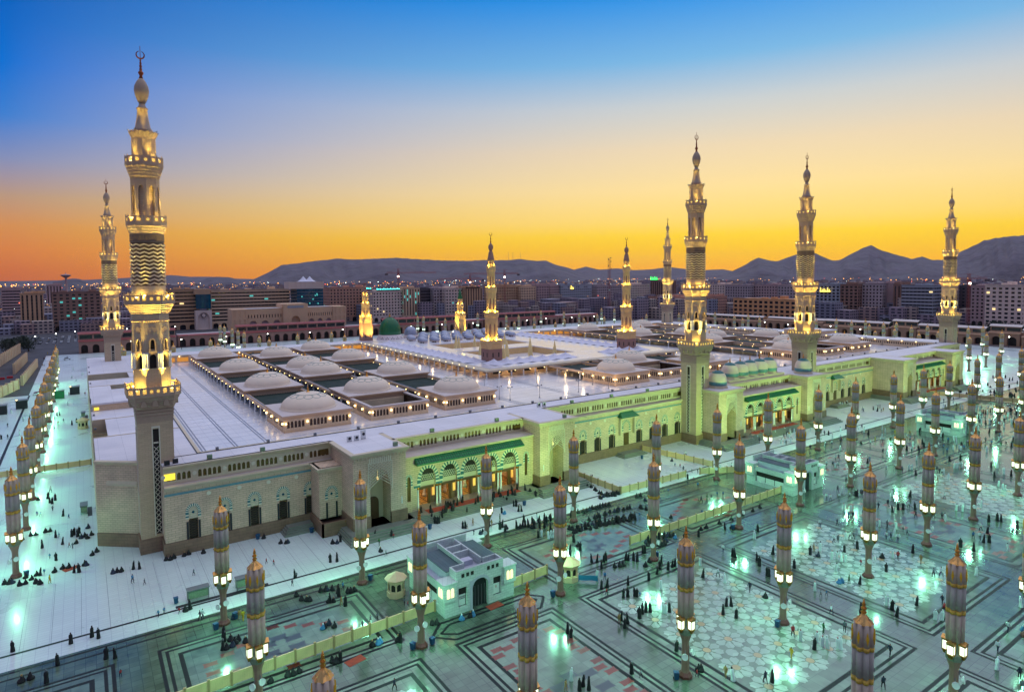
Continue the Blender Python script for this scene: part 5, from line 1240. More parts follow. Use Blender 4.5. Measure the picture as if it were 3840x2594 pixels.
# ------------------------------------------------------------------ toilet blocks, fences, booths, bins
def toilet(x0, y0, label, text=None, sx=13.7, sy=13.4, rz=0.):
    t = thing('toilet_block', label, 'toilet block', (x0, y0, 0), rz)
    H0, H1 = 5.2, 7.2
    P = north(0); w = MB(); cxm = sx/2
    # front: two poster bays, central arched gate, corner piers
    w.rectbay(P, 0, cxm-2.2, 0, H0, 2.6, cxm-2.6, 1.0, 4.3, .5); w.bay(P, cxm-2.2, cxm+2.2, 0, H0, arch(cxm-1.55, cxm+1.55, 0.0, 3.6, 5.0, 5), .8); w.rectbay(P, cxm+2.2, sx, 0, H0, cxm+2.6, sx-2.6, 1.0, 4.3, .5)
    w.box(2.2, 0, H0, sx-2.2, .5, H1)
    for a, b, c, d in ((0, .01, .01, sy), (sx-.01, .01, sx, sy), (.01, sy-.01, sx-.01, sy)):
        if a == 0:
            Pe = east(0); w.rectbay(Pe, .01, sy, 0, H0, 2.6, sy-2.6, 1.2, 3.9, .5)
        else: w.box(a, b, 0, c, d, H0)
    o = part('wall', w, 'kiosk_white', t)
    p_ = MB(); p_.face([(.5, 2.6, 1.2), (.5, sy-2.6, 1.2), (.5, sy-2.6, 3.9), (.5, 2.6, 3.9)]); link('side_opening', p_.mesh('side_opening', 'dark'), o)
    for k in range(3):
        a = 2.7+k*(sy-5.4)/3; q_ = MB().box(.3, a+.1, 1.25, .38, a+(sy-5.4)/3-.1, 2.6); link('side_panel', q_.mesh('side_panel', 'sign_white'), o)
    rf = MB(); rf.box(.6, .9, H0-.9, sx-.6, sy-.6, H0-.5); link('roof', rf.mesh('roof', 'kiosk_top'), t)
    for a, b in ((1.7, 5.0), (sx-5.0, sx-1.7)):
        s_ = MB().box(a, 2.6, H0-.5, b, sy-2.2, H1-.9); link('roof_lantern', s_.mesh('roof_lantern', 'kiosk_top'), t)
        g_ = MB().box(a-.1, 2.5, H1-.9, b+.1, sy-2.1, H1-.78); link('grey_roof_sheet', g_.mesh('grey_roof_sheet', 'kiosk_roof'), t)
    tk = MB(); tk.box(5.3, 3.2, H0-.5, sx-5.3, sy-2.2, H0+.4); link('plant_deck', tk.mesh('plant_deck', 'kiosk_top'), t)
    tw = MB()
    for a in ((5.2, 6.6, sx-5.2, 6.9), (5.2, 9.2, sx-5.2, 9.5), (5.0, 2.6, 5.25, sy-1.2), (sx-5.25, 2.6, sx-5.0, sy-1.2), (2.2, sy-.6, sx-2.2, sy-.3), (2.2, .5, 2.5, 2.4), (sx-2.5, .5, sx-2.2, 2.4), (2.5, 2.2, 5, 2.4), (sx-5, 2.2, sx-2.5, 2.4)): tw.box(a[0], a[1], H0-.5, a[2], a[3], H1-.05)
    link('parapet', tw.mesh('parapet', 'kiosk_white'), t)
    wt = MB(); wt.box(cxm-.9, 4, H0+.4, cxm+.9, 5.4, H0+1.3); link('plant_box', wt.mesh('plant_box', 'kiosk_top'), t)
    gd_ = MB().plate(arch(cxm-1.55, cxm+1.55, 0, 3.6, 5.0, 5), P, .7, .8); gt = link('gate', gd_.mesh('gate', 'gate_dark'), t)
    for k in range(5): link('gate_bar', MB().box(cxm-1.4+k*.65, .62, .05, cxm-1.32+k*.65, .7, 3.5).mesh('gate_bar', 'metal'), gt)
    fr = MB(); fr.plate(arch(cxm-2.1, cxm-1.6, 0, 4.9, 5.0, 2), P, -.1, 0); vous(fr, P, cxm, 3.6, 5.0, 1.55, .45, 0, 0); link('arch_frame', fr.mesh('arch_frame', 'kiosk_top'), t)
    for cx, sgn in ((0, 0), (sx, 0), (0, sy), (sx, sy)):          # corner turrets with lit twin windows
        tb = MB(); x_, y_ = (cx-.25 if cx == 0 else cx-2.2), (sgn-.25 if sgn == 0 else sgn-2.2)
        tb.box(x_, y_, 0 if False else H0-2.6, x_+2.45, y_+2.45, H0+.35); tb.box(x_-.15, y_-.15, H0+.35, x_+2.6, y_+2.6, H0+.55)
        tu = link('corner_turret', tb.mesh('corner_turret', 'kiosk_white'), t)
        for u in (.55, 1.3):
            link('lit_window', MB().plate(arch(x_+u, x_+u+.55, H0-1.9, H0-.7, H0-.35, 4), north(y_), -.06, .0).mesh('lit_window', 'glow_window'), tu)
            link('lit_window', MB().plate(arch(y_+u, y_+u+.55, H0-1.9, H0-.7, H0-.35, 4), east(x_), -.06, .0).mesh('lit_window', 'glow_window'), tu)
    for a in (2.75, cxm+2.75):
        bk = MB().box(a-.1, .42, 1.05, a+3.2-.35, .5, 4.25); link('bay_back', bk.mesh('bay_back', 'dark'), t)
        for k in range(2):
            s_ = MB().box(a+.05+k*1.38, .3, 1.2, a+1.28+k*1.38, .38, 3.0); pb = link('poster_board', s_.mesh('poster_board', 'sign_white'), t)
            tx = MB()
            if a < cxm and k == 1:                     # "11a"
                link('lettering', text_mesh('11a', .62, 'sign_red'), pb, (a+.1+k*1.38, .28, 2.25)).rotation_euler = (R(90), 0, 0)
            elif a < cxm:
                link('lettering', text_mesh('WOMEN\nTOILETS', .3, 'ink'), pb, (a+.1, .28, 2.55)).rotation_euler = (R(90), 0, 0)
            elif k == 0:
                link('lettering', text_mesh('\u0661\u0661', .62, 'sign_red'), pb, (a+.35, .28, 2.25)).rotation_euler = (R(90), 0, 0)
            else:
                for i in range(3): tx.box(a+.2+k*1.38, .285, 2.2+i*.25, a+1.1+k*1.38-.2*(i == 0), .295, 2.28+i*.25)
                link('lettering', tx.mesh('lettering', 'ink'), pb)
    vn = MB()
    for c in (3.2, 4.1, 5.0, sx-5.5, sx-4.6, sx-3.7): vn.box(c, -.02, H0+.75, c+.55, .1, H0+1.4)
    link('square_vent', vn.mesh('square_vent', 'dark'), t)
    return t
def text_mesh(s_, size, m):
    cu = bpy.data.curves.new('lettering', 'FONT'); cu.body = s_; cu.size = size; cu.extrude = .01
    ob = bpy.data.objects.new('tmp', cu); COL.objects.link(ob)
    me = bpy.data.meshes.new_from_object(ob.evaluated_get(bpy.context.evaluated_depsgraph_get())); bpy.data.objects.remove(ob); me.materials.clear(); me.materials.append(M[m]); return me
toilet(35.6, -60.2, 'white marble toilet block with posters and lit corner windows, nearest the viewer'); toilet(134.6, -60.4, 'white marble toilet block with lit windows in the middle of the right plaza')
toilet(233.5, -60.4, 'pale toilet block with lit windows far right, beyond the fence of the men'); toilet(112, 282, 'small pale toilet block behind the rear wall, left of the green dome'); toilet(318, 276, 'small pale toilet block behind the rear wall, right of the green dome'); toilet(432, -72, 'pale block with an arched door at the right edge of the plaza')
def fence(label, x0, y0, x1, y1, hgt=1.9, step=2.9):
    t = thing('fence', label, 'fence', (x0, y0, 0), math.atan2(y1-y0, x1-x0)); L_ = math.hypot(x1-x0, y1-y0); n = max(1, round(L_/step)); d = L_/n
    pm = MB().box(.14, -.06, .15, d-.14, .06, hgt-.25); pm.box(.14, -.11, hgt-.25, d-.14, .11, hgt-.1)
    for k in range(int(d/.3)): pm.box(.2+k*.3, -.1, .3, .27+k*.3, .1, hgt-.35)
    pm = pm.mesh('fence_panel', 'fence'); po = MB().box(-.14, -.14, 0, .14, .14, hgt); po.box(-.18, -.18, hgt, .18, .18, hgt+.1); po = po.mesh('post', 'fence_post')
    for k in range(n): link('fence_panel', pm, t, (k*d, 0, 0)); link('post', po, t, (k*d, 0, 0))
    link('post', po, t, (L_, 0, 0)); return t
fence('long cream panel fence running from the lower left corner to the near toilet block', -8, -58.6, 35.3, -57.2)
fence('cream panel fence between the near toilet block and the round booth', 49.6, -58.2, 58.6, -57.6)
fence('cream panel fence from the middle of the plaza towards the second toilet block', 80.6, -57.3, 134.2, -57.3)
fence('cream fence left of the empty white court by the right gate tower', 100.4, -17.5, 100.7, -33.6); fence('cream fence along the front of the empty white court', 100.9, -33.8, 125, -34.4); fence('cream fence between the two empty courts below the long wall', 134.6, -8.8, 138.4, -33); fence('short cream fence at the right end of the empty court', 130, -35.2, 139.5, -40)
fence('tan fence crossing the left side plaza', -62, 78.3, -10.8, 78.3)
a = at_z(2880+1360/2.2427, 1000+1075/2.2427); b = at_z(2880+2150/2.2427, 1000+1150/2.2427); fence('long tan fence across the far right plaza', *a, *b, step=3.6)
def booth(x, y, label, roof, wall, r=2.2):
    t = thing('booth', label, 'booth', (x, y, 0)); w = MB(); o8 = oc(r)
    for i in range(8):
        a, b = Vector(o8[i]), Vector(o8[(i+1) % 8]); L_ = (b-a).length; d = (b-a)/L_; nn = Vector((d.y, -d.x)); P = lambda u, w_, dd: (*(a+d*u-nn*dd), w_); c = L_/2
        w.bay(P, 0, L_, 0, 3.0, arch(c-.4, c+.4, 1.1, 2.0, 2.4, 3), .2)
    part('wall', w, wall, t); g_ = MB().prism(oc(r-.2), .1, 2.9); part('dark_inside', g_, 'dark', t); part('base', MB().prism(oc(r+.15), 0, .9), 'pav_trim', t)
    part('roof', MB().lathe([(r+.5, 3.0), (r+.55, 3.2), (r*.75, 3.7), (r*.3, 4.1), (.05, 4.3)], 8, rot=R(22.5)), roof, t)
booth(32.3, -48.3, 'octagonal tan booth with domed roof beside the near toilet block', 'tan_tent', 'pav_stone', 1.45)
booth(60.9, -61.4, 'round golden booth with domed roof at the gap in the fence', 'fence', 'fence', 1.65); booth(-12.6, 137, 'octagonal tan booth at the left wall of the mosque', 'tan_tent', 'pav_stone', 1.7)
tp = MB().loft([[(0, 0, .35), (0, .03, 1.3)], [(.9, -.75, .3), (.9, -.7, 1.22)], [(1.8, -1.5, .38), (1.8, -1.46, 1.28)], [(2.6, -2.3, .3), (2.6, -2.25, 1.3)]], 0, False, False); tp.bar((0, 0, 0), (0, 0, 1.4), .04); tp.bar((2.6, -2.3, 0), (2.6, -2.3, 1.4), .04)
tag(part('tarp_screen', tp, 'blue_tarp', None, loc=(61.6, -63.2, 0)), 'blue cloth screen on poles by the golden booth', 'screen')
# marble boards, water carts, bins
cart = thing('water_cart', 'x', 'water cart'); part('tank', MB().box(-1.7, -.6, .5, 1.7, .6, 1.7), 'capital', cart); part('top_hood', MB().box(-1.8, -.8, 1.9, 1.8, .8, 2.1), 'metal', cart)
for sx in (-1.6, 1.6):
    for sy in (-.6, .6): part('post', MB().box(sx-.06, sy-.06, 0, sx+.06, sy+.06, 1.9), 'metal', cart)
part('black_mat', MB().box(-3.6, -1.6, .015, 3.6, -.7, .04), 'metal_dark', cart)
for k, (x, y, l_) in enumerate(((3.4, -29.4, 'grey water cart on a black mat on the white paving below the near corner'), (11.2, -29.8, 'second grey water cart, partly behind the umbrella column, near corner'), (116, -31, 'grey water cart by the fence of the empty court'), (*at_z(530/1.5792-20, 1600+505/1.5792), 'greenish bench cart at the left wall near the corner'), (*at_z(700/2.2427, 1000+1262/2.2427), 'greenish cart at the left wall farther back'))):
    o = cart if k == 0 else copy_tree(cart)
    o.location = (x, y, 0); o.rotation_euler = (0, 0, 0 if k < 3 else math.pi/2); tag(o, l_, 'water cart', 'carts on the plaza')
bin_ = thing('litter_bin', 'x', 'bin'); part('body', MB().lathe([(.38, .1), (.48, 1.0), (.52, 1.02)], 4, rot=R(45)), 'bin_blue', bin_); part('lid', MB().lathe([(.54, 1.02), (.5, 1.12), (.1, 1.18)], 4, rot=R(45)), 'bin_blue', bin_); part('wheel', MB().lathe([(.12, 0), (.12, .2)], 8, .3, .3), 'metal_dark', bin_)
BN = [(30.6, -65.4), (27.6, -64.9), (54.4, -64.8), (54.4, -92.4), (4.2, -41.9), (7.4, -40.2), (30.6, -40.6), (17.9, -8.9), (28.4, -12.2), (47.9, -25), (50.5, -25.6), (80.9, -64.4), (92, -24), (101.5, -21), (128, -15), (104.8, -64.6), (0, -29), (7.2, -29.2), (77.6, -92.8), (-22, -1.2), (-25, 50), (66, -26), (76, -26)]
for k, (x, y) in enumerate(BN):
    o = bin_ if k == 0 else copy_tree(bin_)
    o.location = (x, y, 0); o.rotation_euler = (0, 0, rnd.random()); tag(o, 'square blue litter bin on the plaza', 'bin', 'blue litter bins')
# rugs on the paving
for k, (x, y, r_, l_) in enumerate(((44.5, -61.4, .1, 'orange red rug before the near toilet block'), (-15, -2.2, .4, 'grey mat by the stairs of the near corner'), (10.5, -9.4, 0, 'brown rug at the foot of the near wall'), (19.5, -62.6, .2, 'red rug beside the long fence'))):
    tag(link('rug', MB().box(-1.4, -.8, .015, 1.4, .8, .03).mesh('rug', 'rug'), None, (x, y, 0), r_), l_, 'rug')
# left side: sheds, gate panels, dark booths, walls of the underground ramps
for k, (px, py, m_, l_) in enumerate(((185/2.2427, 1000+1190/2.2427, 'metal_dark', 'black glass booth on the left plaza'), (500/2.2427, 1000+1105/2.2427, 'green_tile', 'green lit booth on the left plaza'), (630/2.2427, 1000+1070/2.2427, 'metal_dark', 'dark booth by the left wall'), (10/2.2427, 1000+1240/2.2427, 'metal_dark', 'black glass booth at the left picture edge'))):
    x, y = at_z(px, py); t = thing('guard_booth', l_, 'guard booth', (x, y, 0)); part('wall', MB().box(-2, -1.6, 0, 2, 1.6, 3.6), m_, t); part('roof', MB().box(-2.2, -1.8, 3.6, 2.2, 1.8, 3.9), 'metal', t); part('corner_lamp', MB().box(-1.9, -1.8, 3.9, -1.4, -1.5, 4.2), 'lamp_warm', t)
def rampwall(label, pts, hgt, thick=.8):
    t = thing('boundary_wall', label, 'wall')
    for a, b in zip(pts, pts[1:]):
        a, b = Vector(a), Vector(b); L_ = (b-a).length; ang = math.atan2(b.y-a.y, b.x-a.x)
        part('wall_run', MB().box(0, -thick/2, 0, L_, thick/2, hgt), 'pav_stone', t, loc=(a.x, a.y, 0), rz=ang)
        pm = MB().box(-.5, -thick/2-.25, 0, .5, thick/2+.25, hgt+.5).mesh('pier', 'pav_trim'); n = int(L_/7)
        for k in range(n+1): link('pier', pm, t, tuple(a.lerp(b, k/max(1, n)))+(0,), ang)
rampwall('tan wall with piers along the near service ramp, left edge', [(-48, 225), (-40, 262)], 5); rampwall('long tan wall with piers beside the service road', [(-62, 290), (-52, 470)], 7); rampwall('tan wall with piers on the plaza side of the ramp', [(-39, 275), (-36.5, 360)], 5); rampwall('short tan wall with piers beyond the ramp', [(-46, 330), (-44, 400)], 6)
for k in range(4): tag(link('barrier_block', MB().prism([(-1.4, -.5), (1.4, -.5), (1.4, .5), (-1.4, .5)], 0, 1.2).mesh('barrier_block', 'sign_red'), None, (-57+k*3.4, 300+k*4, 0)), '%s red barrier block on the service ramp from the left' % nth(k), 'barrier', 'red barrier blocks')
t = thing('ramp_portal', 'service ramp portal with teal lit sign at the left edge', 'portal', (-52, 232, 0)); part('portal_wall', MB().box(-5, 0, 0, 5, 1, 4.5), 'pav_stone', t); part('portal_shutter', MB().box(-4.3, -.1, 0, 4.3, 0, 3.2), 'window_teal', t); part('portal_sign', MB().box(-4.6, -.2, 3.5, 4.6, -.05, 4.3), 'lamp_street', t)
# side roofs south of the left plaza
# ------------------------------------------------------------------ arcades round the precinct
def arcade(label, P, u0, u1, h1, h2, m, red, bay=7.6, deep=12., n2=True):
    t = thing('arcade_building', label, 'arcade'); n = max(1, round((u1-u0)/bay)); d = (u1-u0)/n; w = MB()
    for k in range(n): a = u0+k*d; w.bay(P, a, a+d, 0, h1, arch(a+d*.2, a+d*.8, 0, h1*.48, h1*.72, 5, False), 2.5)
    part('arcade_wall', w, m, t); b = MB(); b.face([P(u0, 0, 2.5), P(u1, 0, 2.5), P(u1, h1, 2.5), P(u0, h1, 2.5)]); part('arcade_shade', b, 'dark', t)
    r_ = MB(); r_.loft([[P(u0-.3, z, dd), P(u1+.3, z, dd)] for dd, z in ((-.8, h1-.3), (-.8, h1), (3.0, h1+1.0))], 0, False, False); part('tile_eave', r_, 'red_roof' if red else m, t)
    r_ = MB(); r_.face([P(u0, h1+1.0, 3.0), P(u1, h1+1.0, 3.0), P(u1, h1+1.0, deep), P(u0, h1+1.0, deep)]); part('flat_roof', r_, 'dome_slab', t)
    e = MB()
    for a, f in ((u0, 1), (u1, -1)): e.face([P(a, 0, 0), P(a, h1, 0), P(a, h1+1, 3), P(a, h1+1, deep), P(a, 0, deep)])
    part('end_wall', e, m, t)
    if n2:
        q_ = MB(); wd = MB(); n = max(1, round((u1-u0)/9)); d = (u1-u0)/n
        for k in range(n): a = u0+k*d; q_.rectbay(lambda u, w_, dd: P(u, w_, dd+3.4), a, a+d, h1+1, h2, a+.6, a+d-.6, h1+1.6, h2-.7, .3)
        wd.face([P(u0, h1+1, 3.68), P(u1, h1+1, 3.68), P(u1, h2, 3.68), P(u0, h2, 3.68)])
        o = part('upper_storey', q_, m, t); link('upper_glazing', wd.mesh('upper_glazing', 'window_dark'), o)
        r_ = MB(); r_.loft([[P(u0-.5, z, dd), P(u1+.5, z, dd)] for dd, z in ((2.6, h2-.1), (2.6, h2+.2), (5.2, h2+1.4), (9, h2+1.4))], 0, False, False); part('tile_roof', r_, 'red_roof' if red else 'dome_slab', t)
    return t
S0 = 434.
for k, (a, b, up) in enumerate(((-14, 52, True), (54, 98, False), (99, 196, True), (198, 232, False), (234, 322, True), (324, 352, False), (354, 452, True), (456, 520, False))):
    arcade('red tiled south arcade building, %s section from the left' % nth(k), north(S0+(4 if not up else 0)), a, b, 9.2, 14.5, 'arc_stone', True, n2=up)
for k, (a, b, h_) in enumerate(((-60, 24, 12.4), (26, 46, 14.5), (48, 96, 12.2), (98, 118, 14.6), (120, 178, 12.0), (180, 240, 11.5), (244, 330, 11.5))):
    arcade('tan west arcade building, %s section from the right' % nth(k), east(572+(3 if k % 2 else 0)), a, b, 7.4 if k % 2 == 0 else 9.5, h_, 'arc_stone_w', False, bay=8.5)
# ------------------------------------------------------------------ hotels
def hotel(label, face, plane, px0, px1, pytop, m, style='grid', depth=34, st=3.7, bw=4.2, win=.5, winh=.5, mat2='window_dark', arcade_h=7., trim=None, single=False, lit=0., cols=None):
    f = at_y if face == 'n' else at_x
    u0 = f(px0, pytop, plane)[0]; u1 = f(px1, pytop, plane)[0]; top = f((px0+px1)/2, pytop, plane)[1]
    u0, u1 = min(u0, u1), max(u0, u1)
    t = thing('hotel_building', label, 'building'); P0 = (north if face == 'n' else east)(plane)
    nu = max(2, round((u1-u0)/bw)); du = (u1-u0)/nu; nw = max(3, int((top-1.6-arcade_h)/st)); dw = (top-1.6-arcade_h)/nw
    w = MB(); g_ = MB(); lt = MB(); pane = None
    if single: pane = MB().plate([(-du*win/2, 0), (du*win/2, 0), (du*win/2, dw*winh), (-du*win/2, dw*winh)], (north if face == 'n' else east)(0), .4, .44).mesh('window', mat2)
    R_ = random.Random(label)
    for P, a0, n_, d_, front in ((P0, u0, nu, du, True), ((east(u0) if face == 'n' else north(u0)), plane, max(2, round(depth/bw)), depth/max(2, round(depth/bw)), False)):
        for i in range(n_):
            for j in range(nw):
                a = a0+i*d_; z = arcade_h+j*dw; s_ = style
                if s_ == 'strip': x0, x1, z0, z1 = a+d_*.3, a+d_*.7, z+.05, z+dw-.05
                elif s_ == 'bands': x0, x1, z0, z1 = a+.02, a+d_-.02, z+dw*.3, z+dw*.75
                else: x0, x1, z0, z1 = a+d_*(1-win)/2, a+d_*(1+win)/2, z+dw*(1-winh)*.6, z+dw*(1-winh)*.6+dw*winh
                if not front and cols: s_ = 'grid'
                if style == 'castle' and front and j == nw-1 and i % 4 in (1, 2): w.face([P(a, z, 0), P(a+d_, z, 0), P(a+d_, z+dw, 0), P(a, z+dw, 0)]); continue
                w.rectbay(P, a, a+d_, z, z+dw, x0, x1, z0, z1, .45)
                if single and front and s_ == 'grid': link('window', pane, t, P((x0+x1)/2, z0, 0))
                else: g_.face([P(x0, z0, .42), P(x1, z0, .42), P(x1, z1, .42), P(x0, z1, .42)])
                if R_.random() < lit: lt.face([P(x0, z0, .38), P(x1, z0, .38), P(x1, z1, .38), P(x0, z1, .38)])
        n3 = max(2, n_//2); d3 = n_*d_/n3
        for i in range(n3): a = a0+i*d3; w.bay(P, a, a+d3, 0, arcade_h, arch(a+d3*.18, a+d3*.82, 0, arcade_h*.5, arcade_h*.8, 4, False), 1.2)
        L0, L1 = a0, a0+n_*d_
        w.face([P(L0, top-1.6, 0), P(L1, top-1.6, 0), P(L1, top, 0), P(L0, top, 0)])
        g_.face([P(L0, 0, 1.2), P(L1, 0, 1.2), P(L1, arcade_h, 1.2), P(L0, arcade_h, 1.2)])
    if face == 'n': bx = (u0, plane, u1, plane+depth)
    else: bx = (plane, u0, plane+depth, u1)
    w.box(bx[0], bx[1], top-.5, bx[2], bx[3], top-.3)
    part('wall', w, m, t)
    tag(part('window_glass', g_, mat2, t), kind='stuff')
    if lt.f: tag(part('lit_window', lt, 'lit_room' if R_.random() < .5 else 'lit_teal', t), kind='stuff')
    if style == 'castle':
        c = MB(); k = L0
    ph = MB(); cx, cyy = (bx[0]+bx[2])/2, (bx[1]+bx[3])/2
    for k in range(3): x = bx[0]+(bx[2]-bx[0])*(.15+.3*k); y = bx[1]+(bx[3]-bx[1])*(.3+.2*R_.random()); ph.box(x, y, top-.3, x+5+4*R_.random(), y+6, top+1.2+2*R_.random())
    part('roof_plant', ph, m, t)
    pr_ = MB(); e = .35
    pr_.box(bx[0]-e, bx[1]-e, top-.15, bx[2]+e, bx[1]+e, top+.5); pr_.box(bx[0]-e, bx[1]+e, top-.15, bx[0]+e, bx[3]+e, top+.5)
    part('parapet', pr_, trim or m, t)
    return t, (P0, u0, u1, top, du, dw, arcade_h)
M['lit_room'] = mat('lit_room', (.9, .7, .4, 1), .5, emit=((1, .75, .3, 1), .9), sampling='NONE'); M['lit_teal'] = mat('lit_teal_room', (.2, .8, .7, 1), .5, emit=((.1, .9, .75, 1), .35), sampling='NONE')
for nme, c in dict(h_tan=(189, 150, 116), h_brown=(143, 109, 94), h_white=(218, 193, 178), h_grey=(169, 152, 152), h_mauve=(177, 147, 144), h_cream=(212, 177, 145), h_pink=(193, 142, 119), h_orange=(209, 150, 102), h_blue=(154, 156, 163), h_dark=(83, 74, 79), h_lib=(215, 174, 138)).items():
    M[nme] = mat(nme, S(*c), .85, noise=(.08, .08))
H = [('n', 715, 74, 162, 1101, 'h_tan', 'strip', 'tan hotel with dark vertical glass strips at far left', {}),
     ('n', 712, 193, 377, 1095, 'h_brown', 'grid', 'wide dark brown hotel above a white arched base at far left', dict(single=True, bw=6, lit=.07)),
     ('n', 900, 4, 76, 1083, 'h_mauve', 'bands', 'hazy low mauve block at the left edge', {}),
     ('n', 1050, 173, 231, 1069, 'h_mauve', 'strip', 'hazy mauve tower block left of the rear minaret', {}),
     ('n', 640, 590, 735, 1086, 'h_tan', 'bands', 'long brown banded hotel behind the nearest minaret', dict(lit=.03)),
     ('n', 640, 790, 1085, 1086, 'h_cream', 'bands', 'long pale hotel with brown floor bands left of the blue glass tower', dict(lit=.05)),
     ('n', 650, 1236, 1392, 1078, 'h_pink', 'grid', 'tan hotel of small square windows right of the library', dict(single=True, lit=.01)),
     ('n', 610, 1398, 1510, 1091, 'h_white', 'grid', 'white hotel with dark roof arches behind the green dome', dict(lit=.03, single=True)),
     ('n', 606, 1512, 1574, 1080, 'h_cream', 'strip', 'cream hotel with a teal lit central bay', dict(lit=.2)),
     ('n', 625, 1577, 1624, 1083, 'h_dark', 'bands', 'dark grey hotel between two pale ones', {}),
     ('n', 615, 1626, 1669, 1082, 'h_grey', 'grid', 'narrow light grey hotel right of the dark one', {}),
     ('n', 604, 1671, 1736, 1081, 'h_white', 'grid', 'white hotel left of the green coned minaret', dict(lit=.02)),
     ('n', 596, 1743, 1809, 1078, 'h_tan', 'strip', 'tan hotel with a blue arched bay behind the green coned minaret', dict(lit=.02)),
     ('n', 606, 1862, 1951, 1072, 'h_tan', 'grid', 'tan hotel right of the golden minaret', dict(single=True)),
     ('n', 598, 1954, 2009, 1074, 'h_cream', 'grid', 'narrow cream hotel with square windows beyond the roof tents', {}),
     ('n', 604, 2012, 2058, 1069, 'h_mauve', 'grid', 'mauve twin hotel, left half', {}), ('n', 604, 2062, 2100, 1069, 'h_mauve', 'grid', 'mauve twin hotel, right half', {}),
     ('n', 600, 2104, 2219, 1068, 'h_blue', 'castle', 'blue and white hotel with stepped gables', dict(lit=.01, single=True)),
     ('n', 640, 2222, 2236, 1072, 'h_dark', 'strip', 'narrow dark block beside the stepped gable hotel', {}),
     ('n', 600, 2238, 2345, 1070, 'h_grey', 'grid', 'pale grey hotel with teal lights left of the right golden minaret', dict(lit=.03, single=True)),
     ('n', 640, 2372, 2436, 1066, 'h_white', 'grid', 'white arched hotel right of the right golden minaret', {}),
     ('e', 800, 2440, 2484, 1054, 'h_brown', 'strip', 'tall brown hazy hotel with green roof sign', {}),
     ('e', 650, 2431, 2566, 1113, 'h_pink', 'grid', 'low pinkish tan block behind the far small minaret', dict(bw=5, single=True)),
     ('e', 680, 2641, 2666, 1112, 'h_pink', 'grid', 'low pink block right of the main gate minaret', {}),
     ('e', 800, 2662, 2717, 1066, 'h_white', 'grid', 'white hotel with blue central bay far right of the main gate minaret', {}),
     ('e', 790, 2719, 2813, 1070, 'h_grey', 'grid', 'wide grey blue hotel with plain side', {}),
     ('e', 800, 2815, 2915, 1068, 'h_mauve', 'grid', 'mauve hotel with arched top windows', dict(lit=.01)),
     ('e', 800, 2917, 2984, 1070, 'h_grey', 'grid', 'grey hotel partly behind the second gate minaret', {}),
     ('e', 640, 2750, 2985, 1121, 'h_orange', 'grid', 'low orange tan building with big dark square windows', dict(bw=6.5, st=4.6, win=.62, winh=.6, single=True)),
     ('e', 760, 3060, 3150, 1066, 'h_blue', 'grid', 'white framed hotel with amber lit top floor', dict(bw=5, win=.6, winh=.62, lit=.02, single=True)),
     ('e', 760, 3152, 3218, 1066, 'h_brown', 'grid', 'brown and white gridded hotel', dict(bw=5, win=.6, winh=.62)),
     ('e', 770, 3221, 3310, 1063, 'h_grey', 'grid', 'grey hotel with narrow windows on the right', {}),
     ('e', 780, 3312, 3349, 1062, 'h_mauve', 'grid', 'plain mauve slab tower on the right', dict(win=.08, winh=.1)),
     ('e', 770, 3351, 3379, 1067, 'h_brown', 'strip', 'narrow block with brown striped top', {}),
     ('e', 764, 3381, 3500, 1070, 'h_blue', 'bands', 'wide blue grey hotel with ribbon windows left of the rightmost minaret', dict(lit=.01)),
     ('e', 790, 3502, 3584, 1070, 'h_grey', 'grid', 'grey hotel hidden behind the rightmost minaret', {}),
     ('e', 800, 3588, 3640, 1072, 'h_dark', 'grid', 'dark unfinished tower under the right crane', dict(lit=.03)),
     ('e', 770, 3642, 3693, 1072, 'h_mauve', 'grid', 'mauve hotel right of the unfinished tower', {}),
     ('e', 720, 3695, 3836, 1069, 'h_white', 'grid', 'broad pale hotel of square windows at the right edge', dict(bw=5.2, win=.55, lit=.03, single=True))]
for face, pl, a, b, yt, m, stl, l_, kw in H:
    hotel(l_, face, pl, a, b, yt, m, stl, **kw)
# roof signs
def sign(face, plane, px0, px1, py0, py1, m, label):
    f = at_y if face == 'n' else at_x; u0, z0 = f(px0, py1, plane); u1, z1 = f(px1, py0, plane); P = (north if face == 'n' else east)(plane)
    t = thing('roof_sign', label, 'sign'); s_ = MB(); n = max(2, int(abs(u1-u0)/2.2)); d = (u1-u0)/n
    for k in range(n):
        a = u0+k*d; h_ = [1, .6, .8, .5][k % 4]*(z1-z0)
        s_.plate([(a, z0), (a+d*.75, z0), (a+d*.75, z0+(z1-z0)*.25), (a, z0+(z1-z0)*.25)], P, -.3, 0); s_.plate([(a+d*.2, z0), (a+d*.42, z0), (a+d*.42, z0+h_), (a+d*.2, z0+h_)], P, -.28, .02)
    part('letters', s_, m, t); fr = MB(); fr.box(*([min(u0, u1), plane+.05, z0-1.5, max(u0, u1), plane+.25, z0] if face == 'n' else [plane+.05, min(u0, u1), z0-1.5, plane+.25, max(u0, u1), z0])); part('sign_frame', fr, 'metal_dark', t)
M['neon_teal'] = mat('teal_neon', (.1, .9, .8, 1), .5, emit=((.1, .95, .85, 1), 3.), sampling='NONE'); M['neon_green'] = mat('green_neon', (.1, .9, .2, 1), .5, emit=((.04, 1, .12, 1), 3.), sampling='NONE'); M['neon_amber'] = mat('amber_neon', (.9, .7, .2, 1), .5, emit=((1, .72, .1, 1), 3.), sampling='NONE')
sign('n', 609.5, 1412, 1500, 1079, 1086, 'neon_teal', 'teal neon lettering on the white hotel roof'); sign('n', 649, 1374, 1394, 1078, 1083, 'neon_teal', 'short teal neon lettering left of the white hotel'); sign('e', 799, 2440, 2466, 1036, 1049, 'neon_green', 'bright green roof sign on the hazy brown hotel')
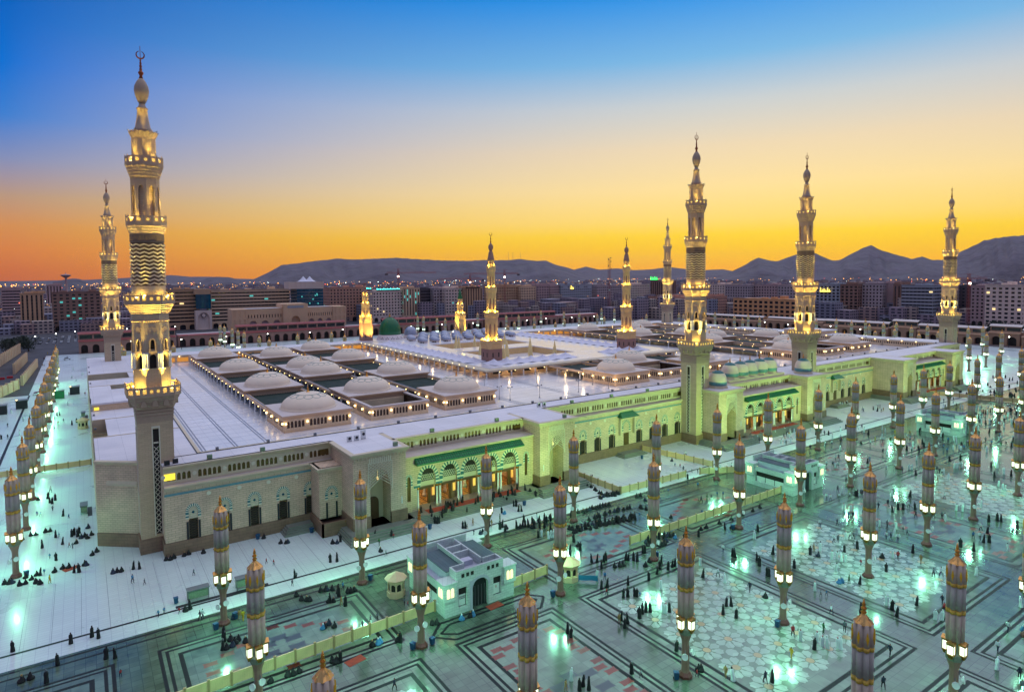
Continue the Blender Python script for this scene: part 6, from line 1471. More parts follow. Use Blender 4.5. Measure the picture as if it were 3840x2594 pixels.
sign('e', 759, 3075, 3115, 1079, 1094, 'neon_amber', 'amber lit lettering on the white framed hotel'); sign('n', 599.5, 2140, 2152, 1071, 1084, 'neon_amber', 'small amber sign on the stepped gable hotel'); sign('n', 595, 1747, 1799, 1074, 1077, 'ink', 'dark lettering along the roof of the tan hotel')
# blue glass tower with white tents on top
t = thing('glass_tower', 'blue glass tower with two white peaked tents on its roof', 'building'); Y = 600.
u0, _ = at_y(1113, 1090, Y); u1, _ = at_y(1212, 1090, Y); zt = at_y(1160, 1083, Y)[1]; zc = at_y(1160, 1057, Y)[1]
arcp = [(u0+(u1-u0)*k/8, Y+6*math.sin(k/8*math.pi+math.pi)) for k in range(9)]+[(u1, Y+26), (u0, Y+26)]
part('glass_wall', MB().prism(arcp, 0, zt), 'window_teal', t)
gl = MB()
for k in range(1, 12): z = zt*k/12; gl.prism([(x, y-.15) for x, y in arcp[:9]]+[(u1, Y+3), (u0, Y+3)], z-.12, z+.12)
part('floor_line', gl, 'h_blue', t); cw = MB(); n = 8; d = (u1-u0+10)/n
for i in range(n):
    for j in range(2): a = u0-8+i*d; z = zt+.2+j*(zc-zt)/2; cw.rectbay(north(Y+4), a, a+d, z, z+(zc-zt)/2, a+d*.25, a+d*.75, z+.6, z+(zc-zt)/2-.6, .4)
cw.box(u0-8, Y+4.4, zt+.2, u1+2, Y+24, zc); part('crown_storey', cw, 'h_white', t)
lw = MB(); R_ = random.Random(3)
for k in range(16): x = u0+3+R_.random()*(u1-u0-6); z = 6+R_.random()*(zt-10); lw.box(x, Y-6.6, z, x+1.2, Y-6.3, z+1.4)
tag(part('lit_window', lw, 'lit_teal', t), kind='stuff')
for px in (1137, 1161):
    x = at_y(px, 1040, Y+12)[0]; zp = at_y(px, 1035, Y+12)[1]; tn = MB(); tn.loft([[(x+a*r_*9, Y+12+b*r_*9, zc+(zp-zc)*(1-r_)**1.8) for a, b in ((1, 0), (.7, .7), (0, 1), (-.7, .7), (-1, 0), (-.7, -.7), (0, -1), (.7, -.7))] for r_ in (1, .7, .45, .25, .1, .02)], 0); part('roof_tent', tn, 'fabric_white', t, True)
# dark glass bay and clock gate in the long hotel
t = thing('clock_gate', 'blue glass bay above a pale gate block with a clock and dark arch', 'building'); Y = 632.
g0, z0 = at_y(736, 1158, Y); g1, z1 = at_y(790, 1103, Y); part('glass_bay', MB().prism([(g0+(g1-g0)*k/6, Y-4*math.sin(k/6*math.pi)) for k in range(7)]+[(g1, Y+8), (g0, Y+8)], z0, z1), 'window_teal', t)
b0, zb = at_y(735, 1230, Y-4); b1, zt = at_y(794, 1163, Y-4); w = MB(); w.bay(north(Y-4), b0, b1, 0, zt, arch((b0+b1)/2-6, (b0+b1)/2+6, 0, 12, 19, 6, False), 1.5); w.box(b0, Y-2.4, 0, b1, Y+6, zt); part('gate_block', w, 'h_white', t)
part('upper_block', MB().box(b0, Y+2, z1, b1, Y+20, z1+6), 'h_tan', t)
c = MB().plate([((b0+b1)/2+2.6*math.cos(a*math.pi/8), zt-5.5+2.6*math.sin(a*math.pi/8)) for a in range(16)], north(Y-4), -.2, 0); part('clock_face', c, 'h_dark', t); part('clock_rim', MB().plate([((b0+b1)/2+1.9*math.cos(a*math.pi/8), zt-5.5+1.9*math.sin(a*math.pi/8)) for a in range(16)], north(Y-4), -.3, -.15), 'h_white', t)
# library: cream building with a tall central arch
t = thing('library_building', 'cream low building with pointed arches and a tall central gate block', 'building'); Y = 505.
L0 = at_y(868, 1160, Y)[0]; L1 = at_y(1296, 1160, Y)[0]; zt = at_y(960, 1158, Y)[1]; c0 = at_y(1061, 1140, Y-3)[0]; c1 = at_y(1154, 1140, Y-3)[0]; zc = at_y(1107, 1139, Y-3)[1]
w = MB(); g_ = MB()
for a, b in ((L0+14, c0), (c1, L1-14)):
    n = 3; d = (b-a)/n
    for k in range(n):
        u = a+k*d; w.bay(north(Y), u, u+d, 0, zt*.62, arch(u+d*.15, u+d*.85, 0, zt*.36, zt*.56, 5), 1.5)
        for j in range(4): w.rectbay(north(Y), u+d*j/4, u+d*(j+1)/4, zt*.62, zt, u+d*(j+.35)/4, u+d*(j+.65)/4, zt*.66, zt*.78, .4); link('window', MB().plate([(u+d*(j+.35)/4, zt*.66), (u+d*(j+.65)/4, zt*.66), (u+d*(j+.65)/4, zt*.78), (u+d*(j+.35)/4, zt*.78)], north(Y), .36, .4).mesh('window', 'window_dark'), t)
    g_.face([(a, Y+1.5, 0), (b, Y+1.5, 0), (b, Y+1.5, zt*.62), (a, Y+1.5, zt*.62)])
part('wall', w, 'h_lib', t); part('arch_recess', g_, 'h_mauve', t)
w = MB(); w.bay(north(Y-3), c0, c1, 0, zc, arch((c0+c1)/2-4.4, (c0+c1)/2+4.4, 0, zc*.42, zc*.6, 6), 3.); w.box(c0, Y, 0, c1, Y+24, zc-.02); part('gate_block', w, 'h_lib', t)
part('gate_door', MB().plate(arch((c0+c1)/2-2.4, (c0+c1)/2+2.4, 0, zc*.2, zc*.3, 5), north(Y-.2), -.1, .1), 'h_dark', t); part('name_panel', MB().box((c0+c1)/2-8, Y-3.15, zc-4.2, (c0+c1)/2+8, Y-3.0, zc-1.8), 'h_blue', t)
for a, b in ((L0, L0+14), (L1-14, L1)):
    w = MB(); 
    for j in range(3):
        for k in range(3): u = a+14*k/3; w.rectbay(north(Y-1), u, u+14/3, zt*j/3, zt*(j+1)/3, u+1.6, u+3.1, zt*j/3+1, zt*(j+1)/3-1.4, .4)
    w.box(a, Y-.58, 0, b, Y+20, zt-.02); part('end_block', w, 'h_lib', t)
part('flat_roof', MB().box(L0, Y, zt-.4, L1, Y+22, zt-.1), 'dome_slab', t)
# ------------------------------------------------------------------ far city, lights, hills, mountains
for n_, c in dict(far_a=(150, 132, 140), far_b=(176, 156, 144), far_c=(142, 138, 150), far_d=(164, 134, 126)).items(): M[n_] = mat(n_, S(62, 56, 66), .9, brick=(.5, .42, S(*c), .1, 'far'), vary=0)
c = MB(); R_ = random.Random(5)
def polar(px, dist):
    d = ray(px, 1040); l_ = math.hypot(d[0], d[1]); return CAMX+d[0]/l_*dist, CAMY+d[1]/l_*dist
for k in range(3600):
    px = R_.uniform(-150, 3990); dist = 830+2700*R_.random()**1.6 if k % 3 else 3000+4200*R_.random(); x, y = polar(px, dist); s_ = R_.uniform(7, 20)*(1+dist/8000); h_ = R_.uniform(8, 26) if dist < 2200 else R_.uniform(8, 20)
    if px < 600 and dist < 1200: h_ *= .7
    c.box(x, y, 0, x+s_, y+s_*R_.uniform(.6, 1.4), h_*(1.25 if R_.random() < .06 else 1), R_.choice((0, 0, 1, 2, 3)), 'b')
tag(link('distant_city', c.mesh('distant_city', ['far_a', 'far_b', 'far_c', 'far_d'])), 'low pale houses spreading to the foot of the mountains', 'city', kind='stuff')
M['city_orange'] = mat('street_light_orange', (.9, .5, .2, 1), .5, emit=((1, .42, .06, 1), 5.), sampling='NONE'); M['city_white'] = mat('street_light_white', (.9, .9, .9, 1), .5, emit=((.85, 1, .9, 1), 6.), sampling='NONE'); M['city_red'] = mat('street_light_red', (.9, .2, .1, 1), .5, emit=((1, .12, .05, 1), 6.), sampling='NONE')
c = MB()
for k in range(1250):
    px = R_.uniform(-60, 3900); dist = R_.uniform(1500, 8200) if k % 4 else R_.uniform(850, 1700)
    if px > 2500 and R_.random() < .45: continue
    x, y = polar(px, dist); s_ = dist*.00034*R_.choice((.7, .8, 1, 1.5)); z = R_.uniform(20, 30)
    c.lathe([(.05*s_, z-s_), (s_, z), (.05*s_, z+s_)], 4, x, y, m=R_.choice((0, 0, 0, 0, 0, 0, 1, 2)))
tag(link('city_light', c.mesh('city_light', ['city_orange', 'city_white', 'city_red'])), 'thousands of orange street lights of the distant city', 'lights', kind='stuff')
M['mountain'] = mat('mountain_rock', S(88, 80, 88), .95, noise=(.004, .3), bump=1.)
for n_ in M['mountain'].node_tree.nodes:
    if n_.type == 'BUMP': n_.inputs['Distance'].default_value = 90
def mountain(name, label, sky, dist, wid, seed, n=120, rows=22):
    """ridge whose crest follows the given skyline (photo pixels), with spurs on both sides"""
    R2 = random.Random(seed); xs = [p[0] for p in sky]; w = MB(); rg = []
    ph = [(R2.uniform(.004, .05), R2.uniform(0, 6.3), R2.uniform(.3, 1)) for _ in range(9)]
    for j in range(rows+1):
        tt = j/rows*2-1; row = []
        for i in range(n+1):
            px = xs[0]+(xs[-1]-xs[0])*i/n
            k = max(0, min(len(sky)-2, sum(1 for p in xs if p <= px)-1)); f = (px-xs[k])/(xs[k+1]-xs[k]); py = sky[k][1]+(sky[k+1][1]-sky[k][1])*f
            d = dist+wid*tt; dr = ray(px, py); L_ = math.hypot(dr[0], dr[1]); H_ = max(0, CAMZ+dr[2]/L_*dist)
            s_ = (1-abs(tt))**(.8+.3*math.sin(px*.02+seed))
            nz = sum(a*math.sin(px*fq*3+p_+tt*4*a) for fq, p_, a in ph)/5*(1-abs(tt))*abs(tt)*H_*.55
            jag = (R2.random()-.5)*H_*.05*(1 if abs(tt) < .9 else 0)
            z = max(-2, H_*s_+nz+jag*abs(tt)) if abs(tt) < .999 else -2
            x, y = CAMX+dr[0]/L_*d, CAMY+dr[1]/L_*d; row.append((x, y, min(z, H_) if j != rows//2 else H_+(R2.random()-.5)*H_*.02))
        rg.append(row)
    w.loft(rg, 0, False, False)
    tag(link(name, w.mesh(name, 'mountain', True)), label, None, kind='structure')
Dp = lambda *p: [(x*1.65232, y*1.65232) for x, y in p]
mountain('mountain', 'long flat topped dark mountain at left centre', Dp((540, 638), (575, 634), (610, 618), (640, 601), (665, 599), (700, 594), (740, 590), (762, 587), (800, 589), (840, 588), (880, 586), (905, 585), (940, 588), (1000, 591), (1060, 592), (1100, 590), (1140, 591), (1180, 588), (1215, 592), (1240, 591), (1258, 600), (1290, 608), (1330, 622), (1380, 634)), 8200, 1500, 1)
mountain('mountain', 'jagged dark mountain rising at the right edge', Dp((1600, 636), (1640, 628), (1662, 615), (1690, 602), (1708, 590), (1722, 585), (1745, 591), (1765, 593), (1790, 583), (1820, 574), (1842, 570), (1862, 580), (1890, 592), (1906, 590), (1930, 577), (1960, 562), (1977, 556), (1995, 566), (2030, 577), (2070, 588), (2092, 582), (2115, 590), (2140, 590), (2165, 578), (2200, 562), (2235, 545), (2280, 537), (2330, 534), (2400, 540), (2480, 560), (2560, 620)), 7400, 1500, 4, 150)
mountain('mountain', 'pale distant ridge between the two dark mountains', Dp((1240, 634), (1280, 618), (1310, 610), (1330, 605), (1360, 612), (1400, 609), (1440, 613), (1480, 611), (1520, 606), (1560, 611), (1600, 613), (1640, 611), (1680, 618), (1720, 630)), 12500, 1800, 7, 80)
mountain('mountain', 'low far hills at the left horizon', Dp((-80, 640), (0, 638), (90, 637), (200, 635), (300, 630), (350, 627), (390, 624), (430, 628), (480, 628), (520, 632), (600, 634)), 13500, 1500, 9, 80)
mountain('hill', 'small dark hill behind the left city', Dp((120, 640), (145, 635), (165, 632), (180, 633), (195, 638)), 5200, 300, 11, 24, 10); mountain('hill', 'small dark hill left of the long mountain', Dp((455, 638), (470, 632), (490, 628), (520, 629), (535, 633), (550, 638)), 5600, 350, 12, 30, 10)
# water tower, masts, cranes
x, y = polar(247, 2300); zt = CAMZ+(1054-1040)/FPX*2300
t = thing('water_tower', 'mushroom shaped water tower on the left horizon', 'tower', (x, y, 0)); part('stem', MB().lathe([(4, 0), (2.6, zt-7), (3.5, zt-4)], 14), 'h_mauve', t); part('tank', MB().lathe([(3.5, zt-5), (13, zt+2), (13.5, zt+4), (5, zt+6), (1, zt+6.5), (.3, zt+13)], 20), 'h_mauve', t)
def lattice_mast(t, h_, w_, name='mast', m='crane'):
    b = MB()
    for a, c_ in ((-1, -1), (1, -1), (1, 1), (-1, 1)): b.bar((a*w_, c_*w_, 0), (a*w_*.8, c_*w_*.8, h_), .18)
    k = 0
    while k < h_-2*w_:
        for a, c_, e, f in ((-1, -1, 1, -1), (1, -1, 1, 1), (1, 1, -1, 1), (-1, 1, -1, -1)): b.bar((a*w_, c_*w_, k), (e*w_*.9, f*w_*.9, k+2*w_), .12)
        k += 2*w_
    return part(name, b, m, t)
def crane(label, px, py_top, px_l, px_r, py_arm, dist, luff=False):
    x, y = polar(px, dist); Z = lambda py: CAMZ+(1047-(px-960)*.00823-py)/FPX*dist
    t = thing('tower_crane', label, 'crane', (x, y, 0), -R(YAW)); h_ = Z(py_top); za = Z(py_arm); lattice_mast(t, h_, 1.1)
    l_, r_ = (px_l-px)/FPX*dist, (px_r-px)/FPX*dist; b = MB()
    for dz, dy in ((0, -.7), (0, .7), (1.6, 0)): b.bar((l_, dy, za+dz), (r_, dy, za+dz), .2)
    k = l_
    while k < r_-2: b.bar((k, .7, za), (k+1.5, 0, za+1.6), .1); b.bar((k+1.5, 0, za+1.6), (k+3, -.7, za), .1); k += 3
    part('jib', b, 'crane', t); b = MB(); b.bar((0, 0, h_), (l_*.8, 0, za+1.6), .1); b.bar((0, 0, h_), (r_*.7, 0, za+1.6), .1); part('tie_rod', b, 'crane', t)
    s_ = l_ if abs(l_) < abs(r_) else r_; part('counterweight', MB().box(s_-2, -1, za-2.5, s_+2, 1, za), 'h_dark', t); part('cab', MB().box(-1.4, -1.2, za-2.5, 1.4, 1.2, za-.2), 'crane', t)
    part('work_lamp', MB().box(-.8, -1.6, za-5, .8, -1.3, za-3.6), 'lamp_white', t)
crane('tall tower crane with a long jib in front of the flat mountain', 1494, 1007, 1450, 1634, 1025, 900); crane('low tower crane left of the golden minaret', 1763, 1027, 1645, 1812, 1047, 900); crane('tower crane right of the golden minaret', 1892, 1009, 1740, 1944, 1027, 900); crane('dark tower crane beside the rightmost minaret', 3634, 1024, 3560, 3690, 1042, 780)
x, y = polar(2285, 900); t = thing('telecom_mast', 'red lattice telecom mast with dishes left of the right golden minaret', 'mast', (x, y, 0)); hz = CAMZ+(1036-965)/FPX*900; lattice_mast(t, hz, 1.6); dd = MB()
for k, (dx, dz) in enumerate(((-2, -3), (2.4, -6), (-2.4, -12), (2.6, -16), (2.2, -1))): dd.lathe([(.1, hz+dz-.9), (1.1, hz+dz), (.1, hz+dz+.9)], 8, dx, -.6)
part('antenna_dish', dd, 'h_dark', t)
for k, px in enumerate((1907, 1924, 1952)):
    x, y = polar(px, 8200); z0 = CAMZ+(1040-978)/FPX*8200; tag(part('radio_mast', MB().bar((0, 0, 0), (0, 0, z0+110), 2.2, 4), 'h_mauve', None, loc=(x, y, 0)), '%s thin radio mast on the flat mountain top from the left' % nth(k), 'mast', 'radio masts on the mountain')
# trees
def tree_mesh(seed):
    R2 = random.Random(seed); l_ = MB(); cl = [(R2.gauss(0, 1.6), R2.gauss(0, 1.6), 4.5+R2.gauss(0, 1.1), R2.uniform(.9, 1.7)) for _ in range(16)]
    for cx, cy_, cz, cr in cl:
        for k in range(46):
            v = Vector((R2.gauss(0, 1), R2.gauss(0, 1), R2.gauss(0, .8))).normalized()*cr*R2.uniform(.6, 1.05); p = Vector((cx, cy_, cz))+v; u = v.orthogonal().normalized(); w_ = Vector((R2.gauss(0, 1), R2.gauss(0, 1), R2.gauss(0, 1))).normalized(); s_ = R2.uniform(.18, .36)
            l_.face([tuple(p-u*s_), tuple(p+w_*s_), tuple(p+u*s_), tuple(p-w_*s_)])
    t_ = MB().lathe([(.35, 0), (.25, 1.5), (.16, 3.6), (.05, 5)], 7)
    for k in range(5): cx, cy_, cz, cr = cl[k]; t_.bar((0, 0, 2.6), (cx*.8, cy_*.8, cz), .07, 5)
    return l_.mesh('crown', 'leaf'), t_.mesh('trunk', 'trunk')
tm = [tree_mesh(k) for k in range(3)]
TR = [(K_, 1195+R_.uniform(-4, 4)) for K_ in (3340, 3355, 3372, 3425, 3440, 3455, 3468, 3484)]+[(K_, 1208+R_.uniform(-6, 6)) for K_ in (3655, 3690, 3730, 3745, 3760, 3778, 3795, 3810, 3830)]
for k, (px, py) in enumerate(TR):
    x, y = polar(px, 690+R_.uniform(-30, 30)); t = thing('tree', '%s dark bushy tree behind the right arcade, counted from the left' % nth(k), 'tree', (x, y, 0), R_.random()*6, 'trees behind the right arcade'); s_ = R_.uniform(1.5, 2.2); t.scale = (s_, s_, s_); a, b = tm[k % 3]; link('crown', a, t); link('trunk', b, t)
for k, px in enumerate((8, 24, 40, 58, 76, 94)):
    x, y = polar(px, 640+R_.uniform(-20, 20)); t = thing('tree', '%s dark tree at the left edge near the car park' % nth(k), 'tree', (x, y, 0), R_.random()*6, 'trees near the left car park'); s_ = R_.uniform(1.3, 1.9); t.scale = (s_, s_, s_); a, b = tm[k % 3]; link('crown', a, t); link('trunk', b, t)
# cars in the car park and on the plaza edge
def car_mesh(m):
    c = MB(); pr_ = lambda pts, y0, y1: c.loft([[(x, y0, z) for x, z in pts], [(x, y1, z) for x, z in pts]], 0)
    pr_([(-2.3, .35), (2.3, .35), (2.3, .85), (1.3, .98), (-1.9, 1.0), (-2.3, .9)], -.9, .9); b = c.mesh('car_body', m)
    c = MB(); c.loft([[(-1.7, -.8, .99), (1.2, -.8, .97), (1.2, .8, .97), (-1.7, .8, .99)], [(-1.1, -.65, 1.5), (.4, -.65, 1.5), (.4, .65, 1.5), (-1.1, .65, 1.5)]], 0); g_ = c.mesh('cabin', 'window_dark')
    c = MB()
    for x in (-1.4, 1.4):
        for y in (-.9, .9):
            i = len(c.v); c.lathe([(.33, -.1), (.33, .1)], 10); c.shift(i, lambda a, b_, z: (x+a, y+z, .33+b_))
    return b, g_, c.mesh('wheel', 'metal_dark')
cm = [car_mesh('car_w'), car_mesh('car_d')]
def car(x, y, rz, k, label):
    t = thing('parked_car', label, 'car', (x, y, 0), rz, 'parked cars'); b, g_, w = cm[k]; link('car_body', b, t); link('cabin', g_, t); link('wheel', w, t)
n = 0
for r_ in range(6):
    for c_ in range(15):
        if R_.random() < .25: continue
        x = -48+c_*5.2; y = 545+r_*15+c_*.6; k = int(R_.random() < .4); car(x, y, R(90)+R_.uniform(-.05, .05), k, '%s car in line %s of the distant car park at left' % (('white', 'dark')[k], 'one two three four five six'.split()[r_])); n += 1
car(-31, 236, R(70), 0, 'white car nearest on the ramp beside the left plaza'); car(-28.5, 268, R(80), 0, 'white car second on the ramp beside the left plaza'); car(-21, 395, R(10), 0, 'white car alone at the far end of the left plaza')
# street lamps
sl_ = thing('street_lamp', 'x', 'street lamp'); part('pole', MB().lathe([(.2, 0), (.1, 8)], 6), 'metal_dark', sl_); part('lamp_head', MB().lathe([(.05, 7.8), (.5, 8.1), (.05, 8.5)], 8), 'lamp_street', sl_)
LP = [(x, 420+6*math.sin(x)) for x in range(20, 500, 34)]+[(-45+k*14, 530+(k % 3)*22) for k in range(9)]+[(560-k % 2*14, -40+k*34) for k in range(9)]
for k, (x, y) in enumerate(LP):
    o = sl_ if k == 0 else copy_tree(sl_)
    o.location = (x, y, 0); w_ = 'along the south arcade' if k < 15 else ('by the left car park' if k < 24 else 'along the west arcade'); j = k if k < 15 else (k-15 if k < 24 else k-24)
    tag(o, '%s small lit street lamp %s' % (nth(j), w_), 'street lamp', 'street lamps round the precinct')
# ------------------------------------------------------------------ people
def pm(name, c, r_=.8): M[name] = mat(name, S(*c), r_, vary=.15)
for n_, c in dict(cl_black=(22, 21, 24), cl_white=(206, 214, 216), cl_blue=(58, 116, 160), cl_red=(160, 40, 44), cl_green=(30, 92, 44), cl_yellow=(196, 168, 40), cl_tan=(150, 120, 76), cl_grey=(96, 100, 108), cl_navy=(36, 42, 62), skin=(150, 106, 82), hair=(26, 22, 20), cl_pinkcheck=(190, 130, 130)).items(): pm(n_, c)
def body_loft(rings, mats, n=12, face=None):
    b = MB(); rg = [[(x0+rx*math.cos(2*math.pi*k/n), y0+ry*math.sin(2*math.pi*k/n), z) for k in range(n)] for z, rx, ry, x0, y0, m in rings]
    b.loft(rg, [r_[5] for r_ in rings[:-1]])
    if face:                               # the face opens towards -y
        for i, f in enumerate(b.f[:-2]):
            z = sum(b.v[j][2] for j in f)/4; y = min(b.v[j][1] for j in f); k = i % n
            if face[0] < z < face[1] and k in (8, 9): b.m[i] = face[2]
    return b.mesh('body', mats, True)
def robe(cm_, head_m, hem=.27, h_=1.68, wide=.25, lean=0., arm=0.):
    s_ = h_/1.68
    r_ = [(0, hem, hem*.85), (.08, hem*1.02, hem*.88), (.45, hem*.92, hem*.78), (.8, wide*.95, wide*.68), (1.0, wide*1.06, wide*.7), (1.2, wide, wide*.64), (1.32, wide*.9, wide*.58), (1.39, wide*.6, wide*.5)]
    hd = [(1.43, .075, .08), (1.48, .09, .1), (1.55, .098, .115), (1.62, .095, .112), (1.67, .06, .075), (1.69, .01, .01)]
    rings = [(z*s_, (a+arm*max(0, 1-abs(z-1.05)/.35))*s_, (b+abs(lean)*.5*max(0, .6-z))*s_, arm*.5*max(0, 1-abs(z-1.05)/.35), lean*(.25-z*.35), 0) for z, a, b in r_]+[(z*s_, a*s_, b*s_, 0, lean*(.25-z*.35)-.02, 1) for z, a, b in hd]
    return body_loft(rings, [cm_, head_m, 'skin'], face=(1.46*s_, 1.6*s_, 2))
def sitter(cm_, head_m):
    rings = [(0, .44, .42, 0, .02, 0), (.12, .47, .45, 0, .02, 0), (.26, .42, .4, 0, .03, 0), (.42, .28, .24, 0, .1, 0), (.6, .26, .19, 0, .12, 0), (.68, .2, .15, 0, .11, 0), (.73, .09, .09, 0, .1, 1), (.79, .1, .11, 0, .08, 1), (.87, .1, .118, 0, .07, 1), (.94, .08, .09, 0, .08, 1), (.98, .01, .01, 0, .08, 1)]
    return body_loft(rings, [cm_, head_m, 'skin'], face=(.76, .9, 2))
def walker(shirt, trousers, head_m='hair', stride=.28, sc=1.):
    V = {'pel': (0, 0, .95, .14), 'spi': (0, 0, 1.15, .145), 'che': (0, 0, 1.34, .155), 'nec': (0, -.01, 1.49, .06), 'hea': (0, -.03, 1.58, .095), 'top': (0, -.02, 1.70, .085)}
    E_ = [('pel', 'spi'), ('spi', 'che'), ('che', 'nec'), ('nec', 'hea'), ('hea', 'top')]
    for s_, q_ in (('l', 1), ('r', -1)):
        st = stride*q_
        V.update({'sh'+s_: (.19*q_, 0, 1.4, .07), 'el'+s_: (.25*q_, st*.4, 1.14, .052), 'wr'+s_: (.25*q_, st*.4-.12, .9, .036), 'ha'+s_: (.25*q_, st*.4-.16, .82, .036), 'hi'+s_: (.1*q_, 0, .88, .1), 'kn'+s_: (.11*q_, -st*.7-.03, .5, .072), 'an'+s_: (.11*q_, -st*.9+.06*(st > 0), .09, .05), 'to'+s_: (.12*q_, -st*.9-.13, .045, .042)})
        E_ += [('che', 'sh'+s_), ('sh'+s_, 'el'+s_), ('el'+s_, 'wr'+s_), ('wr'+s_, 'ha'+s_), ('pel', 'hi'+s_), ('hi'+s_, 'kn'+s_), ('kn'+s_, 'an'+s_), ('an'+s_, 'to'+s_)]
    ks = list(V); me = bpy.data.meshes.new('body'); me.from_pydata([V[k][:3] for k in ks], [(ks.index(a), ks.index(b)) for a, b in E_], [])
    ob = bpy.data.objects.new('tmp', me); COL.objects.link(ob); md = ob.modifiers.new('skin', 'SKIN'); ob.modifiers.new('sub', 'SUBSURF').levels = 1
    for i, k in enumerate(ks): d = me.skin_vertices[0].data[i]; d.radius = (V[k][3], V[k][3]); d.use_root = k == 'pel'
    dg = bpy.context.evaluated_depsgraph_get(); m2 = bpy.data.meshes.new_from_object(ob.evaluated_get(dg)); bpy.data.objects.remove(ob)
    m2.materials.clear()
    for k in (shirt, trousers, 'skin', head_m, 'hair'): m2.materials.append(M[k])
    for p in m2.polygons:
        c = p.center; p.use_smooth = True
        p.material_index = 4 if c.z < .1 else (1 if c.z < .95 and abs(c.x) < .21 else (2 if (c.z < .95 or (c.z > 1.48 and c.y < -.02 and c.z < 1.63)) else (3 if c.z > 1.5 else 0)))
    for v in m2.vertices: v.co *= sc
    return m2
PT = {'w': [(robe('cl_black', 'cl_black', .3), 'woman in black standing'), (robe('cl_black', 'cl_black', .27, 1.6, .25, .25, .06), 'woman in black walking'), (robe('cl_black', 'cl_black', .31, 1.7, .27, .25, .1), 'woman in black carrying something'), (robe('cl_black', 'cl_grey', .28, 1.64, .25, .2), 'woman in black with grey headscarf')], 's': [(sitter('cl_black', 'cl_black'), 'woman in black sitting')]*5+[(sitter('cl_navy', 'cl_black'), 'woman in dark blue sitting'), (sitter('cl_black', 'cl_tan'), 'woman with tan headscarf sitting')],
      't': [(robe('cl_white', 'cl_white', .24, 1.74, .25, .2, .05), 'man in white robe'), (robe('cl_white', 'hair', .23, 1.72, .24, .3), 'bareheaded man in white robe'), (robe('cl_white', 'cl_pinkcheck', .24, 1.72), 'man in white robe and checked headcloth')],
      'm': [(walker('cl_navy', 'cl_black'), 'man in dark shirt walking'), (walker('cl_grey', 'cl_black', stride=.2), 'man in grey shirt walking'), (walker('cl_white', 'cl_navy'), 'man in white shirt walking')],
      'k': [(walker('cl_blue', 'cl_navy', stride=.2), 'person in blue top walking'), (walker('cl_tan', 'cl_tan', stride=.15), 'person in tan clothes walking'), (walker('cl_green', 'cl_green', stride=.15), 'person in green clothes walking'), (walker('cl_yellow', 'cl_yellow', stride=.15), 'person in yellow clothes walking'), (walker('cl_red', 'cl_black', stride=.2), 'person in red top walking')],
      'c': [(walker('cl_red', 'cl_navy', sc=.66), 'small child in red'), (walker('cl_blue', 'cl_navy', sc=.64), 'small child in blue'), (walker('cl_grey', 'cl_black', sc=.68), 'small child in grey')], 'p': [(sitter('cl_blue', 'cl_white'), 'person in blue sitting')]}
# feet seen in the photograph: (u, v, type) in four crops of the lower half
PA = '75,1330w 420,1283w 545,1243w 583,1250w 340,1405w 183,1490s 125,1510s 275,1512w 715,1480c 630,1370w 680,1370w 785,925k 857,935c 1148,880c 938,1125c 972,1105c 1062,1105c 1100,1090s 1125,1080w 1185,1145m 1200,1140m 775,757w 808,757w 690,805s 665,810s 710,800s 545,760s 575,740s 500,820s 515,820s 370,840s 405,835s 322,860s 440,862w 467,860w 332,790w 295,780c 250,717w 330,655w 350,655c 372,695w 270,625s 295,620s 375,528w 408,543c 312,497c 220,527c 240,530c 310,455w 295,450w 285,425w 328,435w 300,390m 425,650w 440,640w 480,660s 500,650s 520,660s 545,640s 450,690s 520,600s 410,715c 430,720c 460,650w 470,630w 30,930s 55,930s 75,925s 120,938s 150,930s 150,895s 185,905s 215,880s 240,880w 262,872c 295,928k 215,925s 238,930s 185,645s 215,640s 130,670s 225,435s 1325,1240w 1330,1270w 1320,1320w 1340,1315s 1375,1300s 1395,1280s 1410,1265s 1365,1265s 1455,1275s 985,790s 1010,788s 1030,778s 1090,765s 1120,755s 1205,748s 1385,1135s 1420,1140k 1440,1150k'
PB = '440,800w 480,797w 62,810c 105,820c 230,893w 240,895c 215,942c 145,690s 178,690s 190,688s 45,660s 455,690s 480,690s 500,680w 540,672s 560,670s 705,660w 730,705k 740,738s 770,765c 803,655w 815,660c 780,612s 800,617s 840,610s 385,975s 410,970s 425,968s 455,965s 440,1040w 430,1035s 485,985w 490,1000w 515,970k 545,980s 560,978s 585,970s 530,1060w 505,1060k 460,1035s 300,1028s 320,1030s 270,1025s 240,1000s 405,1190s 430,1170s 462,1185s 395,1195p 632,1190c 680,1158c 720,1140c 730,1185c 780,1170c 880,1055c 900,1065c 880,1135c 690,1295s 725,1288p 735,1280p 855,1275w 840,1265s 190,1475s 225,1465s 258,1450s 85,1510s 455,1390s 475,1395s 500,1390w 1045,1170s 1072,1165s 1250,515w 1103,550w 1060,570w 1075,572w 1085,570w 1040,555w 1225,600w 1240,600w 1250,605c 1285,585k 1290,640c 1330,635s 1340,630s 1380,590w 1395,592k 1445,605w 1460,595w 1475,620w 1445,560k 1455,510w 1470,515p 835,1010s 1240,1098s 1190,1115p 1255,1095p 1310,470w 1440,430w 1465,447w 1485,450w 820,1560m'
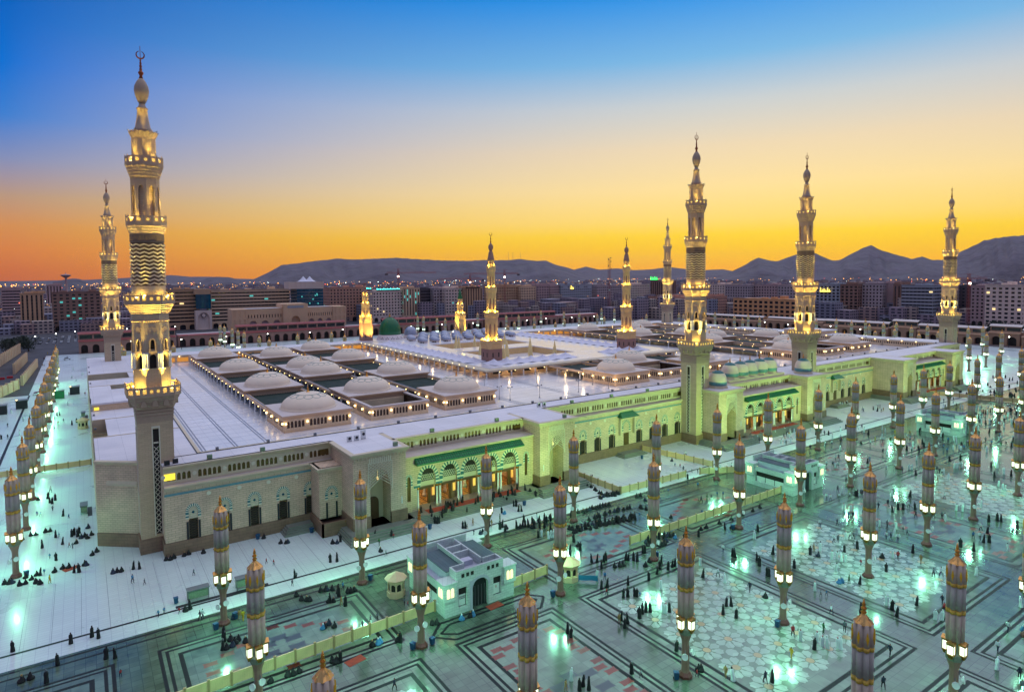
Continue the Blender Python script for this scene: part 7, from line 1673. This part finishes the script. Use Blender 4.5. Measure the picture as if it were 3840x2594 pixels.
PC = '140,415w 60,405c 465,305c 475,305c 10,470w 25,470w 40,500w 55,500w 70,560w 78,588w 120,575w 132,598w 150,555t 155,655w 175,650t 165,598w 192,598w 215,660t 230,655t 228,612w 245,655t 345,740w 345,780w 390,705s 405,730w 365,680w 470,800w 505,800w 530,835w 545,800w 555,790w 610,830s 640,825s 660,820s 675,790w 690,790w 720,790w 742,795w 775,745w 788,745w 790,825s 815,800s 810,905w 860,870w 875,840w 885,810w 925,845w 950,830w 965,825w 978,830t 505,890t 550,910k 530,955w 565,950w 560,995c 687,935w 660,1010w 685,1005w 725,1000w 740,1005w 757,1010c 882,955t 755,1130w 772,1105w 793,1095w 818,1095w 895,1100t 910,1100t 932,1095w 635,1165k 648,1145w 668,1190w 683,1160w 330,1220w 350,1245w 708,1460w 765,1485c 975,1325w 352,1500t 318,1565k 400,1560w 422,1535w 455,1555w 1115,820t 1132,890w 1220,890m 1260,920t 1250,745m 1305,765w 1318,770w 1450,790w 1465,820w 1435,665t 1455,620w 1408,975m 1510,880w 1500,1010s 1270,1060w 1297,1060w 1250,1110w 1328,1130w 1265,1485k 1305,1500t 1500,1520m 1070,1470s 1095,1480c 1055,1465s 870,705s 890,700s 905,695s 965,660p 1105,650w 1120,610s 1150,600s 1230,575s 1260,605w 1300,600s 1310,605s 1365,525s 1300,550s 1425,500s 1470,480s 430,350s 445,355s 470,360s 490,375s 500,380s 515,395s 530,400s 560,405s 590,410s 610,410s 740,415s 760,412s 790,437s 795,490s 770,485s 760,480s 730,550w 755,535c 1020,175m 1030,175m 945,203s 965,235c 995,240c 1015,265m 1065,272c 1100,275c 1040,310w 1075,320c 1100,365k 925,390c 1105,450c 1120,450m 1155,440k 1180,430c 1215,410c 1250,410c 1125,520c 940,540s 1300,250m'
PD = '30,755w 5,885w 155,835w 250,755w 272,740k 295,765s 308,730t 378,785t 408,785t 433,795t 457,800t 403,855t 452,740w 528,720w 390,685m 414,685m 460,665t 487,665m 507,665m 540,635t 410,585m 457,585t 307,595m 477,545k 455,540k 503,545m 448,495t 490,500t 563,510m 347,430m 370,440m 413,385m 440,395t 422,430m 483,425m 515,410w 527,410w 550,410m 563,410m 653,490m 710,470m 735,505w 770,490w 800,490w 832,480m 870,490w 842,415w 735,410t 745,410k 875,540m 980,540m 1030,545m 1050,555t 1045,430m 1115,495t 1152,500t 1265,470t 1380,560w 1357,555w 1307,560w 1475,595w 1450,645m 1300,630w 1260,615m 1215,665k 1255,670m 1278,685w 1310,685w 1420,735t 1218,735w 1140,710w 660,590t 705,600m 757,605t 800,620c 825,640c 748,650t 700,665m 727,670m 770,680m 858,745w 675,775s 738,775t 770,790k 700,855w 905,810k 550,820c 420,925p 435,920p 480,930k 545,930w 278,970t 313,1005c 346,1000c 375,1110m 550,1100w 980,890m 1025,885m 1233,880t 882,1055w 1032,1050m 703,1055t 735,1080w 765,1120w 990,1140t 1030,1145t 1042,1100k 453,1215m 147,1240k 192,1265t 328,1225k 290,1275t 322,1300t 350,1310t 276,1315w 412,1310t 430,1315t 138,1370k 25,1510w 723,1355m 683,1550m 1420,1215m 1360,1330m 1357,1435t 1490,1490m 1495,1065t 1490,1230p 1505,1570m 400,200m 418,195m 515,275k 347,235m 383,240m 398,240t 412,240m 463,330m 590,215w 602,210k 700,265m 750,250m 795,270m 835,255t 852,255t 875,285w 850,150m 897,155m 880,200t 605,110m 673,90m 687,90m 680,160m 703,165t 550,100s 430,75m 377,110m 338,115t 1060,155k 1075,205w 1140,195w 1105,245t 1115,245t 1125,243t 1135,240m 1145,240t 1000,265m 1015,280m 1005,330k 1040,280t 1030,285m 1070,310t 1322,240w 1357,245t 1397,280t 1440,290w 1340,295w 1365,350t 1390,370t 1405,375t 1295,150t 1380,85m 1450,80m'
PL = []
for s_, ox in ((PA, 0), (PB, 960), (PC, 1920), (PD, 2880)):
    for tok in s_.split():
        u, v = tok[:-1].split(','); PL.append((*at_z(ox+float(u)/1.5792, 1600+float(v)/1.5792), 0., tok[-1]))
R_ = random.Random(21)
def rows(ax, ay, bx, by, n, tps='s', jit=.4):     # seated rows between two crop-C pixels
    for k in range(n):
        f = (k+R_.random()*.6)/n; x, y = at_z(1920+(ax+(bx-ax)*f)/1.5792, 1600+(ay+(by-ay)*f)/1.5792); PL.append((x+R_.uniform(-jit, jit), y+R_.uniform(-jit, jit), 0., R_.choice(tps)))
rows(390, 512, 585, 462, 14, 's'); rows(455, 548, 700, 478, 16, 'sss'); rows(350, 625, 735, 545, 24, 'sssw', .5); rows(340, 610, 730, 535, 18, 'ss', .5); rows(480, 590, 640, 560, 10, 'wsw', .4)
def crowd(k, x0, x1, y0, y1, n, tps, z=0.):
    for _ in range(n): PL.append((*at_z(960*k+R_.uniform(x0, x1)/2.2427, 1000+R_.uniform(y0, y1)/2.2427, z), z, R_.choice(tps)))
crowd(3, 20, 250, 1310, 1500, 34, 'tttmk'); crowd(3, 540, 640, 1140, 1170, 10, 'tttm'); crowd(3, 770, 1000, 1180, 1230, 10, 'tmkw'); crowd(3, 1150, 1300, 1060, 1130, 12, 'ttmk'); crowd(3, 1700, 2140, 1180, 1330, 50, 'mtmw'); crowd(3, 1650, 2130, 930, 1110, 40, 'wswm'); crowd(3, 1000, 2140, 1330, 1560, 60, 'mtkw'); crowd(3, 250, 1000, 1330, 1560, 26, 'tmkw'); crowd(2, 2000, 2150, 1400, 1480, 12, 'ttm'); rows(20, 610, 330, 520, 18, 'wsw', 2.); rows(780, 700, 1000, 640, 12, 'sw', 1.); rows(520, 420, 640, 400, 14, 's', .8); crowd(3, 1330, 1640, 990, 1060, 14, 'ss'); crowd(3, 1400, 1900, 1400, 1560, 8, 'mtk'); crowd(3, 1380, 1720, 1120, 1200, 10, 'mmt')
for (a, b) in ((95, 1230), (65, 1350), (165, 1415), (195, 1300), (250, 1280), (10, 1450), (65, 1450), (480, 1255), (500, 1250), (535, 1310), (605, 1330), (645, 1310), (675, 1285), (460, 1285), (490, 1335), (455, 1370), (570, 1165), (610, 865), (620, 870), (690, 910), (605, 940), (640, 965), (580, 1085), (370, 780), (378, 782), (565, 770), (400, 735), (715, 1080), (400, 1410), (360, 840), (372, 838), (700, 905), (770, 775)): PL.append((*at_z(a/2.2427, 1000+b/2.2427), 0., R_.choice('wmmtk')))
for _ in range(34): PL.append((R_.uniform(51, 81), R_.uniform(-22.5, -18.6), 1.5, R_.choice('wwws')))     # on the gate platform
ok = []
for x, y, z, tp in PL:
    if z == 0 and ((-10 < x < 390 and y > -8.4) or (35.3 < x < 49.8 and -60.6 < y < -46) or (134.3 < x < 149 and -60.8 < y < -46.5)): y = -9.2 - R_.random() if -8.4 < y < 40 else -62
    if z == 0 and any(math.hypot(x-a, y-b) < 1.25 for a, b, *_ in US): x += 1.7
    ok.append((x, y, z, tp))
ok.sort(key=lambda p: math.hypot(p[0]-CAMX, p[1]-CAMY))
UL = [(u[0], u[1], k) for k, u in enumerate(US)]; names = {}; ct2 = {}
for x, y, nm, f in US: ct2[nm] = ct2.get(nm, -1)+1; names[(x, y)] = (ct2[nm], nm)
SHORT = {'row nearest the facade': 'facade row', 'second row out from the facade': 'second row', 'third row out from the facade': 'third row', 'outermost front row': 'outermost row', 'left side row by the service road': 'left side row', 'west court beyond the rightmost minaret': 'far right court', 'court behind the old mosque': 'rear court', 'rear row behind the left roof': 'rear row', 'row just behind the rear wall': 'rear wall row'}
far = MB(); far_m = []
for i, (x, y, z, tp) in enumerate(ok):
    me, lab = PT[tp][R_.randrange(len(PT[tp]))] if tp != 'k' else PT['k'][R_.choice((0, 0, 1, 1, 2, 3, 4))]; rz = R_.uniform(0, 6.28); s_ = R_.uniform(.94, 1.07)*1.06
    if i < 300:
        o = link('person', me, None, (x, y, z+.014), rz, s_)
        ux, uy = min(((u[0], u[1]) for u in US), key=lambda q_: math.hypot(q_[0]-x, q_[1]-y)); k, nm = names[(ux, uy)]
        dx, dy = x-ux, y-uy; rr_, ff_ = dx*RT[0]+dy*RT[1], dx*FW[0]+dy*FW[1]
        side_ = ('right of' if rr_ > 0 else 'left of') if abs(rr_) > abs(ff_) else ('behind' if ff_ > 0 else 'before')
        where = 'on the gate steps under the green canopy' if z else '%s the %s umbrella of the %s' % (side_, nth(k), SHORT.get(nm, nm))
        tag(o, lab+' '+where, 'person', lab+' '+where)
    else:
        j = len(far.v); c, sn = math.cos(rz), math.sin(rz); far.v += [(x+s_*(c*v.co.x-sn*v.co.y), y+s_*(sn*v.co.x+c*v.co.y), z+.014+s_*v.co.z) for v in me.vertices]
        for p in me.polygons:
            far.f.append(tuple(j+q_ for q_ in p.vertices)); mt = me.materials[p.material_index]
            if mt not in far_m: far_m.append(mt)
            far.m.append(far_m.index(mt))
if far.f: tag(link('distant_crowd', far.mesh('distant_crowd', far_m, True)), 'far off worshippers scattered over the right plaza', 'crowd', kind='stuff')
# ------------------------------------------------------------------ evening haze
HAZE = .000009
hz = bpy.data.materials.new('haze_air'); hz.use_nodes = True; t_ = hz.node_tree; t_.nodes.clear(); o_ = t_.nodes.new('ShaderNodeOutputMaterial'); v_ = t_.nodes.new('ShaderNodeVolumePrincipled')
v_.inputs['Color'].default_value = (.9, .76, .9, 1); v_.inputs['Density'].default_value = HAZE; v_.inputs['Anisotropy'].default_value = .2; t_.links.new(v_.outputs[0], o_.inputs['Volume'])
tag(link('haze', MB().box(-15600, -15600, -1.5, 16200, 16200, 720).mesh('haze', hz)), 'thin lavender evening haze over the whole city', 'haze', kind='stuff')
